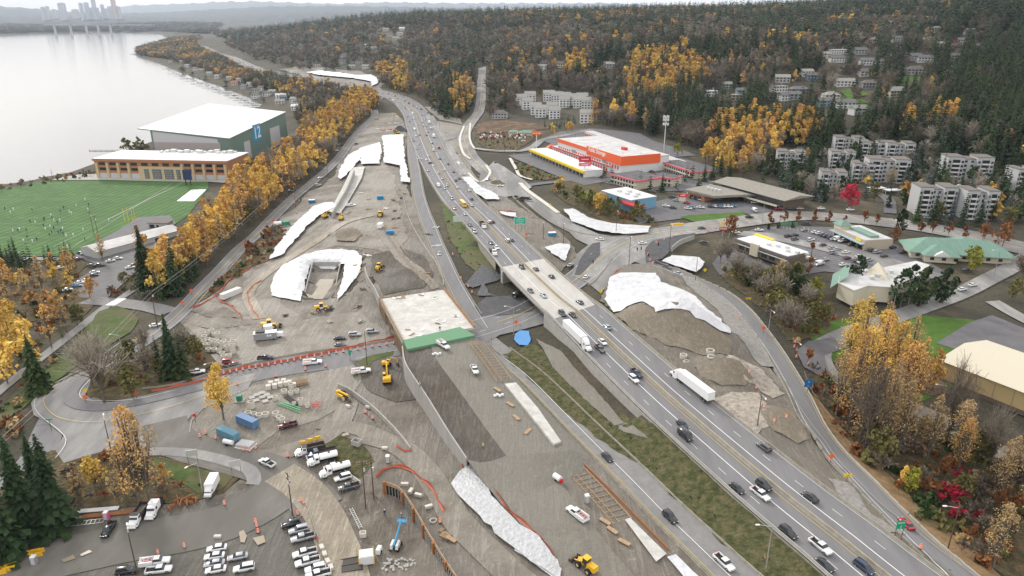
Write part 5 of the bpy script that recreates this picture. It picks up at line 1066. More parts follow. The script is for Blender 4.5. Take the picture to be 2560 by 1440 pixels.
# motel
for (A, B, dep, lab) in (((1530,435),(1592,452),24,'front motel wing with pink roof edge and dark flat roof'),((1652,403),(1735,430),16,'rear motel wing with long pink roof edge'),((1632,438),(1682,446),12,'small motel wing with pink edge in the middle of the court')):
 a, h, l = from_roof(A, B, gz+6.5); b = Bld('motel_building', lab, 'motel', *a, gz, h); b.box('wall', 'wall_cream', 0, l, 0, dep, 0, 6.3); b.box('roof', 'roof_tar', -.3, l+.3, -.3, dep+.3, 6.3, 6.6); b.box('fascia', 'hotel_pink', -.8, l+.8, -1.2, -.32, 5.7, 6.8); b.box('side_fascia', 'hotel_pink', l+.32, l+.9, -1.2, dep, 5.7, 6.8); b.box('balcony', 'wall_white', 0, l, -1.2, -.02, 3.0, 3.3)
 for k in range(int(l/3)):
  for z0 in (.5, 3.6): b.box('window', 'glass_dark', .6+k*3, 2.2+k*3, -.12, .05, z0, z0+1.6)
 free(*[c_ for c_ in (A[0], A[1]+18, B[0], B[1]+18)], 5, 10)
# blue clinic
a, h, l = from_roof((1504,475),(1577,499),gz+7.5); b = Bld('clinic_building', 'pale blue building with white roof and red canopy edge', 'building', *a, 21, h); b.box('wall', 'clinic_blue', 0, l, 0, 20, 0, 7.5); b.box('roof', 'roof_white', -.2, l+.2, -.2, 20.2, 7.5, 7.8)
for k in range(5): b.box('rooftop_unit', 'pale_metal', 8+k*4, 10+k*4, 6+(k%2)*5, 8.5+(k%2)*5, 7.8, 9)
b.box('canopy', 'red', l-8, l+12, -4, 2, 5.4, 6.2); b.box('entrance_tower', 'wall_grey', l+5, l+11, -3, 1, 0, 5.4); free(1510,500,1630,530,6,10)
# strip mall
a, h, l = from_roof((1720,477),(1762,487),gz+5.5); b = Bld('shop_building', 'low tan shop with orange brick front in the small mall', 'shop', *a, 22, h); b.box('wall', 'brick_orange', 0, l, 0, 22, 0, 4.6); q = MB(); q.prism([(-1.5,-1.5),(l+8,-1.5),(l+20,24),(-1.5,24)], 4.6, 6); q.build('roof', 'roof_taupe', b.o); b.front('window', 'glass_dark', [(2+k*3.2, 4.6+k*3.2, .4, 3) for k in range(int(l/3.5))])
for k in range(4): b.box('rooftop_unit', 'pale_metal', 6+k*3, 8+k*3, 10, 12, 6, 7.3)
free(1720,500,1800,500,4,10)
a, h, l = from_roof((1797,452),(1955,494),gz+9); b = Bld('shop_building', 'two storey mall building with long taupe roof', 'shop', *a, 22, h); b.box('wall', 'wall_brown', 0, l, 2, 20, 0, 8); q = MB(); q.add([(-4,-2,7.4),(l+4,-2,7.4),(l+4,11,9.4),(-4,11,9.4),(-4,24,7.4),(l+4,24,7.4)], [(0,1,2,3),(3,2,5,4),(0,3,4),(1,5,2)]); q.build('roof', 'roof_taupe', b.o)
b.box('canopy_roof', 'roof_tar', 0, l, -3.5, 2, 3.4, 3.8); b.box('sign_band', 'wall_cream', 0, l, -3.8, -3.5, 3.2, 4.3); b.front('window', 'glass_dark', [(1+k*4, 4+k*4, .3, 3) for k in range(int(l/4))], 2); b.front('window', 'glass_blue', [(1+k*4, 4+k*4, 4.6, 7) for k in range(int(l/4))], 2); free(1800,490,1980,530,8,14)
keep([(1700,470),(1800,445),(1990,495),(1950,525),(1720,520)], [(1500,472),(1560,465),(1640,505),(1650,540),(1600,545),(1570,520)])
pole_sign(1704, 520, 9, [(8, 5, 2.2, 'red', 'OPEN', 1.2, 'white'), (5.5, 3.6, 2.4, 'wall_cream', None, 0, '')], 'red and cream shop sign at the small mall car park')
# fast food restaurant
a, h, l = from_roof((1839,597),(1969,642),25); b = Bld('restaurant', 'long low restaurant with white roof and dark brick walls', 'restaurant', *a, 19.8, h)
b.box('wall', 'wall_brown', 0, l, 0, 15, 0, 4.6); b.box('parapet', 'roof_brown', -.2, l+.2, -.2, 15.2, 4.0, 5.2); b.box('roof', 'roof_white', .3, l-.3, .3, 14.7, 5.2, 5.4); b.box('trim', 'wall_white', -.4, l+.4, -.5, -.21, 3.0, 3.4); b.box('yellow_arch', 'sign_yellow', -.6, 12, 13, 15.6, 4.6, 5.9); b.box('entrance_tower', 'wall_cream', 11, 16, -1, .5, 0, 6.2)
for k in range(7): b.box('rooftop_unit', 'pale_metal', 16+k*4, 17.6+k*4, 5+(k%3)*2, 6.6+(k%3)*2, 5.4, 6.5)
b.front('window', 'glass_dark', [(3+k*5, 6.5+k*5, .8, 2.8) for k in range(int(l/5)-1)]); free(1845,640,2000,670,7,10)
o = pole_sign(1806, 592, 7, [(4.6, 4.2, 1.6, 'red', "McDonald's", .8, 'white')], 'golden arches sign above a red board')
q = MB()
for s_ in (-1, 1):
 pr = [(s_*1.05 + .95*math.cos(t), 5.4 + 3.4*max(0, math.sin(t))) for t in np.linspace(0, math.pi, 14)]
 for (x0, z0), (x1, z1) in zip(pr[:-1], pr[1:]): q.cyl((x0,-.1,z0),(x1,-.1,z1),.22,n=6)
q.build('golden_arches', 'sign_yellow', o)
# coffee shop with green turret
a, h, l = from_roof((2085,565),(2163,600),26.5); b = Bld('shop_building', 'tan shop with green corner turret and dark glass front', 'shop', *a, 20.5, h); b.box('wall', 'tan_wall', 0, l, 0, 16, 0, 5.6); b.box('roof', 'roof_dirty', .3, l-.3, .3, 15.7, 5.6, 5.8); b.box('awning', 'awning_blue', -.5, l+.2, -2.2, -.02, 3.6, 4.0); b.front('window', 'glass_dark', [(1.2+k*5, 5.2+k*5, .3, 3.4) for k in range(int(l/5.2))]); b.box('roof_screen', 'roof_green', 7, l-3, 5, 10, 5.8, 6.9)
q = MB(); q.box((3,3,6.6),(6,6,2.2)); q.build('turret', 'wall_cream', b.o); q = MB(); q.add([(-.8,-.8,7.7),(6.8,-.8,7.7),(6.8,6.8,7.7),(-.8,6.8,7.7),(3,3,10.4)], [(0,1,4),(1,2,4),(2,3,4),(3,0,4)]); q.build('turret_roof', 'roof_green', b.o); f = b.box('sign_board', 'sign_yellow', l*.74, l*.74+4, -.3, -.02, 4.2, 5.4); free(2095,590,2200,600,5,11)
# green roofed child care centre
x, y, z = g3(2385, 640); o = empty('childcare_building', (x, y, z), R(-14), 'wide cream building with a green hipped metal roof', 'building')
q = MB(); q.box((0,0,1.8),(44,17,3.6)); q.box((-10,-7,1.8),(14,13,3.6)); q.box((6,9,1.8),(16,16,3.6)); q.build('wall', 'wall_cream', o)
def hip(q, cx, cy, w_, d_, z0, z1, mi=0, e_=1):
 w2, d2 = w_/2+e_, d_/2+e_; r_ = max(w2-d2, 0) if w2 > d2 else 0; r2 = max(d2-w2, 0); V = [(cx-w2,cy-d2,z0),(cx+w2,cy-d2,z0),(cx+w2,cy+d2,z0),(cx-w2,cy+d2,z0),(cx-r_,cy-r2,z1),(cx+r_,cy+r2,z1)]
 q.add(V, [(0,1,5,4),(1,2,5),(2,3,4,5),(3,0,4),(3,2,1,0)] if r2 == 0 else [(0,1,4),(1,2,5,4),(2,3,5),(3,0,4,5),(3,2,1,0)], mi)
q = MB(); hip(q, 0, 0, 44, 17, 3.6, 9, e_=2); hip(q, -10, -7, 14, 13, 3.55, 7.5, e_=1.5); hip(q, 6, 9, 16, 16, 3.5, 8, e_=1.5); q.build('roof', 'roof_green', o)
q = MB(); q.add([(-14,-15,3.4),(-6,-15,3.4),(-10,-15,6),(-14,-13,3.4),(-6,-13,3.4),(-10,-13,6)], [(0,1,2),(0,2,5,3),(1,4,5,2)]); q.build('porch_gable', 'wall_white', o)
for k in range(8): q = MB(); q.box((-19+k*5.2,-8.6 if abs(-19+k*5.2+10) > 8 else -13.6,1.9),(1.8,.15,1.4)); q.build('window', 'glass_dark', o)
free(2290,640,2480,650,6,16)
# white roofed low building below the car park
RP = [(2103,674),(2140,668),(2180,674),(2290,652),(2325,662),(2300,688),(2225,718),(2170,714),(2135,726),(2095,706)]
x, y = at(2200, 690, 19); o = empty('hall_building', (x, y, 19), 0, 'low building with stained white roof and green end behind the pines', 'building'); W_ = [at(a, b, 24.6) for a, b in RP]; W_ = [(a-x, b-y) for a, b in W_]
q = MB(); q.prism([(a*.99, b*.99) for a, b in W_], -1.5, 5.2); q.build('wall', 'wall_cream', o); q = MB(); q.prism(W_, 5.2, 5.6); q.build('roof', 'roof_dirty', o)
a = np.array(W_[0]); c_ = np.array(W_[-1]); q = MB(); q.add([(a[0]-3,a[1]+1,3),(c_[0]-3,c_[1],3),(c_[0]+4,c_[1],8.5),(a[0]+4,a[1]+1,8.5)], [(0,1,2,3)]); q.build('green_slope', 'roof_green', o)
a = np.array(W_[2]); q = MB(); q.add([(a[0]-5,a[1]-4,5.6),(a[0]+5,a[1]-4,5.6),(a[0],a[1]-4,10.5),(a[0],a[1]-16,5.6)], [(0,1,2)[::-1],(0,2,3)[::-1],(1,3,2)[::-1]]); q.build('gable', 'wall_cream', o)
for k in range(4): p = at(2178+k*16, 697-k*5, 24.6); q = MB(); q.box((p[0]-x,p[1]-y,6.2),(1.8,1.8,1.3)); q.build('rooftop_unit', 'pale_metal', o)
free(2110,700,2300,690,6,15); keep([(2140,668),(2320,655),(2300,690),(2170,735)])
# yellow warehouse
a, h, l = from_roof((2356,897),(2560,975),19.5); b = Bld('warehouse', 'yellow warehouse with pale metal roof at the right edge', 'warehouse', *a, 11, h); b.box('wall', 'warehouse_yellow', 0, l+40, 0, 30, 0, 8); q = MB(); q.add([(-1,-1,8),(l+41,-1,8),(l+41,15,10.6),(-1,15,10.6),(-1,31,8),(l+41,31,8)], [(0,1,2,3),(3,2,5,4),(0,3,4),(1,5,2)]); q.build('roof', 'wall_cream', b.o); b.box('plinth', 'wall_brown', -.1, l+40, -.3, -.02, 0, 1.6); free(2390,930,2600,1010,8,16)
for k in range(14): b.box('seam', 'wall_tan', 6+k*6, 6.15+k*6, -.14, .02, 1.7, 8)
keep([(2356,897),(2440,865),(2560,890),(2560,1030),(2400,935)])
# generic houses
def house(px, py, w_, d_, h_, rot, wall, roof, kind='gable', label='house', name='house', cat='house', group=None, floors=2, z=None, dz=0):
 x, y, zz = g3(px, py); o = empty(name, (x, y, zz-.8), R(rot), label, cat, group); HOUSE_X.append((x, y, max(w_, d_)*.55)); h_ += .8
 q = MB(); q.box((0,0,h_/2),(w_, d_, h_)); q.build('wall', wall, o)
 q = MB(); e_ = .7; rh = min(d_, w_)*.33
 if kind == 'hip': hip(q, 0, 0, w_, d_, h_, h_+rh, e_=e_)
 elif kind == 'flat': q.box((0,0,h_+.25),(w_+1, d_+1, .5))
 else:
  V = [(-w_/2-e_,-d_/2-e_,h_),(w_/2+e_,-d_/2-e_,h_),(w_/2+e_,d_/2+e_,h_),(-w_/2-e_,d_/2+e_,h_),(-w_/2-e_,0,h_+rh),(w_/2+e_,0,h_+rh)]; q.add(V, [(0,1,5,4),(2,3,4,5),(3,0,4),(1,2,5),(3,2,1,0)])
 q.build('roof', roof, o); q = MB(); q.box((w_*.25, d_*.15, h_+rh*.8),(.9,.9,2)); q.build('chimney', 'wall_tan', o)
 n_ = max(2, int(w_/3.4))
 for f in range(floors):
  for k in range(n_): q = MB(); q.box((-w_/2+(k+.5)*w_/n_, -d_/2-.04, 2.4+f*2.9),(w_/n_*.55,.1,1.4)); q.build('window', 'glass_dark', o)
 return o
WC = {'w':'wall_white','c':'wall_cream','t':'wall_tan','g':'wall_grey','b':'wall_blue','n':'wall_brown','m':'wall_mid','p':'wall_pink'}
RC = {'g':'roof_grey','b':'roof_brown','p':'roof_pale','r':'roof_red','w':'roof_white'}
WN = {'w':'white','c':'cream','t':'tan','g':'grey','b':'blue grey','n':'dark brown','m':'pale grey','p':'pinkish'}; RN = {'g':'grey','b':'brown','p':'pale','r':'red','w':'white'}
HL = """1945 228 17 10 w p 10 f|1962 250 14 9 w g 15 g|1995 235 20 9 n g 8 h|2030 200 15 9 b b 0 g|2015 190 14 9 w p 5 g|1955 205 16 10 m p -12 g|2075 250 16 10 c p 5 h|2110 215 20 10 w p -5 g|2095 135 24 9 w w 5 f|2060 145 12 9 c p 0 g|2090 155 18 9 w b 0 g|2150 135 16 10 m g -8 g|2165 162 18 10 w g -5 g|2200 165 12 9 m b 0 h|2175 108 14 10 c p 10 g|2240 105 15 10 w g 0 g|2285 150 16 10 m g 10 g|2310 155 18 10 w g -8 g|2285 185 20 11 m b -3 h|2170 220 17 10 g b 0 h|2235 240 17 12 c p 8 g|2060 265 16 9 b g 10 g|2110 270 18 10 w g -8 g|2145 285 16 10 w p 12 g|1985 248 13 9 g g 0 g|1815 222 11 8 g p 0 g|1775 240 14 9 w w 5 f|1850 238 9 8 b g 0 g|1840 250 12 8 t p 0 f|2350 120 16 10 c p 0 g|2400 110 16 10 w g 10 g|2440 125 15 10 m b 0 g|2505 95 13 9 c b 0 g|2420 85 14 9 g b 0 g|2340 80 12 9 c p 0 g|1745 62 13 9 g g 0 g|1779 66 8 8 w g 0 g|1995 25 14 9 m g 0 g|2225 65 12 9 g p 0 g|2380 150 15 9 m g 0 g|2160 190 13 9 w g 0 g|1250 295 17 12 m b -8 h|1360 165 12 9 b g 0 f|1355 175 13 9 w p 5 g|1525 170 12 9 m p 0 g|1400 168 14 9 c b 0 g|975 92 20 12 c b 0 g|990 100 18 11 c p 5 g|1000 88 16 10 w p 0 g|965 78 18 11 c p 0 g|1005 76 16 10 w w 5 g|948 76 12 9 w p 0 g|860 68 12 8 w p 0 g|885 60 13 8 w g 0 g|925 60 12 8 m p 0 g|860 145 12 9 w g 0 g|858 160 14 9 w g 5 g|900 160 16 9 m g 0 f|880 172 14 9 m p 0 g|915 172 14 9 w p 0 g|935 125 14 9 m p 0 g|915 118 10 8 w w 0 g|795 168 16 9 c p 0 f|1150 12 14 9 g g 0 g|1520 165 12 9 g p 0 f|1300 12 12 8 w g 0 g"""
for k, ln in enumerate(HL.split('|')):
 a_ = ln.split(); px, py, w_, d_ = map(float, a_[:4])
 if py < 30: continue
 side = 'on the right hillside' if px > 1900 else 'among the trees in the middle distance' if px > 1100 else 'on the far wooded slope'
 house(px, py, w_, d_, 5.6, float(a_[6]), WC[a_[4]], RC[a_[5]], {'f':'flat','g':'gable','h':'hip'}[a_[7]], f'{WN[a_[4]]} house with {RN[a_[5]]} {dict(f="flat", g="gabled", h="hipped")[a_[7]]} roof {side}', group='houses on the slopes')
 hx_, hy_ = G(px, py); k_ = 1800/math.hypot(hx_, hy_); keep([(px-w_*.62*k_, py-8*k_), (px+w_*.62*k_, py-8*k_), (px+w_*.62*k_, py+.5), (px-w_*.62*k_, py+.5)])
SH = """575 200 c p|590 212 w g|600 205 w p|612 222 m g|628 216 w p|640 232 c g|655 226 w b|588 213 c r|668 240 w g|682 236 m p|700 246 w w|712 250 b g|724 246 w w|738 256 w p|750 262 m g|700 262 c p|640 245 w g|545 196 w p|525 188 c p|560 190 w g|505 180 c p|490 176 w g|470 168 w p|455 158 c p|428 156 c b|765 266 m g|780 262 g g|742 275 w w"""
for k, ln in enumerate(SH.split('|')):
 a_ = ln.split(); px, py = map(float, a_[:2]); house(px, py, 13, 9, 5.5, rnd.uniform(-25, 25), WC[a_[2]], RC[a_[3]], 'gable', f'{WN[a_[2]]} house with {RN[a_[3]]} roof along the lake shore', group='lake shore houses')
 keep([(px-10, py-12), (px+10, py-12), (px+10, py), (px-10, py)])
# white terraces in the valley
for k, (px, py, w_, rot) in enumerate(((1303,262,13,8),(1318,272,13,12),(1340,285,12,0),(1352,292,12,-6),(1372,252,14,-4),(1392,256,14,-8),(1412,258,14,0),(1430,262,14,-4),(1448,268,14,-8),(1468,272,14,-6),(1386,296,12,0),(1380,284,12,0),(1464,306,12,-4),(1325,255,13,5),(1410,268,12,0),(1455,260,13,-4))):
 house(px, py, w_, 11, 10, rot, 'wall_white', 'roof_pale', 'gable', 'white three storey terrace block with pale gables in the valley', 'terrace_block', 'apartment block', 'white terrace blocks', 3); keep([(px-14, py-28), (px+14, py-28), (px+14, py-2), (px-14, py-2)])
# grey slab apartments on the right
def apartment(px, py, w_, rot, floors, lab):
 x, y, z = g3(px, py); o = empty('apartment_block', (x, y, z-1), R(rot), lab, 'apartment block', 'grey apartment blocks'); d_ = 13; h_ = floors*2.9+1; HOUSE_X.append((x, y, w_*.5))
 q = MB(); q.box((-w_*.32,-1,h_/2+.8),(w_*.36,d_,h_+1.6)); q.box((w_*.32,-1,h_/2+.8),(w_*.36,d_,h_+1.6)); q.box((0,1,h_/2),(w_*.3,d_-1,h_)); q.build('wall', 'wall_mid', o)
 q = MB(); q.box((-w_*.32,-.4,h_+1.9),(w_*.37,d_+.6,.5)); q.box((w_*.32,-.4,h_+1.9),(w_*.37,d_+.6,.5)); q.box((0,1,h_+.3),(w_*.3,d_-1.2,.5)); q.build('roof', 'roof_brown', o)
 for s_ in (-1, 1):
  q = MB(); q.box((s_*w_*.32,-7.55,h_/2+.6),(w_*.16,.2,h_-1)); q.build('recess_shade', 'black', o)  # flat black slab on the wall, painting the shade behind the balconies
  for f in range(floors): q = MB(); q.box((s_*w_*.32,-8.1,1.4+f*2.9),(w_*.17,1.2,.9)); q.build('balcony', 'wall_white', o)
  for f in range(floors):
   for dx in (-.14, .14): q = MB(); q.box((s_*w_*.32+dx*w_,-7.55,2.6+f*2.9),(w_*.05,.12,1.4)); q.build('window', 'glass_dark', o)
 for f in range(floors):
  for dx in (-.07, .07): q = MB(); q.box((dx*w_,-5.05,2.6+f*2.9),(w_*.06,.12,1.4)); q.build('window', 'glass_dark', o)
for px, py, w_, rot, fl_n, lab in ((2115,382,22,-12,4,'grey apartment block farthest left at the edge of the woods'),(2175,395,20,-12,4,'grey apartment block behind the blue spruce'),(2240,398,20,-10,4,'grey apartment block at the back beside the hillside road'),(2208,452,27,-10,5,'grey apartment block in the middle of the estate with five rows of balconies'),(2098,420,17,-12,4,'grey apartment block half hidden by conifers'),(2150,452,14,-14,4,'pale apartment block left of the central one'),(1972,420,20,-14,4,'apartment block nearest the car ports'),(2075,475,16,-14,4,'lower apartment block above the red maple'),(2405,448,29,-8,5,'largest apartment block on the right of the estate'),(2322,530,21,-6,5,'apartment block close to the street behind tall trees'),(2430,540,17,-4,5,'apartment block at the bottom right of the estate'),(2548,470,16,0,4,'apartment block partly out of view at the right edge')):
 apartment(px, py, w_, rot, fl_n, lab); d = 5.2 if py > 500 else 4.2; keep([(px-w_*.3*d/2, py-58), (px+w_*.3*d/2, py-58), (px+w_*.3*d/2, py-34), (px-w_*.3*d/2, py-34)])
for k, (px, py) in enumerate(((1990,385),(2005,382),(2020,379),(2190,480),(2230,485),(2390,475))):
 x, y, z = g3(px, py); o = empty('carport', (x, y, z), R(12), 'flat pale roofed carport among the apartment blocks', 'carport', 'carports'); q = MB(); q.box((0,0,2.9),(11,5.5,.3)); q.build('roof', 'roof_white', o)
 for sx in (-5, 5): q = MB(); q.box((sx,0,1.4),(.2,.2,2.8)); q.build('post', 'wall_white', o)
for px, py in ((1284,336),(1318,338)):
 x, y, z = g3(px, py); o = empty('greenhouse', (x, y, z), R(-8), 'small green roofed kiosk in the plant nursery' if px < 1300 else 'wider green roofed kiosk in the plant nursery', 'kiosk'); q = MB(); q.box((0,0,1.4),(8 if px < 1300 else 15, 8, 2.8)); q.build('wall', 'wall_cream', o); q = MB(); hip(q, 0, 0, 8 if px < 1300 else 15, 8, 2.8, 5); q.build('roof', 'roof_green', o)
# far city and lake bridge
mat('far_tower', (.52,.55,.60), .6); mat('far_tower_red', (.6,.47,.45), .6); mat('far_white', (.55,.55,.55), .6)
for k, (x0, x1, y0, m, lab) in enumerate(((103,113,18,'far_tower','slim far tower leftmost of the skyline'),(114,125,16,'far_tower','slim far tower second from the left'),(145,167,8,'far_tower','wide pale far tower left of centre'),(198,210,8,'far_tower','far tower beside the dark pair'),(210,225,7,'far_tower','far tower in the middle of the skyline cluster'),(228,243,-4,'far_tower','tallest pale blue far tower'),(225,248,19,'far_tower','dark low far block under the tallest tower'),(252,262,12,'far_tower','small domed far tower'),(277,293,-4,'far_tower_red','reddish far tower on the skyline'),(270,303,16,'far_tower','broad far block under the reddish tower'),(180,198,24,'far_white','low white far block'),(262,272,22,'far_white','tiny white far block'),(130,143,24,'far_white','low pale far block on the left'))):
 Y_ = 9600+k*40; xa, _, zt_ = atD(x0, y0, Y_); xb, _, zb_ = atD(x1, 42, Y_)
 o = empty('tower', ((xa+xb)/2, Y_, 30), 0, lab, 'tower'); q = MB(); q.box((0,0,(zt_-30)/2),(xb-xa, 50, zt_-30)); q.build('wall', m, o)
 for f in range(1, int((zt_-30)/22)): q = MB(); q.box((0,-25.2,f*22),(abs(xb-xa)*.86,.6,9)); q.build('window_band', 'far_white', o)
 q = MB(); q.box((0,0,zt_-30+3),((xb-xa)*.6, 25, 6)); q.build('roof_plant', m, o)
D_ = 5700; o = empty('lake_bridge', (*atD(200, 70, D_)[:2], 0), 0, 'long low bridge across the far end of the lake', 'bridge'); T_ = Matrix.Translation((-o.location[0], -o.location[1], 0))
q = MB(); q.M = T_; a = atD(112, 62.5, D_); b_ = atD(385, 62.5, D_); q.box(((a[0]+b_[0])/2, D_, a[2]), (b_[0]-a[0], 24, 3)); q.build('deck', 'far_white', o)
for px in (135, 175, 214, 244, 275):
 q = MB(); q.M = T_; p = atD(px, 62, D_); q.box((p[0], D_, p[2]/2-2), (7, 20, p[2])); q.build('pier', 'far_white', o)
# docks and boats
def dock(px, py, L_, rot, lab):
 x, y = at(px, py, 0); q = MB(); q.box((0,0,.7),(L_,2,.3))
 for k in range(int(L_/6)+1): q.box((-L_/2+k*6, 0, 0),(.4,.4,2.4))
 return tag(q.build('dock', 'old_concrete', None, (x, y, 0), R(rot)), lab, 'dock', 'private docks')
dock(281, 377, 48, 0, 'long dark pier with railings in front of the training centre')
for k, (px, py) in enumerate(((425,172),(440,184),(455,190),(470,196),(485,202),(500,209),(515,214),(530,219),(545,223),(556,229),(570,233),(585,238),(598,244),(610,250),(622,256),(636,262),(650,268))):
 dock(px-8, py+1, 24, rnd.uniform(-12, 4), 'wooden dock reaching out from the house shore')
def boat_bm():
 q = MB(); n = 8; P = [(-4,-1.3),(2,-1.3),(4.6,0),(2,1.3),(-4,1.3)]; q.prism(P, 0, 1.2); return q
for k in range(26):
 px = 430 + k*9; py = np.interp(px, [425,470,520,575,610,655], [171,190,208,228,243,264]) + rnd.uniform(0, 6); x, y = at(px-6, py, 0)
 o = empty('boat', (x, y, 0), R(rnd.uniform(-20, 10)), 'small white motor boat moored along the docks', 'boat', 'moored boats'); boat_bm().build('hull', 'white', o); q = MB(); q.box((-.5,0,1.8),(3,2,1.2),taper=.8); q.build('cabin', 'pale_metal', o)
# ---------------------------------------------------------------- planting
keep([(500,92),(540,92),(600,140),(760,180),(950,212),(1060,262),(1090,300),(1100,360),(1240,520),(1130,520),(1030,380),(1000,290),(900,235),(740,205),(600,170),(505,125)],
  [(1196,175),(1214,175),(1214,270),(1180,330),(1240,430),(1130,400),(1140,320),(1188,280)], [(765,180),(950,190),(950,215),(900,222),(765,195)],
  [(372,320),(570,333),(723,279),(723,335),(620,395),(610,440),(243,440),(243,395),(350,380)], [(0,455),(520,455),(420,545),(230,640),(0,640)],
  [(1600,540),(1880,500),(2560,560),(2560,615),(2250,590),(1900,560),(1650,600),(1560,620)],
  [(1900,585),(2160,600),(2290,640),(2250,670),(2020,600)], [(2280,615),(2370,590),(2490,620),(2470,660),(2300,660)],[(1830,595),(1900,585),(2015,635),(1970,660),(1850,625)],
  [(2085,545),(2165,575),(2210,560),(2195,600),(2090,590)],[(1340,330),(1360,330),(1350,375)],[(1650,300),(1668,300),(1664,385),(1654,385)])
T_ = tree
SPEC['slim'] = ('airy', ['amber','gold'], 'autumn tree', 'autumn_tree', (25, 34)); SPEC['col'] = ('column', ['rust_leaf'], 'autumn tree', 'autumn_tree', (12, 16))
for px, py, h, sp, lab in ((75,1345,30,'fir','tall dark fir at the lower left edge, nearest the road'),(150,1330,29,'fir','broad dark fir at the lower left beside the orange trees'),(25,1400,27,'fir','dark fir at the bottom left corner'),
 (100,985,23,'fir','dark fir standing alone beside the left trail'),(435,945,25,'fir','large dark fir in the wedge between the road and the site'),(462,950,19,'fir','second dark fir beside the large wedge fir'),(335,1000,14,'olive','rounded dark green tree at the corner of the wedge'),(400,930,15,'fir','smaller fir on the left of the wedge group'),
 (262,1010,27,'pale','big bare pale tree spreading beside the left road bend'),(230,960,20,'pale','smaller bare tree left of the big one'),(560,1050,21,'gold','lone yellow tree by the storage yard fence'),(352,1270,31,'tan','tall thin yellow poplar at the lower left'),(378,1262,28,'tan','second thin poplar beside the tall one'),(240,1230,12,'amber','orange tree with bright top by the lower left firs'),(205,1265,14,'tan','tan bare limbed tree beside the firs'),(300,1270,12,'tan','low tan tree left of the poplars'),(415,1225,9,'gold','yellow round tree under the poplars'),
 (45,905,27,'gold','bright golden tree at the left edge'),(5,880,25,'gold','golden tree cut by the left edge'),(85,930,22,'gold','golden tree right of the bright one at the left'),(20,960,18,'amber','orange tree below the golden group'),(130,870,19,'tan','tan tree beside the golden group'),(165,830,15,'tan','pale tan tree by the left trail'),(195,815,11,'olive','olive round tree beside the trail'),(155,845,6,'sfir','tiny dark fir by the trail'),(225,745,12,'amber','small orange tree by the parking lot'),(175,715,9,'amber','small orange tree left of the parking lot'),
 (258,655,17,'tan','round tan tree in front of the metal shed'),(352,640,18,'tan','tall tan tree beside the metal shed'),(315,720,9,'olive','olive tree by the parking lot'),(345,735,8,'olive','low olive tree by the driveway'),
 (2140,960,34,'slim','tallest orange cottonwood right of the ramp'),(2180,1010,34,'slim','tall tan cottonwood in the right group'),(2120,1075,34,'slim','front tan cottonwood by the ramp fence'),(2230,1050,30,'slim','orange cottonwood in the middle of the right group'),(2285,1020,26,'slim','orange cottonwood on the right of the group'),(2160,1130,30,'bare','bare tree at the front of the right cottonwoods'),(2205,1120,30,'tan','thin tan tree at the front of the right group'),(2330,980,17,'gold','small orange tree near the warehouse lawn'),(2090,1040,24,'tan','tan tree nearest the outer ramp'),
 (2365,1110,29,'bare','big bare tree in front of the yellow warehouse'),(2470,1180,22,'bare','wide bare tree at the right edge'),(2420,1115,14,'bare','small bare tree between the two big ones'),(2275,1235,9,'lime','round yellow bush tree by the right thicket'),(2255,1225,8,'gold','yellow bush left of the round one'),
 (2125,524,17,'red','bright crimson round maple by the street'),(2375,130,19,'red','large dark red tree on the right hillside'),(2040,752,12,'lime','yellow green willow by the restaurant'),(2020,690,17,'red','narrow red orange column tree beside the restaurant'),(1826,590,13,'rust','narrow rust red tree beside the arches sign'),(1693,392,12,'lime','bright green tree at the edge of the storage yard'),(1895,205,9,'red','small crimson tree in front of the hillside houses'),(1915,740,14,'olive','olive tree at the edge of the gully'),(1840,700,15,'pale','bare pale tree leaning over the gully'),(1800,660,13,'pale','bare pale tree at the head of the gully'),(1870,715,10,'fir','dark fir in the gully'),(1985,740,15,'pine','grey green tree in the gully near the restaurant'),
 (2140,720,16,'pine','dark pine left of the white roofed building'),(2250,770,18,'pine','tall dark pine in front of the white roofed building'),(2300,770,19,'pine','tall pine beside the street on the right'),(2355,760,17,'pine','right hand pine of the street group'),(2275,735,14,'pine','pine between the two tall ones'),(2430,680,14,'lime','yellow leaved tree by the green roof'),(2505,620,15,'rust','rust red tree at the right street'),(2460,600,10,'rust','small rust tree at the green roof'),(2235,610,10,'rust','rust red tree at the corner of the coffee shop'),(2250,585,14,'pine','round dark green tree behind the coffee shop'),(2320,360,12,'amber','orange tree above the largest block')):
 T_(px, py, h, sp, 1.25 if sp == 'red' and px == 2125 else .62 if sp == 'bare' else .8 if 2080 < px < 2340 and py > 930 else 1.0, lab)
for t in TREES:
 if t[7] and 'column' in t[7]: t[5] = 'col'
for t in TREES:
 if t[5] == 'col': t[6] = 'rust_leaf'; t[4] = 1.3
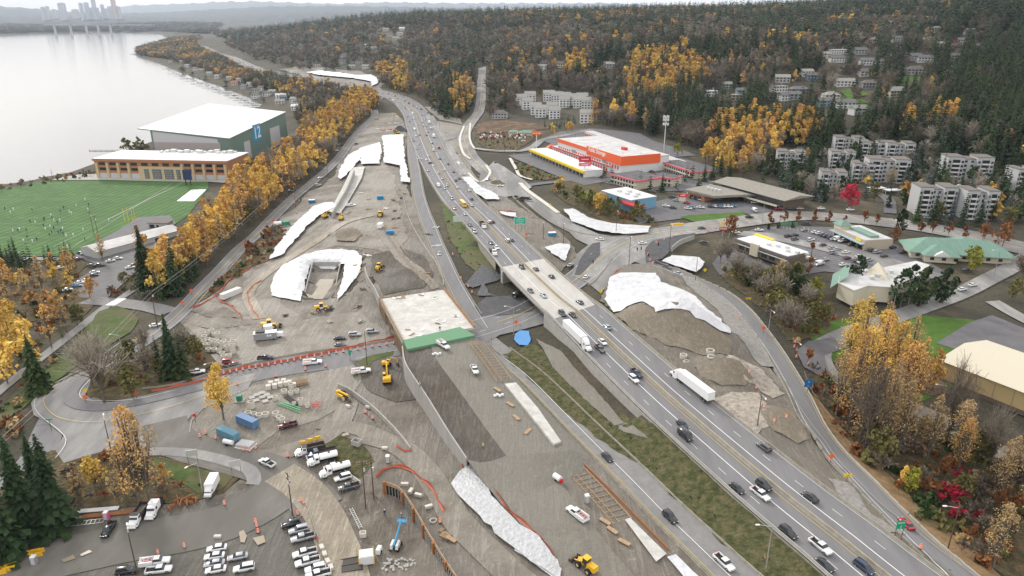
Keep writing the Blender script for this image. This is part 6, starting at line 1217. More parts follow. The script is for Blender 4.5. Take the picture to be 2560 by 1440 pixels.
for px, py, h, sp in ((2030,455,20,'fir'),(2055,472,18,'fir'),(2190,398,20,'bfir'),(2285,440,22,'bfir'),(2300,405,20,'fir'),(2120,432,18,'fir'),(2100,447,17,'pine'),(2062,442,17,'fir'),(2310,505,22,'bfir'),(2352,520,20,'fir'),(2452,515,19,'fir'),(2500,500,26,'fir'),(2542,522,26,'fir'),(2475,480,22,'fir'),(1985,442,15,'pine'),(2012,455,15,'fir'),(1940,440,14,'pine'),(1905,455,14,'sfir'),(2350,555,13,'olive'),(2480,552,14,'fir'),(2520,562,12,'olive'),(2000,485,17,'pale'),(2025,500,17,'pale'),(2225,478,17,'tan'),(2262,505,14,'amber'),(2180,470,15,'bfir'),(2165,500,13,'fir'),(2245,430,16,'fir'),(2380,500,17,'fir'),(2420,480,15,'bfir'),(2160,420,15,'fir'),(2085,500,10,'rust'),(2520,430,22,'fir'),(2265,380,18,'fir'),(2330,370,20,'fir'),(1800,440,19,'fir'),(1780,450,18,'fir'),(1822,452,17,'fir'),(1760,455,15,'sfir'),(1850,445,17,'tan'),(1870,450,13,'olive'),(2560,540,20,'fir'),(1500,400,9,'sfir'),(395,745,15,'fir'),(420,740,16,'fir'),(440,725,16,'fir'),(455,710,15,'fir'),(475,700,15,'fir'),(490,690,14,'fir'),(410,725,15,'fir'),(430,705,16,'fir'),(385,725,13,'fir'),(2290,560,20,'fir'),(2330,562,21,'fir'),(2372,565,19,'bfir'),(2402,568,21,'fir'),(2445,565,18,'fir'),(2185,505,14,'olive'),(2130,470,15,'fir'),(2220,520,14,'fir'),(2260,470,17,'bfir'),(2300,470,19,'fir'),(465,690,14,'fir'),(450,740,13,'fir')): T_(px, py, h, sp)
for k in range(13):                         # street trees
 px, py = ((1925,562),(1960,560),(1995,557),(2035,558),(2070,562),(2110,575),(2160,560),(2190,568),(2330,588),(2370,590),(2410,600),(2455,605),(2300,590))[k]; T_(px, py, 8.5, 'rust', .8)
for px, py in ((1920,575),(1945,572),(1980,570),(2150,620),(2215,620)): T_(px, py, 5, 'hedge', .5)
S = scatter
# belt between the playing field and the boulevard
S([(485,655),(515,600),(555,560),(590,500),(612,462),(640,445),(680,428),(735,395),(760,345),(820,300),(880,255),(945,250),(945,275),(900,318),(870,355),(835,395),(780,440),(720,500),(660,555),(590,620),(530,660),(480,690),(445,680)], 'x', 7.5, {'gold':4,'amber':1.3,'tan':3,'olive':1.8,'bare':1.2}, 1.0, 3, cov=False, road=2.5)
S([(365,755),(385,690),(430,660),(500,650),(510,670),(450,740),(400,765)], 'x', 6.0, {'sfir':6,'fir':1,'gold':.6}, 1.05, 4, cov=False)
S([(0,655),(210,650),(200,672),(0,690)], 'x', 6.5, {'sfir':5}, 1.0, 5, cov=False, road=1)
S([(-100,640),(40,640),(50,670),(-100,690)], 'x', 7, {'sfir':4}, 1.3, 6, cov=False)
S([(-300,690),(200,680),(190,760),(140,830),(60,900),(-300,1000)], 'x', 6.5, {'bush':4,'brown':3,'amber':.5,'tan':.4}, .8, 7, cov=False)
S([(-100,1040),(60,940),(190,830),(250,780),(170,870),(90,1000),(40,1120),(-100,1180)], 'x', 5, {'bush':3,'brown':3,'hedge':2}, .7, 8, cov=False)
S([(-100,1060),(110,1040),(150,1100),(60,1170),(-100,1250)], 'x', 5, {'brown':4,'bush':3,'amber':.6}, .9, 9, cov=False)
S([(215,1000),(240,930),(330,895),(430,850),(500,870),(540,905),(470,955),(360,990),(260,1010)], 'x', 5.2, {'bush':3,'brown':4,'olive':.5,'pale':.5}, .8, 10, cov=False, road=2)
S([(470,775),(545,705),(600,645),(660,595),(700,565),(712,600),(665,655),(620,675),(560,715),(520,745)], 'x', 4.6, {'bush':5,'brown':3,'rust':.3}, .8, 11, cov=False, road=1)
S([(200,1150),(300,1130),(390,1170),(460,1230),(330,1265),(200,1285),(20,1350),(-100,1350),(-100,1250),(60,1240)], 'x', 5.2, {'brown':4,'tan':1,'bush':2,'amber':.6,'fir':.5}, .75, 12, cov=False, road=3)
S([(430,1170),(590,1195),(560,1225),(500,1235)], 'x', 4, {'hedge':3,'bush':1}, .4, 13, cov=False)
S([(250,430),(60,460),(-100,480),(-100,500),(90,465),(240,445)], 'x', 7, {'bush':4,'brown':3,'amber':.2}, .9, 14, cov=False)
S([(2100,900),(2200,930),(2330,1010),(2300,1060),(2180,1130),(2100,1060),(2070,980)], 'x', 10, {'slim':3,'bare':.8}, .95, 60, cov=False)
S([(300,390),(350,366),(372,362),(372,380),(300,400)], 'x', 10, {'bush':2,'olive':1}, 1.2, 15, cov=False)
S([(240,760),(330,700),(420,640),(440,655),(360,720),(290,755)], 'x', 5.5, {'bush':4,'brown':3}, .9, 16, cov=False, road=1.5)
# grassy banks, small shrubs
S([(1110,540),(1140,545),(1250,660),(1240,690),(1170,660),(1120,600)], 'x', 4, {'hedge':3,'bush':1}, .35, 17, cov=False, road=0)
S([(1530,1060),(1610,1110),(1720,1190),(1960,1420),(1900,1470),(1800,1400),(1640,1240)], 'x', 3.6, {'hedge':3,'bush':1}, .3, 18, cov=False, road=.3, maxn=170)
S([(1275,900),(1330,880),(1400,960),(1500,1060),(1420,1040)], 'x', 4.5, {'hedge':3,'bush':2}, .3, 19, cov=False, road=.5)
S([(1400,460),(1380,480),(1430,512),(1520,550),(1630,560),(1630,545),(1590,520),(1510,500),(1480,510),(1420,490)], 'x', 5, {'bush':3,'olive':2,'amber':.8}, .85, 20, cov=False)
S([(1270,395),(1400,445),(1370,452),(1300,448)], 'x', 5, {'bush':3,'hedge':2}, .6, 21, cov=False)
S([(1190,345),(1310,338),(1300,375),(1215,372)], 'x', 5.5, {'bush':2,'hedge':3}, .55, 22, cov=False)
S([(1330,350),(1480,318),(1500,325),(1380,352)], 'x', 7, {'lime':2,'gold':1}, .55, 23, cov=False)
S([(1360,318),(1450,298),(1460,308),(1370,330)], 'x', 6.5, {'sfir':3}, .75, 24, cov=False)
for px, py in ((1510,445),(1530,460),(1600,470),(1625,478),(1655,480),(1690,478),(1715,455),(1730,450),(1555,425),(1600,425),(1630,420),(1520,425),(1745,470)): T_(px, py, 14, 'fir', 1.15)
# gully between ramp and restaurant, right of the ramp
S([(1790,640),(1830,650),(1900,690),(2000,720),(2060,760),(2080,830),(2020,850),(1985,870),(1930,830),(1900,760),(1850,710),(1790,670)], 'x', 5, {'bush':4,'olive':1.6,'tan':.5,'pale':.8,'brown':2}, .9, 25, cov=False, road=2)
S([(2000,885),(2060,950),(2150,990),(2300,1035),(2500,1140),(2600,1200),(2600,1440),(2450,1440),(2330,1340),(2200,1230),(2090,1110),(2030,1020)], 'x', 4.4, {'brown':5,'bush':6,'olive':.35,'bare':.3,'tan':.3}, 1.0, 26, cov=False, road=1.5)
S([(2080,930),(2150,880),(2300,880),(2330,960),(2230,1000),(2130,960)], 'x', 12, {'tan':3,'gold':1}, 1.0, 27, cov=False)
S([(2440,770),(2520,720),(2640,680),(2760,760),(2620,830),(2540,790),(2480,760)], 'x', 9, {'olive':2,'bare':3,'bush':2}, 1.0, 28, cov=False)
S([(2290,600),(2480,630),(2560,660),(2520,690),(2440,660)], 'x', 9, {'rust':2,'bush':2}, .8, 29)
S([(2400,1180),(2340,1260),(2380,1330),(2450,1300)], 'x', 4, {'redbush':3}, 1.0, 30, cov=False)
# apartment estate, conifers between blocks
S([(1890,395),(2060,372),(2200,360),(2330,380),(2560,430),(2560,560),(2400,575),(2280,560),(2230,530),(2190,480),(2060,520),(1990,500),(1900,430)], 'x', 8.5, {'fir':4,'bfir':2,'pale':1.2,'pine':2,'amber':.4,'bush':1}, .75, 31, road=3)
S([(1745,400),(1800,440),(1850,440),(1900,430),(1960,370),(1880,350),(1780,375)], 'x', 8, {'gold':4,'amber':3,'bare':1}, .85, 32)
# the wooded hills
HILL = [(480,86),(530,100),(640,150),(740,178),(950,188),(958,240),(1060,262),(1110,300),(1150,302),(1188,264),(1196,205),(1190,170),(1216,170),(1214,272),(1200,294),(1235,305),(1290,285),(1340,315),(1480,312),(1600,330),(1700,365),(1790,385),(1860,360),(1960,370),(2060,372),(2200,360),(2330,380),(2560,430),(2900,520),(2900,-40),(480,-10)]
scatter(HILL, 'x', 6.8, {'fir':4.2,'bare':7,'gold':.18,'tan':.4,'olive':1.3}, 1.0, 41, far=4200, road=6)
scatter([(600,120),(700,85),(1000,75),(2560,60),(2900,60),(2900,-60),(500,-30),(500,70)], 'x', 12, {'fir':6,'tan':.4}, 1.1, 42, far=5200, road=6)
scatter([(2330,60),(2560,55),(2900,60),(2900,520),(2560,425),(2430,370),(2380,260),(2330,160)], 'x', 8, {'fir':6,'olive':.5}, 1.1, 45, far=1500, road=6)
for k_, P_ in enumerate(([(1555,215),(1590,150),(1700,135),(1775,185),(1745,235),(1650,270),(1570,255)],[(1760,375),(1790,330),(1900,320),(2050,330),(2060,372),(1950,372),(1860,395)],[(2240,335),(2380,320),(2390,345),(2250,355)],[(950,215),(945,175),(1010,170),(1030,235),(985,238)],[(1128,285),(1130,225),(1180,220),(1190,255),(1150,300)],[(1380,170),(1470,160),(1480,190),(1400,200)])): scatter(P_, 'x', 8.5, {'gold':5,'amber':1.2,'tan':1}, 1.05, 50+k_, far=1900, road=4)
S([(440,180),(520,206),(600,236),(660,264),(740,276),(775,262),(700,235),(640,216),(560,192),(480,163)], 'x', 10, {'bush':3,'fir':1.2,'bare':1,'olive':1}, .75, 61, road=3)
# shore woods between lake and freeway
scatter([(330,128),(430,100),(500,95),(510,130),(570,155),(640,182),(760,205),(860,232),(930,245),(900,262),(830,300),(760,330),(735,300),(760,270),(700,235),(640,222),(560,196),(480,165),(420,148),(360,140)], 'x', 9, {'bare':4,'gold':.5,'tan':.9,'fir':1.5,'olive':1.2,'bush':2}, .8, 43, cov=False, road=4)
scatter([(-600,82),(0,84),(100,80),(400,78),(520,85),(560,60),(0,42),(-600,42)], 'x', 34, {'fir':6,'bare':.6,'tan':.3}, .85, 44, far=9500, road=1, wf=2.2, cov=False)
# ---------------------------------------------------------------- turn the list into objects
print('TREES', len(TREES))
vis = []
for t in TREES:
 px, py = proj(t[0], t[1], t[2]); D = math.hypot(t[0], t[1], HC-t[2]); t.append(D)
 r_ = t[3]*.3*F/D
 vis.append(-r_ < px < 2560+r_ and py > 0 and proj(t[0], t[1], t[2]+t[3])[1] < 1440)
TREES = [t for t, v in zip(TREES, vis) if v]
TREES.sort(key=lambda t: (t[7] is None, t[8]/t[3]))
mesh_cache = {}
def unitmesh(sh, lod, var, leaf, parts):
 k = (sh, lod, var, leaf, parts)
 if k not in mesh_cache:
  (cv, cf), (tv, tf) = proto(sh, lod)[var]
  if parts: mesh_cache[k] = (npmesh('crown', [(cv, cf, leaf)]), npmesh('trunk', [(tv, tf, 'bark')]))
  else: mesh_cache[k] = npmesh('tree', [(cv, cf, leaf), (tv, tf, 'bark')])
 return mesh_cache[k]
def where(px, py):
 if px < 520 and py > 640: return 'in the lower left beside the trail and road'
 if px < 960 and py > 230 and py <= 700: return 'in the belt between the playing field and the boulevard'
 if px < 960 and py > 700: return 'in the scrub around the western road bends'
 if px < 960: return 'on the wooded slope above the lake shore'
 if py > 880 and px > 1900: return 'in the thicket right of the outer ramp'
 if py > 600 and px > 1700: return 'around the gully and the restaurant car park'
 if py > 480 and px > 1700: return 'along the street by the apartment estate'
 if py > 370 and px > 1850: return 'among the grey apartment blocks'
 if py > 400 and px < 1700: return 'by the clinic and the motel court' if px > 1380 else 'on the bank beside the freeway'
 if px > 1780 and py > 200: return 'below the houses on the right hillside'
 if px > 1780: return 'high on the right hillside'
 if py > 240: return 'in the valley around the white terraces'
 return 'on the hill in the middle distance'
LN = {'gold':'golden','amber':'orange','tan':'tan','fir':'dark green','cedar':'green','fir_blue':'blue green','twig':'grey brown','twig_brown':'brown','twig_pale':'pale','olive':'olive','rust_leaf':'rust red','crimson':'crimson','lime':'yellow green'}
cnt = {}; rest = {}
rt = random.Random(3)
for x, y, z, h, wf, sp, leaf, lab, D in TREES:
 sh, _, cat, nm, _r = SPEC[sp]; cnt[cat] = cnt.get(cat, 0)
 if cnt[cat] < 295:
  cnt[cat] += 1; lod = 0 if h/D > .075 else 1 if h/D > .022 else 2; var = rt.randrange(3); px, py = proj(x, y, z)
  lb = lab or f'{LN[leaf]} {cat} {where(px, py)}'; gr = None if lab else f'{cat}s {where(px, py)}'
  if h/D > .05:
   cm, tm = unitmesh(sh, lod, var, leaf, True); o = empty(nm, (x, y, z-.2), rt.uniform(0, 6.28), lb, cat, gr); o.scale = (h*wf, h*wf, h)
   for nme, me_ in (('crown', cm), ('trunk', tm)): c_ = bpy.data.objects.new(nme, me_); COL.objects.link(c_); c_.parent = o
  else:
   o = bpy.data.objects.new(nm, unitmesh(sh, lod, var, leaf, False)); COL.objects.link(o); o.location = (x, y, z-.2); o.rotation_euler[2] = rt.uniform(0, 6.28); o.scale = (h*wf, h*wf, h); tag(o, lb, cat, gr)
 else: rest.setdefault(cat, []).append((x, y, z, h, wf, sh, leaf, D))
print('RESTS', {k: len(v) for k, v in rest.items()}, cnt)
for cat, L_ in rest.items():
 gr = {}
 for x, y, z, h, wf, sh, leaf, D in L_:
  lod = 1 if h/D > .028 else 2; (cv, cf), (tv, tf) = proto(sh, lod)[rt.randrange(3)]; a = rt.uniform(0, 6.28); c, s = math.cos(a)*h*wf, math.sin(a)*h*wf
  for V, Fc, m in ((cv, cf, leaf), (tv, tf, 'bark')):
   if m == 'bark' and lod == 2 and sh == 'fir': continue
   W2 = np.stack([V[:, 0]*c - V[:, 1]*s + x, V[:, 0]*s + V[:, 1]*c + y, V[:, 2]*h + z - .2], 1); e_ = gr.setdefault(m, [[], [], 0]); e_[0].append(W2); e_[1].append(Fc + e_[2]); e_[2] += len(V)
 me = npmesh('wood', [(np.concatenate(e_[0]), np.concatenate(e_[1]), m) for m, e_ in gr.items()])
 nm = {'conifer':'conifer_forest','bare tree':'bare_woodland','autumn tree':'autumn_woodland','leafy tree':'leafy_woodland','shrub':'undergrowth'}[cat]
 o = bpy.data.objects.new(nm, me); COL.objects.link(o)
 stuff(o, {'conifer':'far mass of dark conifers covering the hills','bare tree':'far mass of leafless grey brown trees on the hills','autumn tree':'scattered far yellow and tan trees on the hills','leafy tree':'far olive green trees on the hills','shrub':'low brown and green undergrowth'}[cat], 'woodland')
# ---------------------------------------------------------------- vehicles
mat('tail_red', (.5,.01,.01), .3); mat('lamp_clear', (.8,.8,.78), .15); mat('bed_black', (.03,.03,.03), .8); mat('chrome', (.6,.6,.6), .2, .9)
PAINT = {'w':((.80,.80,.80),'white'),'k':((.022,.024,.028),'black'),'g':((.11,.115,.12),'dark grey'),'s':((.42,.44,.46),'silver'),'r':((.42,.02,.03),'red'),'m':((.13,.018,.03),'maroon'),'n':((.03,.045,.09),'navy'),'b':((.10,.25,.42),'blue'),'l':((.33,.42,.42),'pale green'),'y':((.75,.44,.05),'yellow'),'p':((.42,.30,.31),'dusty pink')}
for k_, (c_, n_) in PAINT.items(): mat('paint_'+k_, c_, .28, 0 if k_ in 'wyr' else .25, .5, coat=.6)
def loft(q, st, mi=0, top=.86):
 vs = []
 for x, w_, z0, zm, zt in st: vs += [(x,-w_,z0),(x,-w_,zm),(x,-w_*top,zt),(x,w_*top,zt),(x,w_,zm),(x,w_,z0)]
 n = len(st); fs = [(i*6+k, (i+1)*6+k, (i+1)*6+k+1, i*6+k+1) for i in range(n-1) for k in range(5)] + [tuple(range(5,-1,-1)), tuple(range((n-1)*6, n*6))]; fs += [(i*6+5, (i+1)*6+5, (i+1)*6, i*6) for i in range(n-1)]
 q.add(vs, fs, mi)
def frustum(q, x0, x1, x2, x3, w0, w1, z0, z1, mi=0):      # base x0..x3, roof x1..x2
 q.add([(x0,-w0,z0),(x3,-w0,z0),(x3,w0,z0),(x0,w0,z0),(x1,-w1,z1),(x2,-w1,z1),(x2,w1,z1),(x1,w1,z1)], [(0,1,5,4),(1,2,6,5),(2,3,7,6),(3,0,4,7),(4,5,6,7)], mi)
def wheel_mesh(r, w_):
 q = MB(); q.cyl((0,-w_/2,0),(0,w_/2,0),r,n=14,mi=0); q.cyl((0,-w_/2-.01,0),(0,w_/2+.01,0),r*.58,n=10,mi=1); return q.mesh('wheel', ['rubber','chrome'])
VP = {}
def vproto(t):
 if t in VP: return VP[t]
 B, Gl, X, W, LT = MB(), MB(), [], [], []          # body, windows, extra parts [(name, MB, mats)], wheels, lights
 if t == 'sedan':
  loft(B, [(-2.35,.78,.38,.6,.82),(-2.2,.88,.28,.68,.95),(-1.3,.91,.26,.7,.98),(.6,.91,.26,.7,.96),(1.5,.9,.26,.66,.86),(2.15,.86,.28,.58,.72),(2.35,.72,.38,.5,.6)]); frustum(Gl,-1.85,-1.15,.25,1.05,.80,.62,.93,1.40); frustum(B,-1.2,-1.12,.2,.3,.64,.60,1.395,1.44); r, wb = .33, (-1.4,1.45); W = [(x,s*.82) for x in wb for s in (-1,1)]; L_ = 2.33; zl = .66
 elif t in ('suv','minivan'):
  m_ = t == 'minivan'; loft(B, [(-2.4,.85,.42,.8,1.05),(-2.3,.93,.32,.85,1.12),(.8,.95,.3,.85,1.10),(1.5,.94,.3,.8,1.02),(2.2,.9,.34,.72,.92),(2.42,.76,.42,.62,.76)]); frustum(Gl,-2.3,-2.0,.15 if not m_ else .5,.95 if not m_ else 1.5,.86,.70,1.08,1.68); frustum(B,-2.15,-2.0,.05 if not m_ else .4,.25 if not m_ else .65,.73,.66,1.67,1.74); B.box((-.8,.66,1.78),(2,.05,.05)); B.box((-.8,-.66,1.78),(2,.05,.05)); r, wb = .37, (-1.45,1.5); W = [(x,s*.85) for x in wb for s in (-1,1)]; L_ = 2.4; zl = .85
 elif t == 'pickup':
  loft(B, [(-.55,.98,.4,.95,1.2),(1.0,.98,.38,.95,1.2),(1.6,.97,.38,.92,1.14),(2.6,.94,.42,.85,1.04),(2.85,.84,.5,.7,.88)]); frustum(Gl,-.6,-.45,.75,1.3,.88,.72,1.18,1.78); frustum(B,-.5,-.42,.65,.85,.75,.70,1.77,1.85)
  B.box((-1.75,.94,.83),(2.4,.1,.75)); B.box((-1.75,-.94,.83),(2.4,.1,.75)); B.box((-2.92,0,.83),(.1,1.96,.75)); B.box((-1.75,0,.55),(2.4,1.9,.2)); q = MB(); q.box((-1.72,0,.69),(2.3,1.76,.06)); X.append(('bed', q, ['bed_black'])); r, wb = .41, (-1.75,1.85); W = [(x,s*.88) for x in wb for s in (-1,1)]; L_ = 2.82; zl = .88
 elif t == 'service':
  loft(B, [(-.55,1.0,.45,1,1.3),(1.0,1.0,.42,1,1.3),(1.6,.99,.42,.97,1.24),(2.8,.96,.45,.9,1.12),(3.05,.86,.52,.75,.95)]); frustum(Gl,-.6,-.45,.75,1.35,.9,.74,1.28,1.9); frustum(B,-.5,-.42,.65,.85,.77,.72,1.89,1.98); B.box((-2.1,.95,1.1),(3.0,.45,1.1)); B.box((-2.1,-.95,1.1),(3.0,.45,1.1)); B.box((-2.1,0,.75),(3.0,1.5,.2)); B.box((-3.65,0,.7),(.2,2.2,.3))
  q = MB(); q.box((-2,.72,1.95),(3.6,.08,.08)); q.box((-2,-.72,1.95),(3.6,.08,.08)); [q.box((-3.4+k*.9,0,1.95),(.08,1.5,.08)) for k in range(4)]; [q.box((x,s*.72,1.75),(.08,.08,.5)) for x in (-3.3,-.7) for s in (-1,1)]; X.append(('rack', q, ['pale_metal'])); q = MB(); [q.cyl((-3.2,s,1.15),(-.9,s,1.2),.14,n=8) for s in (-.4,0,.4)]; X.append(('tools', q, ['red'])); r, wb = .43, (-2.2,2.0); W = [(x,s*.9) for x in wb for s in (-1,1)]; L_ = 3.0; zl = .95
 elif t == 'van':
  loft(B, [(-2.8,.95,.4,1.3,2.15),(-2.7,1.0,.35,1.5,2.3),(1.0,1.0,.35,1.5,2.3),(1.6,.98,.35,1.3,1.8),(2.3,.95,.38,.95,1.2),(2.75,.85,.45,.75,.95)]); Gl.add([(1.05,-.86,2.2),(1.05,.86,2.2),(1.95,.86,1.52),(1.95,-.86,1.52)], [(0,1,2,3)[::-1]]); Gl.box((.9,1.0,1.65),(1.1,.03,.5)); Gl.box((.9,-1.0,1.65),(1.1,.03,.5)); r, wb = .38, (-1.8,1.75); W = [(x,s*.88) for x in wb for s in (-1,1)]; L_ = 2.75; zl = .9
 elif t == 'box_truck':
  loft(B, [(1.6,1.0,.6,1.6,2.3),(2.6,1.0,.55,1.6,2.2),(3.1,.98,.55,1.2,1.45),(3.7,.92,.6,1.0,1.25)]); Gl.add([(2.55,-.86,2.14),(2.55,.86,2.14),(3.12,.86,1.5),(3.12,-.86,1.5)], [(0,1,2,3)[::-1]]); Gl.box((2.3,1.0,1.75),(.8,.04,.5)); Gl.box((2.3,-1.0,1.75),(.8,.04,.5)); q = MB(); q.box((-1.1,0,2.05),(5.4,2.4,2.5)); X.append(('cargo_box', q, ['white'])); q = MB(); q.box((-1,0,.7),(5.6,1,.25)); X.append(('frame', q, ['black'])); r, wb = .46, (-2.4,2.7); W = [(x,s*.95) for x in wb for s in (-1,1)]; L_ = 3.65; zl = .9
 elif t in ('dump_truck','tanker','flatbed','day_cab'):
  loft(B, [(1.2,1.15,.9,1.9,2.75),(2.3,1.15,.8,1.9,2.7),(2.75,1.1,.8,1.6,1.85),(3.9,.92,.8,1.4,1.65),(4.3,.85,.75,1.2,1.45)]); Gl.add([(2.3,-.98,2.62),(2.3,.98,2.62),(2.82,.95,1.88),(2.82,-.95,1.88)], [(0,1,2,3)[::-1]]); Gl.box((1.8,1.15,2.15),(.8,.05,.6)); Gl.box((1.8,-1.15,2.15),(.8,.05,.6)); q = MB(); q.box((-1.1,0,.85),(6.4,.9,.3)); X.append(('frame', q, ['black']))
  q = MB(); [q.box((3.3,s*1.0,.75),(1.3,.5,.35)) for s in (-1,1)]; q.box((4.4,0,.7),(.25,2.2,.4)); X.append(('fender', q, ['white']))
  if t == 'dump_truck': q = MB(); q.box((-1.6,0,1.25),(5.2,2.3,.15)); [q.box((-1.6,s*1.15,1.85),(5.2,.1,1.2)) for s in (-1,1)]; q.box((1.0,0,2.1),(.12,2.4,1.7)); q.box((-4.2,0,1.8),(.1,2.3,1.1)); q.box((1.7,0,2.95),(1.4,2.2,.08)); X.append(('dump_bed', q, ['dark_steel'])); q = MB(); q.box((-1.6,0,1.36),(5,2.15,.06)); X.append(('bed_floor', q, ['mud_light']))
  if t == 'tanker': q = MB(); n = 14; vs = [(x, 1.15*math.cos(a)*sc, 2.1+.85*math.sin(a)*sc) for x, sc in ((-4.2,.85),(-4.0,1),(.8,1),(1.0,.85)) for a in np.arange(n)*2*math.pi/n]; q.add(vs, [(i*n+k, i*n+(k+1)%n, (i+1)*n+(k+1)%n, (i+1)*n+k) for i in range(3) for k in range(n)] + [tuple(range(n)), tuple(range(3*n, 4*n))[::-1]]); X.append(('tank', q, ['white'])); q = MB(); q.cyl((-1.8,0,2.9),(-1.8,0,3.1),.35); X.append(('hatch', q, ['dark_steel']))
  if t == 'flatbed': q = MB(); q.box((-1.6,0,1.3),(5.4,2.4,.2)); q.box((1.0,0,1.9),(.1,2.3,1.2)); [q.box((-1.6,s*1.1,1.7),(5.2,.08,.6)) for s in (-1,1)]; X.append(('flat_bed', q, ['dark_steel']))
  if t == 'day_cab': q = MB(); q.box((.2,0,2.0),(2.0,2.2,2.1)); X.append(('sleeper', q, ['white']))
  r, wb = .52, (-3.1,-1.8,3.3); W = [(x,s*1.02) for x in wb for s in (-1,1)]; L_ = 4.3; zl = 1.1
 elif t == 'semi':
  loft(B, [(6.0,1.2,.9,2.6,3.9),(7.6,1.2,.8,2.4,3.6),(8.5,1.18,.8,2.0,2.9),(8.95,1.1,.8,1.6,1.95),(10.2,.98,.75,1.4,1.7),(10.75,.88,.7,1.1,1.4)], top=.8); Gl.add([(8.1,-.9,3.08),(8.1,.9,3.08),(9.02,.95,1.98),(9.02,-.95,1.98)], [(0,1,2,3)[::-1]]); Gl.box((8.1,1.17,2.4),(.8,.06,.6)); Gl.box((8.1,-1.17,2.4),(.8,.06,.6)); q = MB(); q.box((-2.5,0,2.75),(16.1,2.6,2.8)); X.append(('trailer', q, ['white'])); q = MB(); q.box((-2.5,0,1.2),(16,1.2,.25)); q.box((6.5,0,1.0),(4,1,.3)); [q.box((4.0,s*.5,.7),(.15,.15,.9)) for s in (-1,1)]; q.box((-10.4,0,.7),(.1,2.2,.15)); X.append(('frame', q, ['black']))
  q = MB(); [q.box((7.4,s*1.15,.75),(2.4,.15,.6)) for s in (-1,1)]; X.append(('side_fairing', q, ['white'])); r, wb = .52, (-8.6,-7.3,4.9,6.2,9.7); W = [(x,s*1.08) for x in wb for s in (-1,1)]; L_ = 10.7; zl = 1.1
 elif t == 'bus':
  loft(B, [(-5.6,1.2,.5,2.2,3.0),(4.0,1.2,.5,2.2,3.0),(4.5,1.15,.5,1.6,1.75),(5.5,1.0,.55,1.3,1.55)]); Gl.add([(4.05,-1.0,2.85),(4.05,1.0,2.85),(4.52,1.0,1.8),(4.52,-1.0,1.8)], [(0,1,2,3)[::-1]])
  for k in range(9): [Gl.box((-5+k*1.0,s*1.19,2.1),(.75,.05,.6)) for s in (-1,1)]
  q = MB(); [q.box((-.6,s*1.205,z),(9.8,.04,.08)) for s in (-1,1) for z in (1.5,1.1)]; X.append(('side_rail', q, ['black'])); r, wb = .5, (-3.2,4.3); W = [(x,s*1.0) for x in wb for s in (-1,1)]; L_ = 5.5; zl = 1.0
 q = MB(); q.box((0,0,0),(.08,.34,.16)); lm = q.mesh('headlight', ['lamp_clear']); tm_ = q.mesh('taillight', ['tail_red']); w_ = abs(W[0][1])*.82
 VP[t] = (B, B.mesh('body', ['paint_w'], t in ('sedan','suv','minivan','pickup','van')), Gl.mesh('windows', ['glass_dark']), [(n_, q_.mesh(n_, m_)) for n_, q_, m_ in X], wheel_mesh(r, .26 if r < .45 else .34), r, W, lm, tm_, L_, zl, w_); return VP[t]
TN = {'sedan':'sedan','suv':'SUV','pickup':'pickup truck','service':'utility pickup','van':'van','minivan':'minivan','box_truck':'box truck','dump_truck':'dump truck','tanker':'tank truck','flatbed':'flatbed truck','semi':'semi truck','bus':'school bus','day_cab':'truck tractor'}
CARS = []
def child(p, nm, me, loc=(0,0,0), paint=None):
 o = bpy.data.objects.new(nm, me); COL.objects.link(o); o.parent = p; o.location = loc
 if paint: o.material_slots[0].link = 'OBJECT'; o.material_slots[0].material = MATS['paint_'+paint]
 return o
def vehicle(x, y, z, rz, t, c, ctx, pitch=0, label=None):
 B, bm_, gm, X, wm, r, W, lm, tm_, L_, zl, w_ = vproto(t)
 nm = {'suv':'suv','pickup':'pickup_truck','service':'utility_truck','box_truck':'box_truck','tanker':'tank_truck','semi':'semi_truck','bus':'school_bus','day_cab':'truck'}.get(t, t)
 o = empty(nm, (x, y, z), rz, label, {'sedan':'car','suv':'car','minivan':'car','pickup':'pickup','service':'pickup','van':'van','bus':'bus'}.get(t, 'truck')); o.rotation_euler[1] = pitch
 D = math.hypot(x, y); child(o, 'body', bm_, paint=c)
 child(o, 'windows', gm)
 for n_, me_ in X: child(o, n_, me_)
 for wx, wy in W: child(o, 'wheel', wm, (wx, wy, r))
 if D < 420:
  for s in (-1, 1): child(o, 'headlight', lm, (L_-.02, s*w_*.85, zl)); child(o, 'taillight', tm_, ((-10.55 if t == 'semi' else -3.8 if t in ('box_truck',) else -L_+.02), s*w_*.9, zl+.1))
 CARS.append([o, t, c, ctx, *proj(x, y, z)]); return o
Z0 = lambda X0, Y0, s: (lambda x, y: (X0+x/s, Y0+y/s))
ZA = Z0(820,180,6.095); ZB = Z0(820,400,6.095); Z5 = Z0(850,480,2.977); Z9 = Z0(1700,960,2.977); Z8 = Z0(850,960,2.977); ZC = Z0(850,0,2.977); Z6 = Z0(1700,480,2.977); ZF = Z0(1480,400,5.333); ZH = Z0(1940,540,8); ZV = Z0(0,430,4); Z7 = Z0(0,960,2.977); ZD = Z0(640,1080,8); ZG_ = Z0(500,680,5.539); Z4 = Z0(0,480,2.977)
TT = {'':'sedan','u':'suv','p':'pickup','v':'van','b':'box_truck','d':'dump_truck','f':'flatbed','S':'semi','B':'bus','t':'tanker','m':'minivan','x':'service'}
def parse(s_): 
 for it in s_.split():
  a = it.split(','); yield float(a[0]), float(a[1]), a[2][0], TT[a[2][1:]]
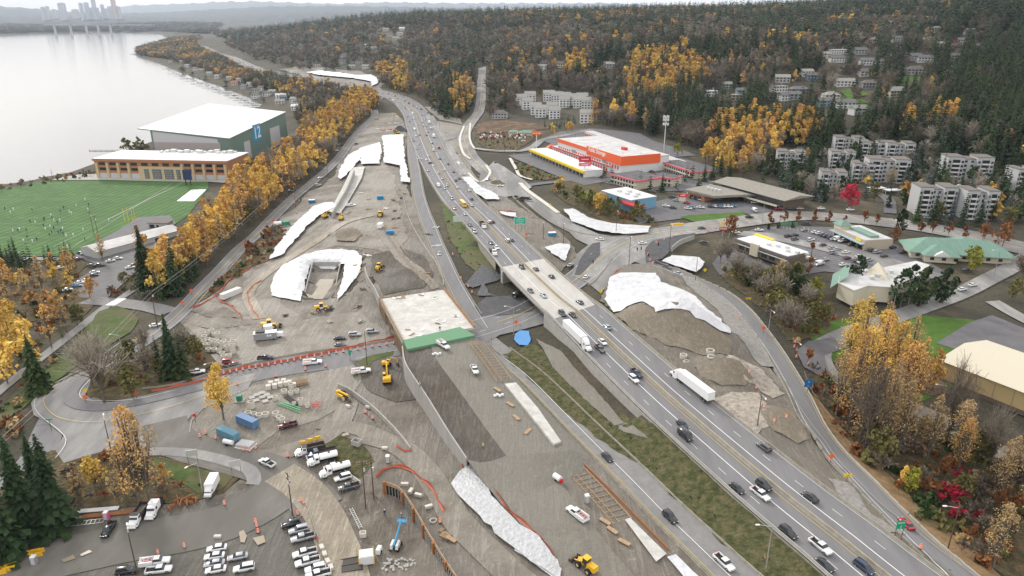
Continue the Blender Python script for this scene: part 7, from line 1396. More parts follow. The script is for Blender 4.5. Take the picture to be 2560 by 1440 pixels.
FWCAR = ((ZA, "740,345,wv 752,370,w 820,398,w 862,395,k 940,402,k 993,437,wv 1013,478,k 1065,507,w 1095,462,s 1080,406,k 905,335,k 835,333,k 775,306,k 686,288,k 645,332,w 640,290,k 1003,370,k 1018,360,k 1165,438,k 1216,478,rv 1300,515,k 1352,547,wv 1418,567,ku 1520,620,k 1455,650,w 1410,650,s 1290,632,wv 1250,645,w 1253,580,s 1182,557,k 1155,527,s 1110,540,s 1173,510,s 1208,688,g 1210,658,s 1320,707,s 1275,712,s 1243,752,g 1298,788,s 1355,795,s 1477,718,w 1437,765,s 1541,780,wb 1503,822,w 1452,825,s 1567,865,wv 1525,910,s 1320,875,wv 1495,960,k 1340,970,w 1395,962,m 1297,1000,s 1308,1045,m 1612,985,wb 1590,1085,g 1380,1097,s 1353,1162,l 1617,1152,w 1690,1160,rv 1583,1198,wv 1527,1275,w 1497,1335,w 1705,1320,g 1830,1400,g 430,285,wv 345,270,w 260,255,k 230,268,k 225,190,w 150,190,w 140,225,kv 435,250,k 70,230,w 20,150,w 30,180,s"),
 (ZB, "1603,75,w 1525,157,s 1683,192,s 1765,150,w 1912,175,g 1743,280,s 1998,278,m 1948,308,k 1685,390,wv 1783,430,s 1818,380,s 1975,420,w 2152,462,w 1895,585,su 2187,592,k 1930,735,p 2068,685,yB 2190,687,w 2087,820,s 2165,985,g 2432,948,wu 2508,938,k 2360,1005,wd 2235,1090,su 2485,1260,g"),
 (Z5, "1165,413,w 1142,450,wf 1238,362,wu 1277,355,g 1355,558,ku 1458,572,g 1575,627,k 1418,733,g 1515,770,l 1785,818,g 1655,905,ku 1733,912,k 1990,1003,l 1955,1115,w 1937,1168,gp 2213,1350,np 2188,1392,wu"),
 (Z9, "20,300,k 40,385,kv 625,470,gu 968,840,k 425,775,k 625,755,ku 600,820,wp 805,1105,ku 1048,1210,wp 1078,1345,k 1370,1365,nm"))
def fwplace(px, py, c, t, lab=None):
 x, y = fwhit(px, py)[:2]
 for _ in range(3): i = fwnear(x, y); x, y = at(px, py, FWZ[i] + .6)
 i = fwnear(x, y); off = (x-FWX[i])*FWN[i, 0] + (y-FWY[i])*FWN[i, 1]
 if abs(off) < 2.3: off2 = 2.4*(1 if off > 0 else -1); x += FWN[i, 0]*(off2-off); y += FWN[i, 1]*(off2-off)
 h = math.atan2(FWT[i, 1], FWT[i, 0]) + (math.pi if off < 0 else 0)
 return vehicle(x, y, FWZ[i]+.02, h, t, c, 'driving toward the camera in the west lanes of the freeway' if off < 0 else 'driving away in the east lanes of the freeway', label=lab)
for zz_, s_ in FWCAR:
 for a, b_, c, t in parse(s_): fwplace(*zz_(a, b_), c, t)
for px in np.arange(560, 800, 7):           # dense far traffic
 py = np.interp(px, [500,571,638,756,820], [104,141,171,195,208]) + rnd.choice([-3,-1,2,4]); fwplace(px+rnd.uniform(-2, 2), py, rnd.choice('wwskgk'), rnd.choice(['sedan','suv','sedan','van']))
for k in range(16):
 t_ = k/15; fwplace(np.interp(t_, [0,.5,1], [504,530,560]) + rnd.uniform(-3, 3), np.interp(t_, [0,.5,1], [106,126,138]) + rnd.uniform(-1, 1), rnd.choice('wwskg'), 'sedan')
a = fwhit(1432, 868); b_ = fwhit(1475, 880)
fwplace(1443, 848, 'w', 'semi', 'white semi truck nearest the bridge, heading toward the camera'); fwplace(1727, 968, 'w', 'semi', 'white semi truck heading away beside the rock piles')
def rplace(path, px, py, c, t, ctx, flip=0, lab=None, off=None):
 x, y = G(px, py+2); d = path.near(x, y); h = path.head(d) + (math.pi if flip else 0); return vehicle(x, y, float(H(x, y))+.28, h, t, c, ctx, label=lab)
rplace(rampN, 1098, 636, 's', 'sedan', '', 0, 'silver sedan alone on the upper ramp through the work area')
rplace(rampS, 1518, 1147, 'k', 'sedan', '', 0, 'black sedan on the lower ramp, the upper of three vehicles'); rplace(rampS, 1675, 1298, 'k', 'suv', '', 0, 'black SUV on the lower ramp, between the sedan and the white pickup'); rplace(rampS, 1810, 1412, 'w', 'pickup', '', 0, 'white pickup truck on the lower ramp at the bottom edge')
rplace(rampE, 2264, 1314, 'r', 'sedan', '', 1, 'bright red car on the outer ramp by the green exit sign')
rplace(rampE, 1645, 659, 'k', 'sedan', '', 0, 'black sedan first in the queue on the east ramp'); rplace(rampE, 1668, 670, 'g', 'suv', '', 0, 'dark grey SUV second in the queue on the east ramp'); rplace(rampE, 1696, 686, 's', 'sedan', '', 0, 'silver sedan last in the queue on the east ramp')
rplace(rampNE, 1141, 383, 'm', 'sedan', '', 0, 'maroon car on the on ramp left of the hill road'); rplace(rampNE, 1147, 411, 'w', 'van', '', 0, 'white van on the on ramp near the roundabout')
def gplace(px, py, c, t, hd, ctx, lab=None, dz=.3): x, y = G(px, py+1.5); return vehicle(x, y, float(H(x, y))+dz*(1+math.hypot(x, y)/400), R(hd), t, c, ctx, label=lab)
for px, py, c, t, hd, lab in ((1499,601,'w','sedan',165,'white car turning on the curve below the white sheeting'),(1606,611,'w','sedan',10,'white car crossing the big intersection'),(1465,696,'w','sedan',65,'white car driving down toward the underpass'),(1426,666,'s','sedan',60,'silver car waiting beside the freeway parapet'),(1298,501,'k','sedan',-30,'black car ahead of the work truck below the roundabout'),(1315,502,'k','flatbed',-30,'dark work truck below the roundabout'),(1238,408,'k','sedan',100,'dark car entering the roundabout from the north'),(1222,451,'s','sedan',30,'silver car on the left of the roundabout'),(1251,467,'w','sedan',0,'white car in front of the roundabout island'),(1293,742,'g','van',60,'grey van under the freeway bridge'),
  (389,817,'w','sedan',35,'white car on the boulevard by the tall utility pole'),(801,446,'w','sedan',55,'upper of two white cars on the boulevard'),(796,465,'w','suv',55,'lower of two white cars on the boulevard'),(890,361,'k','sedan',50,'dark car on the far boulevard'),(841,378,'w','sedan',0,'white car parked off the boulevard'),
  (1754,573,'g','sedan',12,'dark grey car on the street beside the arches sign'),(1873,546,'k','suv',12,'black SUV on the street below the white van'),(1885,529,'w','van',95,'white van leaving the small mall'),(1946,525,'r','pickup',5,'red pickup truck at the street side by the mall'),(1972,525,'k','sedan',5,'black car behind the red pickup'),(1999,524,'s','sedan',5,'silver car at the street side beyond the red pickup'),(2052,524,'w','sedan',5,'white car at the street near the maple'),(2125,527,'w','sedan',5,'white car on the street below the maple'),(2319,547,'s','sedan',-5,'silver car on the right street'),(2346,555,'k','sedan',-5,'black car on the right street'),
  (2415,679,'k','sedan',5,'black car by the childcare driveway'),(2430,716,'w','sedan',25,'white car farthest up the side street'),(2404,727,'w','sedan',25,'white sedan parked second in the side street row'),(2377,736,'k','sedan',25,'black sedan third in the side street row'),(2355,742,'k','suv',25,'black SUV fourth in the side street row'),(2306,760,'n','sedan',20,'navy car nearest in the side street row'),(1759,609,'k','sedan',0,'dark car half hidden in the gully lot'),(1839,584,'w','sedan',5,'white car at the north end of the restaurant'),(1897,578,'w','sedan',0,'white car entering the restaurant lot'),(2017,562,'k','suv',-30,'black SUV parked behind the green fence'),
  (2553,905,'r','pickup',30,'red pickup truck at the right edge of the yard')):
 gplace(px, py, c, t, hd, '', lab)
def lot(zz_, s_, hd, ctx, jit=4):
 for a, b_, c, t in parse(s_): gplace(*zz_(a, b_), c, t, hd + rnd.uniform(-jit, jit), ctx)
lot(ZH, "235,430,ku 375,400,k 375,490,gu 685,505,wu 770,345,w 855,370,w 930,400,k 995,425,n 1075,450,n 1140,485,s 1230,490,wv 1330,525,wp 935,605,k 1115,665,s 1215,690,s 1140,755,su 1390,750,w 1490,595,g 1415,860,m 1310,350,m 1410,380,s 1585,430,w 1800,470,g 1650,640,ku 1755,665,k 1910,715,gu 2010,750,su 1660,835,w 1585,915,g 1690,945,w 1845,910,su 2160,825,k 2045,560,w 1960,530,r 2150,605,n 2230,620,k 2325,650,k 1330,1000,w 870,985,wv 700,890,w 980,900,s 2530,745,k 560,300,s", 28, 'in the big car park behind the restaurant')
lot(ZF, "1270,480,wp 1335,510,k 1375,520,s 1080,515,kp 1125,550,l 1260,585,r 985,625,w 1080,650,k 1280,660,w 1330,650,b 1445,645,w 1585,635,k 1650,635,w 1715,640,b 1775,635,w 1825,635,w 1880,625,b 1680,530,s 1810,497,wv 1465,545,w 2065,555,k 2110,570,k 2165,580,w 2530,350,k 805,430,g 800,165,k", -15, 'in the small mall car park')
lot(ZV, "815,820,k 855,825,w 1185,873,w 1110,900,w 1305,967,w 1345,945,k 925,945,k 975,950,k 605,970,w 940,1045,k 950,1015,w 775,1150,b 870,1095,w 800,1120,w 680,1190,w 790,880,m 1010,945,ku", 20, 'in the car park below the metal shed', 20)
lot(ZC, "595,1190,w 678,1220,k 915,1304,w 1365,1055,w", 0, 'by the yellow and orange shops')
for a, b_, c, t, hd, lab in ((1578,800,'w','box_truck',-85,'white box truck parked beside the brush island'),(1040,1010,'w','dump_truck',-88,'white dump truck parked facing the camera at lower left'),(1163,945,'w','day_cab',-86,'white truck tractor parked right of the dump truck'),(812,1105,'k','pickup',-85,'black pickup truck towing the pink portable toilet'),(1990,605,'w','pickup',148,'white pickup truck driving on the muddy haul road')):
 gplace(*Z7(a, b_), c, t, hd, '', lab)
lot(Z7, "1618,1240,w 1600,1300,w 1600,1355,s 1610,1400,w 1773,1305,s 1820,1390,wu", 194, 'in the left column of the lower parking rows', 2)
lot(Z7, "2170,1060,ku 2225,1105,su 2255,1165,sp 2270,1280,wp 2290,1345,wp 2350,1395,wu 2370,1440,wp", 201, 'in the right column of the lower parking rows', 2)
lot(Z7, "1170,1345,wx 1190,1405,wp 950,1410,ku", 12, 'by the leaning pole at the bottom left', 3)
for a, b_, c, t, hd, lab in ((1100,430,'w','dump_truck',205,'white dump truck with rusty bed beside the yellow barriers'),(1330,500,'n','flatbed',205,'dark blue truck half hidden behind the first tanker'),(1350,620,'w','tanker',205,'upper white tank truck in the truck row'),(1600,840,'w','tanker',208,'lower white tank truck in the truck row'),(1520,730,'w','sedan',208,'white car tucked between the two tank trucks'),(1740,960,'w','suv',207,'white SUV parked below the tank trucks'),(1860,1150,'g','pickup',202,'grey pickup truck at the end of the truck row')):
 gplace(*ZD(a, b_), c, t, hd, '', lab)
for px, py, c, t, hd, lab in ((720,1068,'m','pickup',205,'maroon pickup truck beside the concrete rings yard'),(784,910,'w','service',12,'white crew pickup on the street left of the new bridge'),(665,899,'k','pickup',8,'black pickup truck with white load beside the orange net'),(574,908,'r','suv',8,'red SUV parked by the orange net'),(590,914,'g','sedan',10,'dark grey car next to the red SUV'),(850,849,'k','sedan',5,'black car under the work area slope, left of the silver ones'),(852,866,'g','sedan',5,'grey car below the black one at the new bridge'),(887,840,'s','suv',5,'silver car left of the abutment'),(931,832,'s','suv',8,'silver car nearest the new bridge abutment'),(906,932,'w','service',18,'white utility pickup beside two workers in yellow vests'),(493,934,'w','pickup',18,'white pickup truck at the left end of the orange net'),
  (1110,868,'w','service',-55,'white pickup truck just below the green formwork'),(1187,929,'w','pickup',-75,'white pickup truck on the graded fill'),(1440,1290,'w','service',128,'white utility truck with red tools on the graded strip'),(878,515,'w','service',15,'white pickup truck by the upper bridge ramp')):
 x, y = G(px, py+2); zz_ = float(H(x, y))
 if 1100 < px < 1200 and py < 1000:
  for _ in range(3): x, y = at(px, py+2, zz_); zz_ = emb_z(x, y)
 vehicle(x, y, zz_+.4, R(hd), t, c, '', label=lab)
# labels: nth from the camera among equals of one place
grp = {}
for v in CARS:
 if 'label' not in v[0]: grp.setdefault((v[1], v[2], v[3]), []).append(v)
ORD = ['nearest', 'second nearest', 'third nearest', 'fourth nearest', 'fifth nearest', 'sixth nearest', 'seventh nearest', 'eighth nearest', 'ninth nearest', 'tenth nearest', '11th nearest', '12th nearest', '13th nearest', '14th nearest', '15th nearest', '16th nearest', '17th nearest', '18th nearest', '19th nearest', '20th nearest'] + [f'{k}th nearest' for k in range(21, 90)]
for (t, c, ctx), L_ in grp.items():
 L_.sort(key=lambda v: -v[5]); n_ = f'{PAINT[c][1]} {TN[t]}'
 for k, v in enumerate(L_): v[0]['label'] = f'{n_} {ctx}' if len(L_) == 1 else f'{n_}, {ORD[k]} {ctx}'
for v in CARS:
 if v[3]: v[0]['group'] = 'vehicles ' + v[3]
# ---------------------------------------------------------------- site machines and materials
mat('cat_yellow', (.78,.46,.03), .45, spec=.4); mat('lift_blue', (.05,.30,.55), .4); mat('glove_white', (.70,.70,.68), .6); mat('container_blue', (.10,.20,.36), .55); mat('container_teal', (.13,.27,.35), .55); mat('site_orange', (.85,.16,.05), .55); mat('green_tube', (.15,.45,.22), .6); mat('blue_bin', (.03,.23,.45), .5); mat('tank_green', (.03,.22,.13), .5)
def gz(px, py):
 x, y = G(px, py)
 return x, y, float(H(x, y)) + .25*(1+math.hypot(x, y)/400)
def fill(px, py, z=20.6):
 for _ in range(3): x, y = at(px, py, z); z = emb_z(x, y)
 return x, y, z
def mk(name, label, cat, px, py, rot, parts, group=None, pos=None, s=1):
 x, y, z = pos or gz(px, py); o = empty(name, (x, y, z), R(rot), label, cat, group)
 if s != 1: o.scale = (s, s, s)
 for nm, m, fn in parts:
  q = MB(); fn(q); q.build(nm, m, o)
 return o
def one(name, label, cat, px, py, rot, m, fn, group=None, pos=None):
 x, y, z = pos or gz(px, py); q = MB(); fn(q); return tag(q.build(name, m, None, (x, y, z), R(rot)), label, cat, group)
def limb(q, a, b, w_): a = Vector(a); b = Vector(b); q.cyl(a, b, w_, w_*.8, 6)
def excavator(px, py, rot, label, s=1, pos=None, m='cat_yellow'):
 return mk('excavator', label, 'excavator', px, py, rot, [
  ('track', 'rubber', lambda q: q.box((0,1.2,.45),(4.2,.55,.9),taper=.9)), ('track', 'rubber', lambda q: q.box((0,-1.2,.45),(4.2,.55,.9),taper=.9)), ('undercarriage', 'dark_steel', lambda q: q.box((0,0,.7),(2.2,2,.6))),
  ('house', m, lambda q: (q.box((-1.0,0,1.55),(3.2,2.6,1.1)), q.box((-1.7,0,2.2),(1.7,2.3,.4),taper=.85), q.box((.5,-.75,1.4),(1.4,1,.8)))), ('cab', 'glass_dark', lambda q: q.box((.5,.8,2.0),(1.5,.95,1.7),taper=.9)), ('cab_roof', m, lambda q: q.box((.5,.8,2.9),(1.4,.9,.12))),
  ('boom', m, lambda q: (limb(q,(.6,-.1,1.7),(2.4,-.1,4.3),.32), limb(q,(2.4,-.1,4.3),(4.7,-.1,3.9),.28))), ('stick', m, lambda q: limb(q,(4.5,-.1,4.2),(5.6,-.1,1.6),.22)), ('ram', 'chrome', lambda q: limb(q,(1.2,-.1,1.9),(2.9,-.1,3.9),.09)),
  ('bucket', 'dark_steel', lambda q: q.box((5.3,-.1,1.0),(1.1,1.3,1.0),taper=.7))], pos=pos, s=s)
def wheel_at(q, x, y, r, w_=.5): q.cyl((x,y-w_/2,r),(x,y+w_/2,r),r,n=12)
def loader(px, py, rot, label, s=1):
 return mk('wheel_loader', label, 'loader', px, py, rot, [(f'wheel', 'rubber', (lambda x, y: lambda q: wheel_at(q,x,y,.8,.6))(x, y)) for x in (-1.6, 1.5) for y in (-1.1, 1.1)] + [('rim', 'sandstone', (lambda x, y: lambda q: q.cyl((x,y-.33,.8),(x,y+.33,.8),.42,n=10))(x, y)) for x in (-1.6, 1.5) for y in (-1.1, 1.1)] + [
  ('engine_cover', 'cat_yellow', lambda q: q.box((-1.9,0,1.75),(2.4,1.7,1.2),taper=.9)), ('front_frame', 'cat_yellow', lambda q: q.box((1.4,0,1.3),(1.8,1,.9))), ('cab', 'glass_dark', lambda q: q.box((-.1,0,2.5),(1.4,1.5,1.5),taper=.92)), ('cab_roof', 'cat_yellow', lambda q: q.box((-.1,0,3.3),(1.6,1.6,.15))),
  ('lift_arm', 'cat_yellow', lambda q: [limb(q,(1.2,s_,1.7),(3.4,s_,.9),.16) for s_ in (-.6,.6)]), ('bucket', 'dark_steel', lambda q: (q.box((3.8,0,.3),(1.1,2.8,.12)), q.box((3.3,0,.75),(.12,2.8,1.0)), q.box((3.8,1.38,.6),(1,.06,.6)), q.box((3.8,-1.38,.6),(1,.06,.6))))], s=s)
excavator(968, 956, 100, 'larger yellow excavator in the dark hollow left of the concrete wall', 1.05); excavator(968, 916, 0, 'smaller yellow excavator with arm down beside the concrete wall', .72)
excavator(813, 546, 60, 'yellow excavator at the foot of the upper ramp, on the left', .85); excavator(853, 551, 95, 'yellow excavator with raised arm at the foot of the upper ramp', .9); excavator(985, 293, 20, 'small distant yellow excavator beside the freeway bend', .9); excavator(995, 336, 150, 'distant yellow excavator by the dark stockpile', .9)
loader(805, 778, 15, 'yellow wheel loader beside the walled pit'); loader(1465, 1425, 130, 'yellow grader like loader cut by the bottom edge'); loader(675, 822, 12, 'yellow loader behind the small grey site office', 1.1); loader(948, 676, 80, 'yellow loader pushing the dark soil')
mk('articulated_dumper', 'yellow articulated dump truck in the middle of the work area', 'dump truck', 951, 542, -85, [('wheel', 'rubber', (lambda x, y: lambda q: wheel_at(q,x,y,.85,.6))(x, y)) for x in (-3.2,-1.6,2.2) for y in (-1.2,1.2)] + [('dump_body', 'cat_yellow', lambda q: (q.box((-2,0,1.7),(4.6,2.6,.25)), q.box((-2,1.3,2.3),(4.8,.12,1.2)), q.box((-2,-1.3,2.3),(4.8,.12,1.2)), q.box((.3,0,2.4),(.12,2.6,1.3)))), ('bonnet', 'cat_yellow', lambda q: q.box((3.4,0,1.7),(1.8,2,1.1),taper=.88)), ('cab', 'glass_dark', lambda q: q.box((1.8,0,2.4),(1.5,1.9,1.5),taper=.9)), ('cab_roof', 'cat_yellow', lambda q: q.box((1.8,0,3.2),(1.6,2,.14)))])
mk('telehandler', 'yellow telescopic handler beside the curved grey wall', 'telehandler', 857, 998, -40, [('wheel', 'sandstone', (lambda x, y: lambda q: wheel_at(q,x,y,.65,.4))(x, y)) for x in (-1.6,1.6) for y in (-.95,.95)] + [('chassis', 'dark_steel', lambda q: q.box((0,0,.9),(4.4,1.3,.6))), ('engine_cover', 'cat_yellow', lambda q: q.box((-.2,-.8,1.3),(2.6,.6,.7))), ('cab', 'black', lambda q: q.box((-.2,.7,1.8),(1.4,.8,1.6),taper=.9)), ('boom', 'cat_yellow', lambda q: (q.box((.4,0,2.1),(5.2,.5,.5)), q.box((-2.2,0,1.6),(1,1.4,1.2)))), ('fork', 'dark_steel', lambda q: q.box((3.6,0,.5),(1.2,1.2,.1)))])
mk('boom_lift', 'blue and white boom lift in the wet trench at the bottom', 'boom lift', 990, 1372, 82, [('wheel', 'rubber', (lambda x, y: lambda q: wheel_at(q,x,y,.5,.35))(x, y)) for x in (-1.2,1.2) for y in (-1.05,1.05)] + [('turntable', 'glove_white', lambda q: (q.box((-.4,.7,1.35),(2.6,.7,1.1),taper=.85), q.box((-.4,-.7,1.35),(2.6,.7,1.1),taper=.85))), ('chassis', 'dark_steel', lambda q: q.box((0,0,.7),(2.8,1.8,.4))), ('boom', 'lift_blue', lambda q: limb(q,(-1.4,0,1.8),(5.2,0,4.0),.28)), ('basket', 'lift_blue', lambda q: (q.box((6,0,3.4),(1.2,2.4,.08)), q.box((5.4,0,4.4),(.06,2.4,.06)), q.box((6.6,0,4.4),(.06,2.4,.06)), [q.box((6+a*.6,b_*1.2,3.9),(.06,.06,1.1)) for a in (-1,1) for b_ in (-1,1)], q.box((6,1.2,4.4),(1.2,.06,.06)), q.box((6,-1.2,4.4),(1.2,.06,.06))))])
def container(px, py, rot, m, label, L_=6.1):
 def rib(q): [q.box((-L_/2+.3+k*.6, s_*1.24, 1.3),(.28,.06,2.3)) for k in range(int(L_/.6)) for s_ in (-1,1)]
 return mk('shipping_container', label, 'container', px, py, rot, [('body', m, lambda q: (q.box((0,0,1.3),(L_,2.44,2.55)), rib(q))), ('door', m, lambda q: q.box((L_/2+.04,.6,1.3),(.06,1.1,2.3))), ('door', m, lambda q: q.box((L_/2+.04,-.6,1.3),(.06,1.1,2.3))), ('lock_rod', 'pale_metal', lambda q: [q.cyl((L_/2+.1,y,.3),(L_/2+.1,y,2.4),.03,n=5) for y in (-.9,-.3,.3,.9)])])
container(620, 1064, -32, 'container_blue', 'dark blue shipping container behind the teal one', 8); container(572, 1096, -32, 'container_teal', 'teal blue shipping container nearest the haul road', 8)
container(578, 742, 62, 'glove_white', 'long pale container wrapped in orange mesh by the dirt track', 10.5)
mk('site_office', 'small grey site office with a tarp on its roof', 'site office', 665, 850, 14, [('wall', 'wall_grey', lambda q: q.box((0,0,1.7),(8.5,3,2.6))), ('window', 'white', lambda q: [q.box((x,-1.53,2),(.7,.05,.8)) for x in (1,2)]), ('roof_load', 'dark_steel', lambda q: q.box((-1.8,0,3.4),(3.4,2.4,.7))), ('roof', 'pale_metal', lambda q: q.box((0,0,3.05),(8.7,3.2,.1))), ('wheel', 'rubber', lambda q: wheel_at(q,3,-1.4,.35,.3))])
mk('generator', 'white generator trailer right of the grey site office', 'generator', 700, 845, 14, [('housing', 'white', lambda q: q.box((0,0,1.5),(3,1.8,1.5),taper=.9)), ('wheel', 'rubber', lambda q: [wheel_at(q,0,s_,.35,.3) for s_ in (-1,1)])])
mk('covered_load', 'white covered block behind the grey site office', 'material stack', 672, 835, 14, [('cover', 'white', lambda q: q.box((0,0,1.9),(3.6,3,3.2),taper=.9)), ('pallet', 'timber', lambda q: q.box((0,0,.12),(3.8,3.2,.24)))])
rm = {}
def rings(px, py, n, label, group, r=.85, h=1.1, lie=False):
 x, y, z = gz(px, py)
 for k in range(n):
  key = (r, h)
  if key not in rm: q = MB(); q.ring((0,0,0), r*1.15, r*.92, h, 18); rm[key] = q.mesh('concrete_ring', ['sidewalk'])
  o = bpy.data.objects.new('concrete_ring', rm[key]); COL.objects.link(o); o.location = (x, y, z+k*(h+.02)); tag(o, label, 'concrete ring', group)
g1 = 'concrete rings beside the wedge of scrub'; g2 = 'concrete rings in the storage yard'
for k, (px, py, n) in enumerate(((512,848,1),(520,838,1),(530,832,1),(537,840,1),(545,848,2),(520,855,1),(530,858,1),(515,868,1),(525,868,1),(538,868,2),(548,862,1),(555,872,2),(560,860,1),(568,865,1),(570,880,2),(585,868,2),(583,885,3),(548,882,1),(556,890,1),(536,880,1),(522,880,1),(510,860,1),(542,858,1),(573,895,1),(560,898,1))):
 rings(px, py, n, 'pale concrete manhole ring ' + ('stacked among the rings' if n > 1 else 'lying among the rings') + ' beside the wedge of scrub', g1, .95, 1.2)
for px, py, n, r in ((630,1022,2,.95),(621,1040,1,.9),(636,1043,1,.85),(649,1046,1,.95),(664,1043,1,1.0),(690,1041,1,.9),(699,1051,1,.9),(706,1056,1,.85),(711,985,1,.9),(729,977,2,.75),(728,989,1,.75),(742,984,1,.75),(753,1015,2,.75),(769,1020,1,.7),(688,1002,1,.7),(736,1016,1,.6)): rings(px, py, n, 'pale concrete ring ' + ('stacked in two ' if n > 1 else '') + 'in the round storage yard', g2, r, 1.2)
rings(1775, 886, 1, 'wide concrete ring among the rubble east of the freeway', None, 1.3, 1.4); rings(1778, 896, 1, 'flat concrete ring below the wide one east of the freeway', None, 1.2, .5); rings(1708, 898, 1, 'concrete ring nearest the freeway barrier by the mound', None, 1.1, 1.5); rings(1716, 908, 1, 'white concrete ring in the rubble by the freeway', None, .9, .5); rings(1083, 1306, 1, 'single white ring on the dirt by the timber wall', None, .8, .4)
def blocks(L_, m, label, group, d=(1.5,.75,.75), nm='concrete_block', cat='concrete block'):
 for px, py, rot in L_: one(nm, label, cat, px, py, rot + rnd.uniform(-5, 5), m, lambda q: q.box((0,0,d[2]/2),d), group)
blocks([(672,975,10),(688,972,10),(702,968,10),(716,966,10),(724,964,10),(735,970,10),(678,966,10),(694,962,10),(710,960,10)], 'sidewalk', 'cream concrete block in the stack at the top of the storage yard', 'cream blocks in the storage yard', (1.6,1.6,1.5))
blocks([(630,997,30),(642,990,30),(655,985,30),(656,996,30),(641,1004,30),(664,1006,30),(668,990,30),(676,996,30)], 'concrete', 'flat grey concrete slab laid out in the storage yard', 'flat slabs in the storage yard', (1.9,1.9,.25), 'concrete_slab', 'concrete slab')
blocks([(1012,1216,0),(1027,1233,80),(1046,1243,-20),(1072,1272,20)], 'sidewalk', 'pale concrete block lying on the dirt behind the timber wall', 'blocks behind the timber wall', (2.0,.9,.8))
blocks([(805,1375,-62),(812,1392,-62),(820,1410,-62),(828,1425,-62)], 'sidewalk', 'large pale block at the end of the parking rows', 'blocks by the parking rows', (1.6,1,.9))
blocks([(920,1022,-20),(545,1347,0),(870,1020,-30),(962,1125,0)], 'sidewalk', 'single pale concrete block beside the haul roads', 'single pale blocks', (1.7,.8,.7))
def pallet(px, py, rot, label, n=4, s=(2.4,1.6), pos=None): return mk('lumber_stack', label, 'lumber stack', px, py, rot, [('board', 'timber', (lambda k: lambda q: [q.box((0, -s[1]/2+.2+j*s[1]/5, .12+k*.16),(s[0],.22,.13)) for j in range(5)])(k)) for k in range(n)], pos=pos)
pallet(752, 962, 25, 'big stack of plywood and timber at the top of the storage yard', 7, (4.5,3.2)); pallet(1114, 1345, -30, 'stack of timber pallets on the dirt right of the timber wall', 4, (2.6,2.0)); pallet(1128, 1352, -40, 'loose timber boards beside the pallets', 2, (3,1.2)); pallet(1105, 1330, 60, 'small timber bundle above the pallets', 2, (1.6,.8))
for px, py, rot, lab in ((1243,975,-50,'timber boards by the ramp above the white rebar bags'),(1275,1012,-50,'long timber beams beside the formwork'),(1290,1045,-60,'white wrapped beams on the graded fill'),(1320,1080,60,'plywood sheet on the graded fill'),(1345,1125,-50,'rusty forms beside the ladder formwork'),(1355,1160,20,'white stacked panels on the graded fill'),(1512,1308,-45,'brown crate by the bottom ladder formwork'),(1530,1330,-50,'crossed timber planks below the crate'),(1560,1360,-40,'timber pallet by the lower white slab')): pallet(px, py, rot, lab, 2, (3.2,1.1), pos=fill(px, py) if py < 1100 else None)
for px, py, lab in ((1090,888,'white bags on the fill near the green formwork'),(1245,992,'white coiled bags by the formwork beams'),(1385,1180,'white bags beside the tank trailer on the graded strip'),(640,1000+93,'x')):
 if lab != 'x': one('sand_bags', lab, 'bags', px, py, 0, 'white', lambda q: [q.sphere((k*.8-1, (k%2)*.7, .4), .55, 7) for k in range(4)], pos=fill(px, py) if py < 1100 else None)
mk('tank_trailer', 'small white tank trailer with red pump on the graded strip', 'trailer', 1393, 1205, -50, [('tank', 'white', lambda q: q.cyl((-1.2,0,1.2),(1.2,0,1.2),.8,n=12)), ('pump', 'red', lambda q: q.box((1.5,0,.8),(.6,1,.8))), ('wheel', 'rubber', lambda q: [wheel_at(q,0,s_,.35,.25) for s_ in (-.9,.9)])])
def toilet(px, py, rot, m, label, pos=None): return mk('portable_toilet', label, 'portable toilet', px, py, rot, [('cabin', m, lambda q: q.box((0,0,1.05),(1.15,1.15,2.1))), ('roof', 'white', lambda q: q.box((0,0,2.2),(1.2,1.2,.2),taper=.8)), ('door', 'pale_metal', lambda q: q.box((0,-.59,1.05),(.8,.04,1.8)))], pos=pos)
toilet(1467, 1258, 10, 'wall_grey', 'grey portable toilet on the graded strip'); toilet(970, 1158, 5, 'wall_grey', 'grey portable toilet beside the yellow signs at the haul road'); toilet(88, 1412, 5, 'wall_grey', 'grey portable toilet beside the yellow barriers at the lower left'); toilet(268, 1300, 3, 'pink', 'pink portable toilet behind the black pickup')
def yb(px, py, rot, label, group): return one('water_barrier', label, 'plastic barrier', px, py, rot, 'cat_yellow', lambda q: (q.box((0,0,.55),(1.9,.55,1.1),taper=.75), q.box((.75,0,1.15),(.3,.2,.15)), q.box((-.75,0,1.15),(.3,.2,.15))), group)
for k, (px, py) in enumerate(((758,1113),(776,1107),(795,1101))): yb(px, py, 17, ('left','middle','right')[k] + ' yellow plastic barrier above the dump truck', 'yellow barriers above the trucks')
for px, py in ((80,1388),(92,1385),(103,1384),(86,1396),(98,1394),(12,1425),(24,1418),(35,1416),(18,1432),(30,1428),(8,1438)): yb(px, py, 20, 'yellow plastic barrier in the heap at the lower left corner', 'heaped yellow barriers')
def barrel(px, py, lab='orange and white traffic drum beside the roads', g='traffic drums', pos=None):
 x, y, z = pos or gz(px, py)
 if 'bar' not in rm: q = MB(); q.cyl((0,0,0),(0,0,.1),.36,n=10,mi=2); [q.cyl((0,0,.1+k*.2),(0,0,.3+k*.2),.27-k*.015,n=10,mi=k%2) for k in range(5)]; rm['bar'] = q.mesh('traffic_drum', ['site_orange','white','rubber'])
 o = bpy.data.objects.new('traffic_drum', rm['bar']); COL.objects.link(o); o.location = (x, y, z); o.scale = (1.25, 1.25, 1.25); tag(o, lab, 'traffic drum', g)
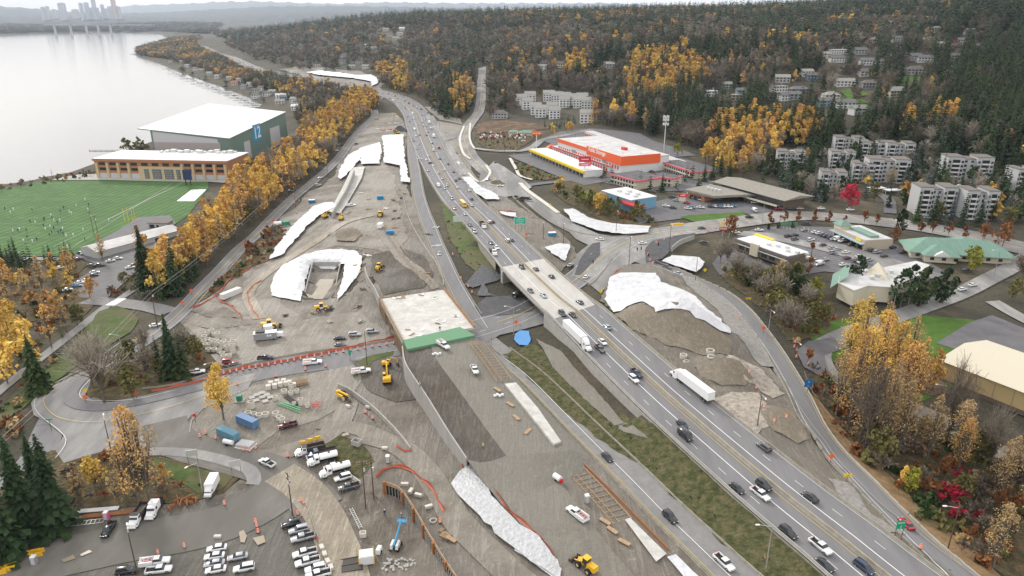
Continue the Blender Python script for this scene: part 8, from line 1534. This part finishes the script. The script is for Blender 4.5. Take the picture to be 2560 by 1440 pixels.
for px, py in ((720,1145),(752,1257),(760,1262),(396,1388),(462,1372),(640,1310),(643,1320),(646,1335),(562,1265),(540,1100),(594,965),(600,990),(690,945),(764,928),(815,920),(500,1096),(515,1088),(640,1125),(625,1132),(610,1130),(914,1035),(932,1050),(1100,1310),(745,1290),(1132,640),(1170,720),(1180,735),(1152,700),(1872,935),(1890,975),(1910,1022),(1935,1058),(1985,872),(1990,880),(1990,897),(1988,860),(2020,915),(1965,1048),(1845,800),(2300,1375),(1298,815),(1330,545),(700,480),(712,470),(738,512),(748,505),(735,490),(780,500),(668,560),(742,535),(1620,640),(1625,655),(1632,662),(1612,628),(1640,610),(1660,603),(1680,596),(1705,590),(1770,580),(1790,572)): barrel(px, py)
for k in range(26): t = k/25; barrel(np.interp(t, [0,.5,1], [560,760,985]), np.interp(t, [0,.5,1], [938,900,862]), 'orange drum in the row along the net north of the street', 'drum row along the net')
def net(P, label, h=1.0):
 p = Path(P, step=1.5); q = MB(); vs = []; n = len(p.P)
 for i, d in enumerate(p.S):
  x, y, z = p.pt(d, .35*math.sin(i*.9)); vs += [(x, y, z+.1), (x, y, z+h*(1+.2*math.sin(i*1.7)))]
 q.add(vs, [(2*i, 2*i+1, 2*i+3, 2*i+2) for i in range(n-1)]); [q.cyl((*p.pt(p.S[i])[:2], p.pt(p.S[i])[2]), (*p.pt(p.S[i])[:2], p.pt(p.S[i])[2]+1.3), .04, n=4) for i in range(0, n, 3)]
 p.strip('', '', 0, .35, .3, mb=q); return tag(q.build('orange_netting', 'orange_net'), label, 'safety net')
net([(480,772),(510,760),(540,742),(570,705),(590,690),(612,680),(628,668)], 'orange net along the scrub edge left of the white container'); net([(540,745),(556,758),(575,765),(592,780),(608,797)], 'orange net curving below the white container'); net([(655,705),(630,720),(620,738),(626,765),(640,788),(650,802)], 'orange net right of the dirt track'); net([(380,982),(450,968),(520,950),(600,925),(680,912),(760,895),(860,875),(990,845)], 'long orange net north of the street up to the new bridge', 1.2); net([(668,655),(690,640)], 'short orange net at the tip of the narrow sheet')
net([(940,1195),(960,1175),(985,1168),(1020,1175),(1050,1195),(1085,1230),(1100,1260),(1110,1280)], 'orange net curving above the timber wall'); net([(1155,1168),(1190,1165),(1215,1200),(1250,1250),(1290,1295),(1345,1340),(1380,1390),(1402,1425)], 'orange net along the right side of the long grey sheet'); net([(992,1118),(1012,1130),(1030,1130)], 'orange net at the end of the curved wall'); net([(1245,530),(1290,532),(1296,538)], 'bright orange net beside the dark culvert'); net([(1515,735),(1522,715),(1535,690),(1550,675)], 'orange net at the corner above the big white sheet'); net([(780,1345),(800,1352)], 'orange scrap of net by the parking rows')
def worker(px, py, label, rot=0, hat='white', vest='safety_yellow', pos=None, s=1):
 x, y, z = pos or gz(px, py); o = empty('person', (x, y, z), R(rot), label, 'person')
 q = MB()
 for s_ in (-1, 1):
  q.cyl((s_*.1,0,.9),(s_*.13,.04*s_,.48),.095,.07,8); q.cyl((s_*.13,.04*s_,.5),(s_*.14,-.03*s_,.06),.07,.05,8); q.box((s_*.14,-.05,.04),(.1,.26,.08)); q.cyl((s_*.2,0,1.42),(s_*.27,-.05,1.14),.055,.045,8); q.cyl((s_*.27,-.05,1.16),(s_*.22,-.22,.95),.045,.03,8); q.sphere((s_*.22,-.25,.93),.05,6)
 q.box((0,0,1.18),(.34,.22,.58),taper=1.15); q.cyl((0,0,1.45),(0,0,1.56),.06,.055,8); q.sphere((0,-.01,1.65),.11,8,sq=1.2); q.build('body', 'navy', o)
 q = MB(); q.box((0,0,1.2),(.4,.27,.5),taper=1.12); q.build('vest', vest, o); q = MB(); q.sphere((0,-.01,1.72),.135,8,sq=.8); q.box((0,-.12,1.71),(.2,.1,.02)); q.build('hard_hat', hat, o); q = MB(); q.sphere((0,-.04,1.64),.085,8,sq=1.2); q.build('face', 'skin', o); o.scale = (s*1.05,)*3; return o
worker(886, 945, 'left of two workers in yellow vests by the white utility pickup'); worker(893, 943, 'right of two workers in yellow vests by the white utility pickup', 40); worker(1208, 1122, 'worker in yellow vest standing alone on the graded strip', 10, pos=fill(1208, 1122, 17.5)); worker(1048, 972, 'worker in yellow vest at the top of the concrete wall', 60, pos=(*at(1050, 967, 21), 20.9)); worker(962, 1291, 'worker in dark clothes in the wet trench', 30, 'white', 'navy'); worker(1004, 1300, 'second worker near the timber wall holding a hose', 80, 'white', 'wall_tan'); worker(1100, 822, 'worker in dark clothes on the white bridge deck', 0, 'white', 'navy', pos=(*at(1100, 826, 21.6), 21.62))
for k in range(46):                        # players on the practice field
 rs_ = random.Random(k+5); px, py = ((rs_.uniform(10, 230), rs_.uniform(515, 610)) if k < 34 else (rs_.uniform(60, 300), rs_.uniform(500, 640))); x, y = at(px, py, 4)
 if k == 0:
  q = MB()
  for s_ in (-1, 1): q.cyl((s_*.12,0,.9),(s_*.2,.12*s_,.05),.11,.07,7); q.cyl((s_*.25,0,1.45),(s_*.38,-.15,1.05),.09,.06,7)
  q.box((0,0,1.2),(.5,.32,.65),taper=1.2); q.sphere((0,0,1.75),.17,8,sq=1.1); PM = [q.mesh('person', [m]) for m in ('navy', 'white')]
 o = bpy.data.objects.new('person', PM[k % 2]); COL.objects.link(o); o.location = (x, y, float(H(x, y))+.6); o.rotation_euler[2] = k; o.scale = (1.15,)*3; tag(o, ('person in dark blue' if k % 2 == 0 else 'person in white') + ' kit on the practice field', 'person', 'players on the practice field')
# yard odds and ends
mk('utility_cabinet', 'dark green electrical cabinet on a pale pad at the yard corner', 'cabinet', 600, 1005, 5, [('box', 'tank_green', lambda q: q.box((0,0,1.2),(1.6,1.6,2.0))), ('pad', 'concrete', lambda q: q.box((0,0,.1),(3,2.4,.25)))])
one('green_trusses', 'long pale green steel pieces in the storage yard', 'steel bundle', 724, 1022, -30, 'green_tube', lambda q: [q.box((0,k*.5-.6,.3+(k%2)*.25),(11-k,.16,.2)) for k in range(5)]); one('red_frames', 'heap of red steel frames in the storage yard', 'steel frames', 790, 1020, 30, 'red', lambda q: [q.box((math.sin(k*2)*1.2,math.cos(k*3)*1.1,.3+k*.12),(2.6,.1,.1),0,k*.9) for k in range(12)])
one('rusty_beams', 'dark rusty beams beside the green steel', 'steel bundle', 730, 1005, -45, 'dark_steel', lambda q: [q.box((0,k*.6-.6,.3),(8,.3,.35)) for k in range(3)])
mk('tank_trailer', 'white tank trailer in front of the teal container', 'trailer', 572, 1115, -20, [('tank', 'white', lambda q: q.cyl((-1.6,0,1.1),(1.6,0,1.1),.7,n=12)), ('wheel', 'rubber', lambda q: wheel_at(q,0,-.8,.35,.25)), ('wheel', 'rubber', lambda q: wheel_at(q,0,.8,.35,.25))])
mk('covered_pallet', 'low white covered slab stack beside the tank trailer', 'material stack', 615, 1118, -15, [('cover', 'wall_mid', lambda q: q.box((0,0,.6),(5,3.4,1.1),taper=.94)), ('pallet', 'white', lambda q: q.box((0,0,.1),(5.3,3.7,.3)))])
one('vault', 'open concrete vault box beside the utility pole', 'concrete vault', 892, 1114, -25, 'concrete', lambda q: (q.box((0,.9,.8),(2.6,.2,1.6)), q.box((0,-.9,.8),(2.6,.2,1.6)), q.box((1.2,0,.8),(.2,1.6,1.6)), q.box((-1.2,0,.8),(.2,1.6,1.6)), q.box((0,0,.15),(2.4,1.6,.2))))
one('vault', 'small concrete box at the edge of the trench', 'concrete vault', 908, 1343, 10, 'sidewalk', lambda q: (q.box((0,.6,.6),(1.6,.2,1.2)), q.box((0,-.6,.6),(1.6,.2,1.2)), q.box((.7,0,.6),(.2,1.1,1.2)), q.box((-.7,0,.6),(.2,1.1,1.2)), q.box((0,0,.7),(1.3,1,.1))))
mk('water_tank', 'square white tank with yellow frame beside the trench', 'tank', 917, 1405, 12, [('tank', 'wall_white', lambda q: q.box((0,0,1.2),(3.4,3,2.2))), ('frame', 'cat_yellow', lambda q: [q.box((sx*1.8,sy*1.6,1.3),(.15,.15,2.6)) for sx in (-1,1) for sy in (-1,1)]), ('lid', 'pale_metal', lambda q: q.box((0,0,2.35),(3,2.6,.1)))])
mk('generator', 'small white generator beside the square tank', 'generator', 948, 1385, 80, [('housing', 'white', lambda q: q.box((0,0,1),(2.2,1.1,1.2),taper=.85)), ('wheel', 'rubber', lambda q: wheel_at(q,0,0,.4,1.3))])
one('steel_grating', 'dark steel road plates at the bottom beside the tank', 'steel plates', 880, 1415, 15, 'dark_steel', lambda q: (q.box((0,0,.15),(5,4.6,.2)), [q.box((0,k*2.2-2.2,.3),(5,.2,.12)) for k in range(3)]))
one('ladder_rack', 'long pale ladder like pipe rack beside the muddy road', 'pipe rack', 890, 1300, -62, 'pale_metal', lambda q: [q.box((0,s_*.4,.3),(9,.1,.1)) for s_ in (-1,1)] + [q.box((-4+k*.8,0,.35),(.1,.9,.1)) for k in range(11)])
one('rock_pile', 'heap of pale rocks at the bottom of the trench', 'rock pile', 1000, 1415, 0, 'concrete', lambda q: [q.sphere((rnd.uniform(-4,4),rnd.uniform(-2,2),.2),rnd.uniform(.2,.5),6,sq=.7) for _ in range(60)])['kind'] = 'stuff'
mk('tank_group', 'white tank with dark green canopy beside the boulevard', 'tank', 705, 567, 25, [('tank', 'white', lambda q: q.cyl((-4.5,1,1.5),(0,1,1.5),1.4,n=12)), ('canopy', 'tank_green', lambda q: q.box((2.5,0,1.5),(5,4,2.4),taper=.8)), ('frame', 'pale_metal', lambda q: q.box((0,-2.6,.4),(9,.3,.3)))])
for px, py, lab in ((780,508,'blue skip container near the boulevard excavation'),(951,499,'blue skip container in the middle of the work area'),(1380,591,'blue and white skip container beside the freeway'),(976,587,'low blue container at the timber line')):
 mk('skip', lab, 'container', px, py, 10, [('bin', 'blue_bin', lambda q: q.box((0,0,.9),(4.2,2.4,1.6),taper=1.08)), ('cover', 'white' if px in (780, 1380) else 'blue_bin', lambda q: q.box((0,0,1.8),(4,2.3,.25)))])
mk('box_trailer', 'white box trailer below the yellow dump truck', 'trailer', 951, 572, 85, [('body', 'white', lambda q: q.box((0,0,1.7),(5,2.5,2.4))), ('wheel', 'rubber', lambda q: wheel_at(q,0,1.2,.4,.3)), ('wheel', 'rubber', lambda q: wheel_at(q,0,-1.2,.4,.3))])
one('stockpile', 'small black stockpile in the upper work area', 'stockpile', 1000, 328, 0, 'black_sheet', lambda q: q.add([(-7,-5,0),(7,-5,0),(7,5,0),(-7,5,0),(-2,0,5),(2,1,5)], [(0,1,5,4),(1,2,5),(2,3,4,5),(3,0,4)]))
for k in range(14): px = 935+rnd.uniform(0, 60); py = 290+rnd.uniform(0, 55); mk('material_heap', 'small heap of pipes and timber in the far work area', 'material heap', px, py, rnd.uniform(0, 180), [('pile', rnd.choice(['timber','white','dark_steel','site_orange','concrete']), lambda q: [q.box((rnd.uniform(-2,2),rnd.uniform(-2,2),.4),(rnd.uniform(1,5),.5,.6),0,rnd.uniform(0,3)) for _ in range(5)])], 'heaps in the far work area')
for k in range(36):
 px, py = rnd.choice([(rnd.uniform(980,1010), rnd.uniform(470,640)), (rnd.uniform(850,1000), rnd.uniform(420,540)), (rnd.uniform(700,960), rnd.uniform(770,830)), (rnd.uniform(890,950), rnd.uniform(640,760)), (rnd.uniform(940,1110), rnd.uniform(560,700))]); mm = rnd.choice(['timber','white','timber','concrete','dark_steel'])
 mk('material_heap', {'timber':'scrap timber','white':'white wrapped material','concrete':'broken concrete','dark_steel':'dark steel scrap'}[mm] + ' lying in the central work area', 'material heap', px, py, rnd.uniform(0, 180), [('pile', mm, lambda q: [q.box((rnd.uniform(-1.4,1.4),rnd.uniform(-1,1),.15+.1*j),(rnd.uniform(.8,3.5),rnd.uniform(.2,.6),.22),0,rnd.uniform(-.6,.6)) for j in range(5)])], 'scrap in the central work area')
for k in range(22):                        # things on the bridge deck
 px, py = rnd.choice([(rnd.uniform(965,1110), rnd.uniform(735,748)), (rnd.uniform(1000,1080), rnd.uniform(815,840)), (rnd.uniform(1080,1160), rnd.uniform(790,812))]); z = 21.62; x, y = at(px, py, z); mm = rnd.choice(['timber','white'])
 one('deck_material', {'timber':'timber boards','white':'white bundle','rust':'rusty bundle'}[mm] + ' left on the white bridge deck', 'building material', 0, 0, rnd.uniform(0, 180), mm, lambda q: [q.box((0,j*.3-.3,.12),(rnd.uniform(1,3),.22,.2)) for j in range(3)], 'material on the bridge deck', (x, y, z))
one('scrap_frames', 'rusty trench box and frames in the scrap corner at lower left', 'scrap', 455, 1262, 20, 'rust', lambda q: [q.box((rnd.uniform(-4,4),rnd.uniform(-3,3),.5),(rnd.uniform(1,3),.2,1),0,rnd.uniform(0,3)) for _ in range(12)]); one('pipe_bundle', 'white and brown pipe bundle behind the black pickup', 'pipes', 245, 1283, 8, 'wall_white', lambda q: [q.cyl((-5,k*.4,.3),(5,k*.4,.3),.18,n=8) for k in range(4)]); one('pipe_bundle', 'brown steel pipes below the white ones at lower left', 'pipes', 300, 1290, 10, 'rust', lambda q: [q.cyl((-9,k*.4,.25),(9,k*.4,.25),.16,n=8) for k in range(4)]); one('metal_frame', 'open grey metal lattice frame lying left of the pink toilet', 'frame', 218, 1312, 12, 'pale_metal', lambda q: [q.box((0,s_*.8,.4),(8,.1,.1)) for s_ in (-1,1)] + [q.box((-4+k,0,.4),(.1,1.6,.1)) for k in range(9)])
# ---------------------------------------------------------------- poles, signs, fences
def lamp(px, py, h, rot, label, m='pole_wood', arm=3.0, pos=None):
 return mk('street_lamp', label, 'street lamp', px, py, rot, [('pole', m, lambda q: q.cyl((0,0,0),(0,0,h),.16,.1,8)), ('arm', 'pale_metal', lambda q: q.cyl((0,0,h-.4),(-arm,0,h+.2),.06,n=6)), ('lamp_head', 'white', lambda q: q.box((-arm-.3,0,h+.15),(.9,.35,.2)))], pos=pos)
for px, py, h, rot, lab, m in ((2369,1375,12,0,'dark lamp post at the lower right of the outer ramp','pole_wood'),(1914,1425,12,0,'lamp post in the grass west of the freeway at the bottom','pole_grey'),(1893,1069,11,90,'tall dark pole by the rock rubble east of the freeway','pole_wood'),(1284,840,12,0,'lamp post at the blue tarp island','pole_grey'),(283,1150,13,-60,'brown lamp pole at the lower left intersection','pole_wood'),(918,915,13,0,'dark pole on the street left of the new bridge','pole_wood'),(306,880,7,0,'small lamp on the boulevard bend','pole_grey'),(615,612,12,0,'lamp pole on the boulevard halfway up','pole_wood'),(740,522,12,0,'lamp pole on the boulevard by the tanks','pole_wood'),(540,950,7,60,'small lamp behind the orange net','pole_grey'),(1572,665,15,90,'dark pole at the big intersection','pole_wood'),(1408,618,13,90,'dark pole on the bank beside the freeway','pole_wood'),(1358,600,10,90,'lamp pole near the orange work sign','pole_wood'),(1540,585,13,90,'dark pole in the white sheeting','pole_wood'),(1672,638,16,90,'dark pole carrying a yellow covered signal','pole_wood'),(1905,562,13,0,'curved lamp on the street above the restaurant','pole_grey'),(2465,560,13,0,'curved pale lamp at the right street','pole_grey'),(2485,690,12,0,'curved lamp at the right side street','pole_grey'),(2232,775,13,0,'curved lamp in front of the pines','pole_grey'),(1738,705,12,90,'dark pole by the yellow diamond sign','pole_wood'),(1917,855,13,90,'thin pole on the right bank of the east ramp','pole_grey'),(2270,765,6,0,'small lamp beside the side street','pole_grey'),(2352,1025,9,0,'lamp by the warehouse road','pole_grey'),(1985,905,8,90,'dark post at the cul de sac drums','pole_wood'),(1245,468,9,90,'thin lamp by the roundabout','pole_grey'),(1232,445,9,90,'thin lamp left of the roundabout','pole_grey'),(1198,470,9,90,'dark post left of the roundabout','pole_wood'),(1285,412,9,90,'thin lamp above the roundabout','pole_grey'),(1230,375,12,90,'lamp on the corner by the nursery','pole_wood'),(835,395,11,0,'far lamp on the boulevard','pole_wood'),(820,440,11,0,'far lamp below the boulevard bend','pole_wood'),(1100,330,10,90,'lamp beside the far freeway lanes','pole_wood'),(1410,1030,0,0,'',''),(507,1235,10,60,'grey pole in the brush island','pole_grey'),(345,1440,12,-60,'leaning pole at the bottom left','pole_wood')):
 if h: lamp(px, py, h, rot, lab, m)
def util(px, py, h, rot, label, n=2, pos=None):
 return mk('utility_pole', label, 'utility pole', px, py, rot, [('pole', 'pole_wood', lambda q: q.cyl((0,0,0),(0,0,h),.19,.12,8))] + [('crossarm', 'pole_wood', (lambda k: lambda q: q.box((0,0,h-.6-k*1.6),(2.8,.15,.15)))(k)) for k in range(n)] + [('insulator', 'pale_metal', lambda q: [q.cyl((x,0,h-.5),(x,0,h-.25),.06,n=5) for x in (-1.2,-.5,.5,1.2)]), ('transformer', 'pale_metal', lambda q: q.cyl((.4,0,h-3.2),(.4,0,h-2.2),.28,n=8))], pos=pos)
UP = [(-60,1290,14),(395,822,17),(660,565,14),(740,478,14),(860,352,13)]
util(395, 822, 17, 30, 'tall utility pole with two crossarms at the boulevard junction'); util(732, 1290, 13, -50, 'grey utility pole in the muddy road bend', 2); util(915, 1275, 15, 10, 'dark utility pole with rusty crossarms below the tank trucks', 2); util(935, 1250, 12, 40, 'pale utility pole behind the dark one', 1); util(236, 590, 15, 0, 'left pale pole at the corner of the practice field', 1); util(246, 592, 13, 0, 'right pale pole at the corner of the practice field', 1); util(1262, 385, 14, 20, 'tall utility pole by the nursery', 2); util(1438, 360, 9, 0, 'utility pole above the yellow shop', 1); util(1505, 345, 9, 0, 'utility pole behind the storage roofs', 1); util(1960, 160, 14, 0, 'pole among the hillside houses', 1); util(2150, 85, 14, 0, 'power pole high on the hillside', 1); util(14, 1190, 11, 0, 'leaning pole at the left edge', 1); util(133,452,9,0,'white post at the corner of the playing field',0)
def wire(A, B, sag, label):
 q = MB(); a = Vector(A); b = Vector(B); n = 14; P = [a.lerp(b, k/n) - Vector((0, 0, sag*4*(k/n)*(1-k/n))) for k in range(n+1)]
 for p0, p1 in zip(P[:-1], P[1:]): q.cyl(p0, p1, .035, n=4, cap=False)
 return tag(q.build('power_line', 'pole_grey'), label, 'power line', 'power lines along the boulevard')
UW = [(G(a, b_) + (float(H(*G(a, b_)))+h,)) for a, b_, h in UP]
for (a, b_) in zip(UW[:-1], UW[1:]):
 for dx in (-1, 0, 1): wire((a[0]+dx, a[1], a[2]-.4-abs(dx)), (b_[0]+dx, b_[1], b_[2]-.4-abs(dx)), 1.5, 'power line strung along the left side of the boulevard')
def sign(px, py, h, w_, hh, m, label, txt=None, ts=1, tm='white', rot=0, diamond=False, posts=1, pos=None, cat='sign'):
 x, y, z = pos or gz(px, py); o = empty('road_sign' if cat == 'sign' else 'sign', (x, y, z), R(rot), label, 'sign'); sp_ = [0] if posts == 1 else np.linspace(-w_*.4, w_*.4, posts)
 for p_ in sp_: q = MB(); q.box((p_,0,h/2),(.12,.12,h)); q.build('post', 'pole_wood', o)
 q = MB()
 if diamond: r_ = w_*.7; q.add([(-r_,-.1,h),(0,-.1,h-r_),(r_,-.1,h),(0,-.1,h+r_),(-r_,-.04,h),(0,-.04,h-r_),(r_,-.04,h),(0,-.04,h+r_)], [(0,1,2,3),(7,6,5,4)])
 else: q.box((0,-.1,h),(w_,.08,hh))
 b_ = q.build('panel', m, o)
 if txt:
  for k, t in enumerate(txt): text(t, ts if isinstance(ts, (int, float)) else ts[k], tm, b_, upright(0, -.16, h + hh*.5 - (k+.6)*hh/len(txt), 0), depth=.01)
 return o
mat('sign_mint', (.03,.42,.27), .5)
e_ = sign(1300, 577, 5.4, 6.4, 4.0, 'sign_mint', 'big green exit sign on four posts beside the freeway', ['EXIT 7', 'NE 44TH ST', 'NEWCASTLE', '1/2 MILE'], [.75,.9,.75,.75], posts=4)
q = MB(); [q.box((x,-.16,z),d) for x, z, d in ((0,7.36,(6.4,.03,.1)),(0,3.44,(6.4,.03,.1)),(-3.15,5.4,(.1,.03,4)),(3.15,5.4,(.1,.03,4)))]; q.build('border', 'white', e_)
sign(2243, 1352, 4.4, 2.1, 2.3, 'green_sign', 'green EXIT 7 sign in the gore between freeway and outer ramp', ['EXIT', '7'], [.75,.9], posts=2)
x_, y_, z_, i_ = fwhit(1147, 560); sign(0, 0, 7.0, 5.2, 3.6, 'pale_metal', 'blank back of a large freeway sign on the west edge', None, posts=2, rot=12, pos=(*at(1145, 566, 20), 17.5), cat='b')
sign(2017, 985, 3.6, 2.6, 2.8, 'blue_sign', 'blue service sign right of the outer ramp', ['G', 'L'], [.9,.9]); sign(2115, 1210, 2.4, 2.2, .8, 'sign_yellow', 'yellow arrow sign at the lower ramp barrier', ['->'], [.9], 'black'); sign(1870, 757, 1.6, 2.2, .8, 'sign_yellow', 'yellow arrow sign on the ramp bank', ['<-'], [.8], 'black'); sign(1761, 690, 2.6, 1.4, 1.4, 'sign_yellow', 'yellow diamond sign beside the dark pole on the ramp', None, diamond=True); sign(1501, 745, 2.6, 1.4, 1.4, 'sign_yellow', 'yellow diamond sign at the corner by the big white sheet', None, diamond=True)
for px, py, lab in ((1290,820,'orange work sign at the underpass'),(1907,835,'orange diamond sign at the east ramp parapet'),(2075,1160,'orange work sign on the lower ramp barrier'),(1316,598,'orange work sign below the green exit sign'),(216,1010,'orange diamond sign at the inner bend'),(342,998,'orange sign on the grass edge of the bend'),(2354,1012,'orange sign by the warehouse road'),(685,562,'orange sign at the boulevard edge'),(612,618,'round orange sign at the boulevard lamp'),(480,740,'red orange sign at the scrub edge'),(458,770,'orange sign at the dirt track entrance')): sign(px, py, 2.2, 1.4, 1.4, 'site_orange', lab, None, diamond=True)
sign(218, 1000, 3.2, 1.2, 1.2, 'sign_yellow', 'yellow diamond sign above the orange one at the bend', None, diamond=True); sign(347, 860, 2.4, 1.4, 1.4, 'sign_yellow', 'yellow diamond sign on the boulevard bend', None, diamond=True); sign(130, 1080, 4.2, 2.0, .5, 'green_sign', 'green street name sign at the left intersection'); sign(490, 1060, 2.8, 1.0, 1.0, 'red', 'red round traffic sign at the yard kerb'); sign(876, 905, 3.4, .9, 2.2, 'green_sign', 'tall narrow green sign on the street'); sign(1375, 520, 1.8, 1.0, 1.0, 'sign_yellow', 'yellow sign on the sidewalk east of the roundabout road', None, diamond=True)
for px, py, lab in ((484,1160,'grey framed sign back left on the trail'),(592,1186,'grey framed sign back right on the trail')): sign(px, py, 3.4, 3.0, 2.0, 'pale_metal', lab, None, posts=2, rot=20)
one('signal_cover', 'yellow wrapped traffic signal arm on the dark pole', 'traffic signal', 1672, 638, 0, 'cat_yellow', lambda q: (q.box((3,.4,15.5),(6.5,.8,1.0),0,.12),)); 
for px, py in ((1592,640),(1602,638),(1645,628),(1620,655),(1482,672)): mk('traffic_signal', 'black traffic signal post at the intersection', 'traffic signal', px, py, 0, [('post', 'pole_grey', lambda q: q.cyl((0,0,0),(0,0,3.2),.07,n=6)), ('signal_head', 'black', lambda q: q.box((0,0,3.2),(.5,.4,1.6)))], 'signals at the big intersection')
x, y, z = g3(1659, 385); o = empty('cell_tower', (x, y, z), 0, 'tall white cell tower behind the storage building', 'cell tower'); q = MB(); q.cyl((0,0,0),(0,0,31),.5,.3,10); q.build('mast', 'pale_metal', o)
for zz_ in (25, 28.5, 31):
 q = MB(); q.box((0,0,zz_),(4.5,.15,.15)); q.box((0,0,zz_),(.15,4.5,.15)); q.build('platform', 'pale_metal', o)
 for k in range(6): a = k*math.pi/3; q = MB(); q.box((2.2*math.cos(a),2.2*math.sin(a),zz_),(.5,.5,2.2)); q.build('antenna', 'wall_white', o)
x, y = at(472, 464, 4); o = empty('scoreboard', (x, y, 4.3), R(-5), 'dark video board on two posts at the end of the field', 'scoreboard'); q = MB(); q.box((0,0,8.5),(7,.8,8)); q.build('screen', 'navy', o)
for s_ in (-2, 2): q = MB(); q.cyl((s_,0,0),(s_,0,5),.35,n=8); q.build('post', 'black', o)
for k, px in enumerate((313, 323, 334, 340)):
 x, y = at(px, 560-(k%2), 4); one('goal_post', 'tall yellow goal post behind the metal shed', 'goal post', 0, 0, 0, 'sign_yellow', lambda q: (q.cyl((0,0,0),(0,0,10.5),.14,n=6), q.cyl((0,0,3),(0,1.2,3),.12,n=6)), 'goal posts', (x, y, 4))
x, y = at(477, 490, 4); one('exercise_platform', 'blue and white turf platform beside the field', 'sports platform', 0, 0, 0, 'navy', lambda q: (q.add([(*np.subtract(at(a, b_, 4), (x, y)), .6) for a, b_ in ((447,501),(482,501),(512,477),(482,477))], [(0,1,2,3)]), q.box((0,0,.3),(.3,.3,.3))), pos=(x, y, 4)); dr('platform_border', [(442,504),(486,504),(516,475),(480,475)], 'pale_metal', .13, 6)
def fence(P, label, h=1.8, m='pole_grey'):
 p = Path(P); q = MB(); ds = np.arange(0, p.S[-1], 2.5)
 for d in ds: x, y, z = p.pt(d); q.cyl((x,y,z),(x,y,z+h),.04,n=4)
 for zz_ in (.9, h):
  for a, b_ in zip(ds[:-1], ds[1:]): A_ = p.pt(a); B_ = p.pt(b_); q.cyl((A_[0],A_[1],A_[2]+zz_),(B_[0],B_[1],B_[2]+zz_),.03,n=4,cap=False)
 return tag(q.build('fence', m), label, 'fence')
fence([(540,1062),(575,1042),(605,1068),(640,1085)], 'chain link fence round the containers'); fence([(1430,508),(1480,525),(1530,545),(1560,565)], 'thin fence above the curved sheeting'); fence([(1620,480),(1700,468),(1720,470)], 'long chain link fence between motel and mall', 2); fence([(400,1150),(470,1165),(560,1185),(590,1195)], 'wire fence along the trail by the brush island'); fence([(2010,935),(2030,985),(2090,1070),(2150,1150)], 'rail fence along the outer ramp bank', 1.2, 'timber'); fence([(1330,360),(1440,352),(1480,345)], 'fence round the storage yard entrance')
one('green_screen', 'green fabric fence screen in the restaurant car park', 'fence', 1971, 566, 5, 'green_form', lambda q: (q.box((-2.5,0,1),(4.8,.1,2)), q.box((2.5,0,1),(4.8,.1,2)), q.box((0,.1,.1),(10.4,.4,.2))))
for k in range(70): # plant nursery pots
 px, py = rnd.uniform(1200, 1320), rnd.uniform(334, 350); one('potted_plant', 'small potted plant in the nursery rows', 'potted plant', px, py, 0, rnd.choice(['rust_leaf','cedar','white','faded_white','crimson']), lambda q: (q.cyl((0,0,0),(0,0,.6),.5,.6,6), q.sphere((0,0,1.2),.9,6)), 'plants in the nursery')
# ---------------------------------------------------------------- haze
HAZE_D = 0.00004
if HAZE_D:
 m = bpy.data.materials.new('haze'); m.use_nodes = True; nt = m.node_tree; nt.nodes.clear(); o_ = nt.nodes.new('ShaderNodeOutputMaterial'); v = nt.nodes.new('ShaderNodeVolumePrincipled'); v.inputs['Color'].default_value = (.76,.85,1,1); v.inputs['Density'].default_value = HAZE_D; v.inputs['Anisotropy'].default_value = .3; nt.links.new(v.outputs['Volume'], o_.inputs['Volume']); MATS['haze'] = m
 q = MB(); q.box((0, 11500, 300), (44000, 24600, 608)); o = q.build('haze', 'haze'); stuff(o, 'thin pale haze softening the far hills', 'haze')
# ---------------------------------------------------------------- equal labels: say which by distance
same = {}
for o in list(scn.objects):
 if o.parent is None and 'label' in o and o.get('kind') is None: same.setdefault(o['label'], []).append(o)
for lb, L_ in same.items():
 if len(L_) > 1:
  L_.sort(key=lambda o: o.location.y if o.location.length > 1 else 0)
  for k, o in enumerate(L_): o['label'] = lb + ', ' + ('nearest' if k == 0 else ('second', 'third', 'fourth', 'fifth')[k-1] + ' nearest' if k < 5 else f'{k+1}th nearest' if not (k+1) % 10 in (1, 2, 3) or 10 < (k+1) % 100 < 14 else f"{k+1}{('st', 'nd', 'rd')[(k+1) % 10 - 1]} nearest")
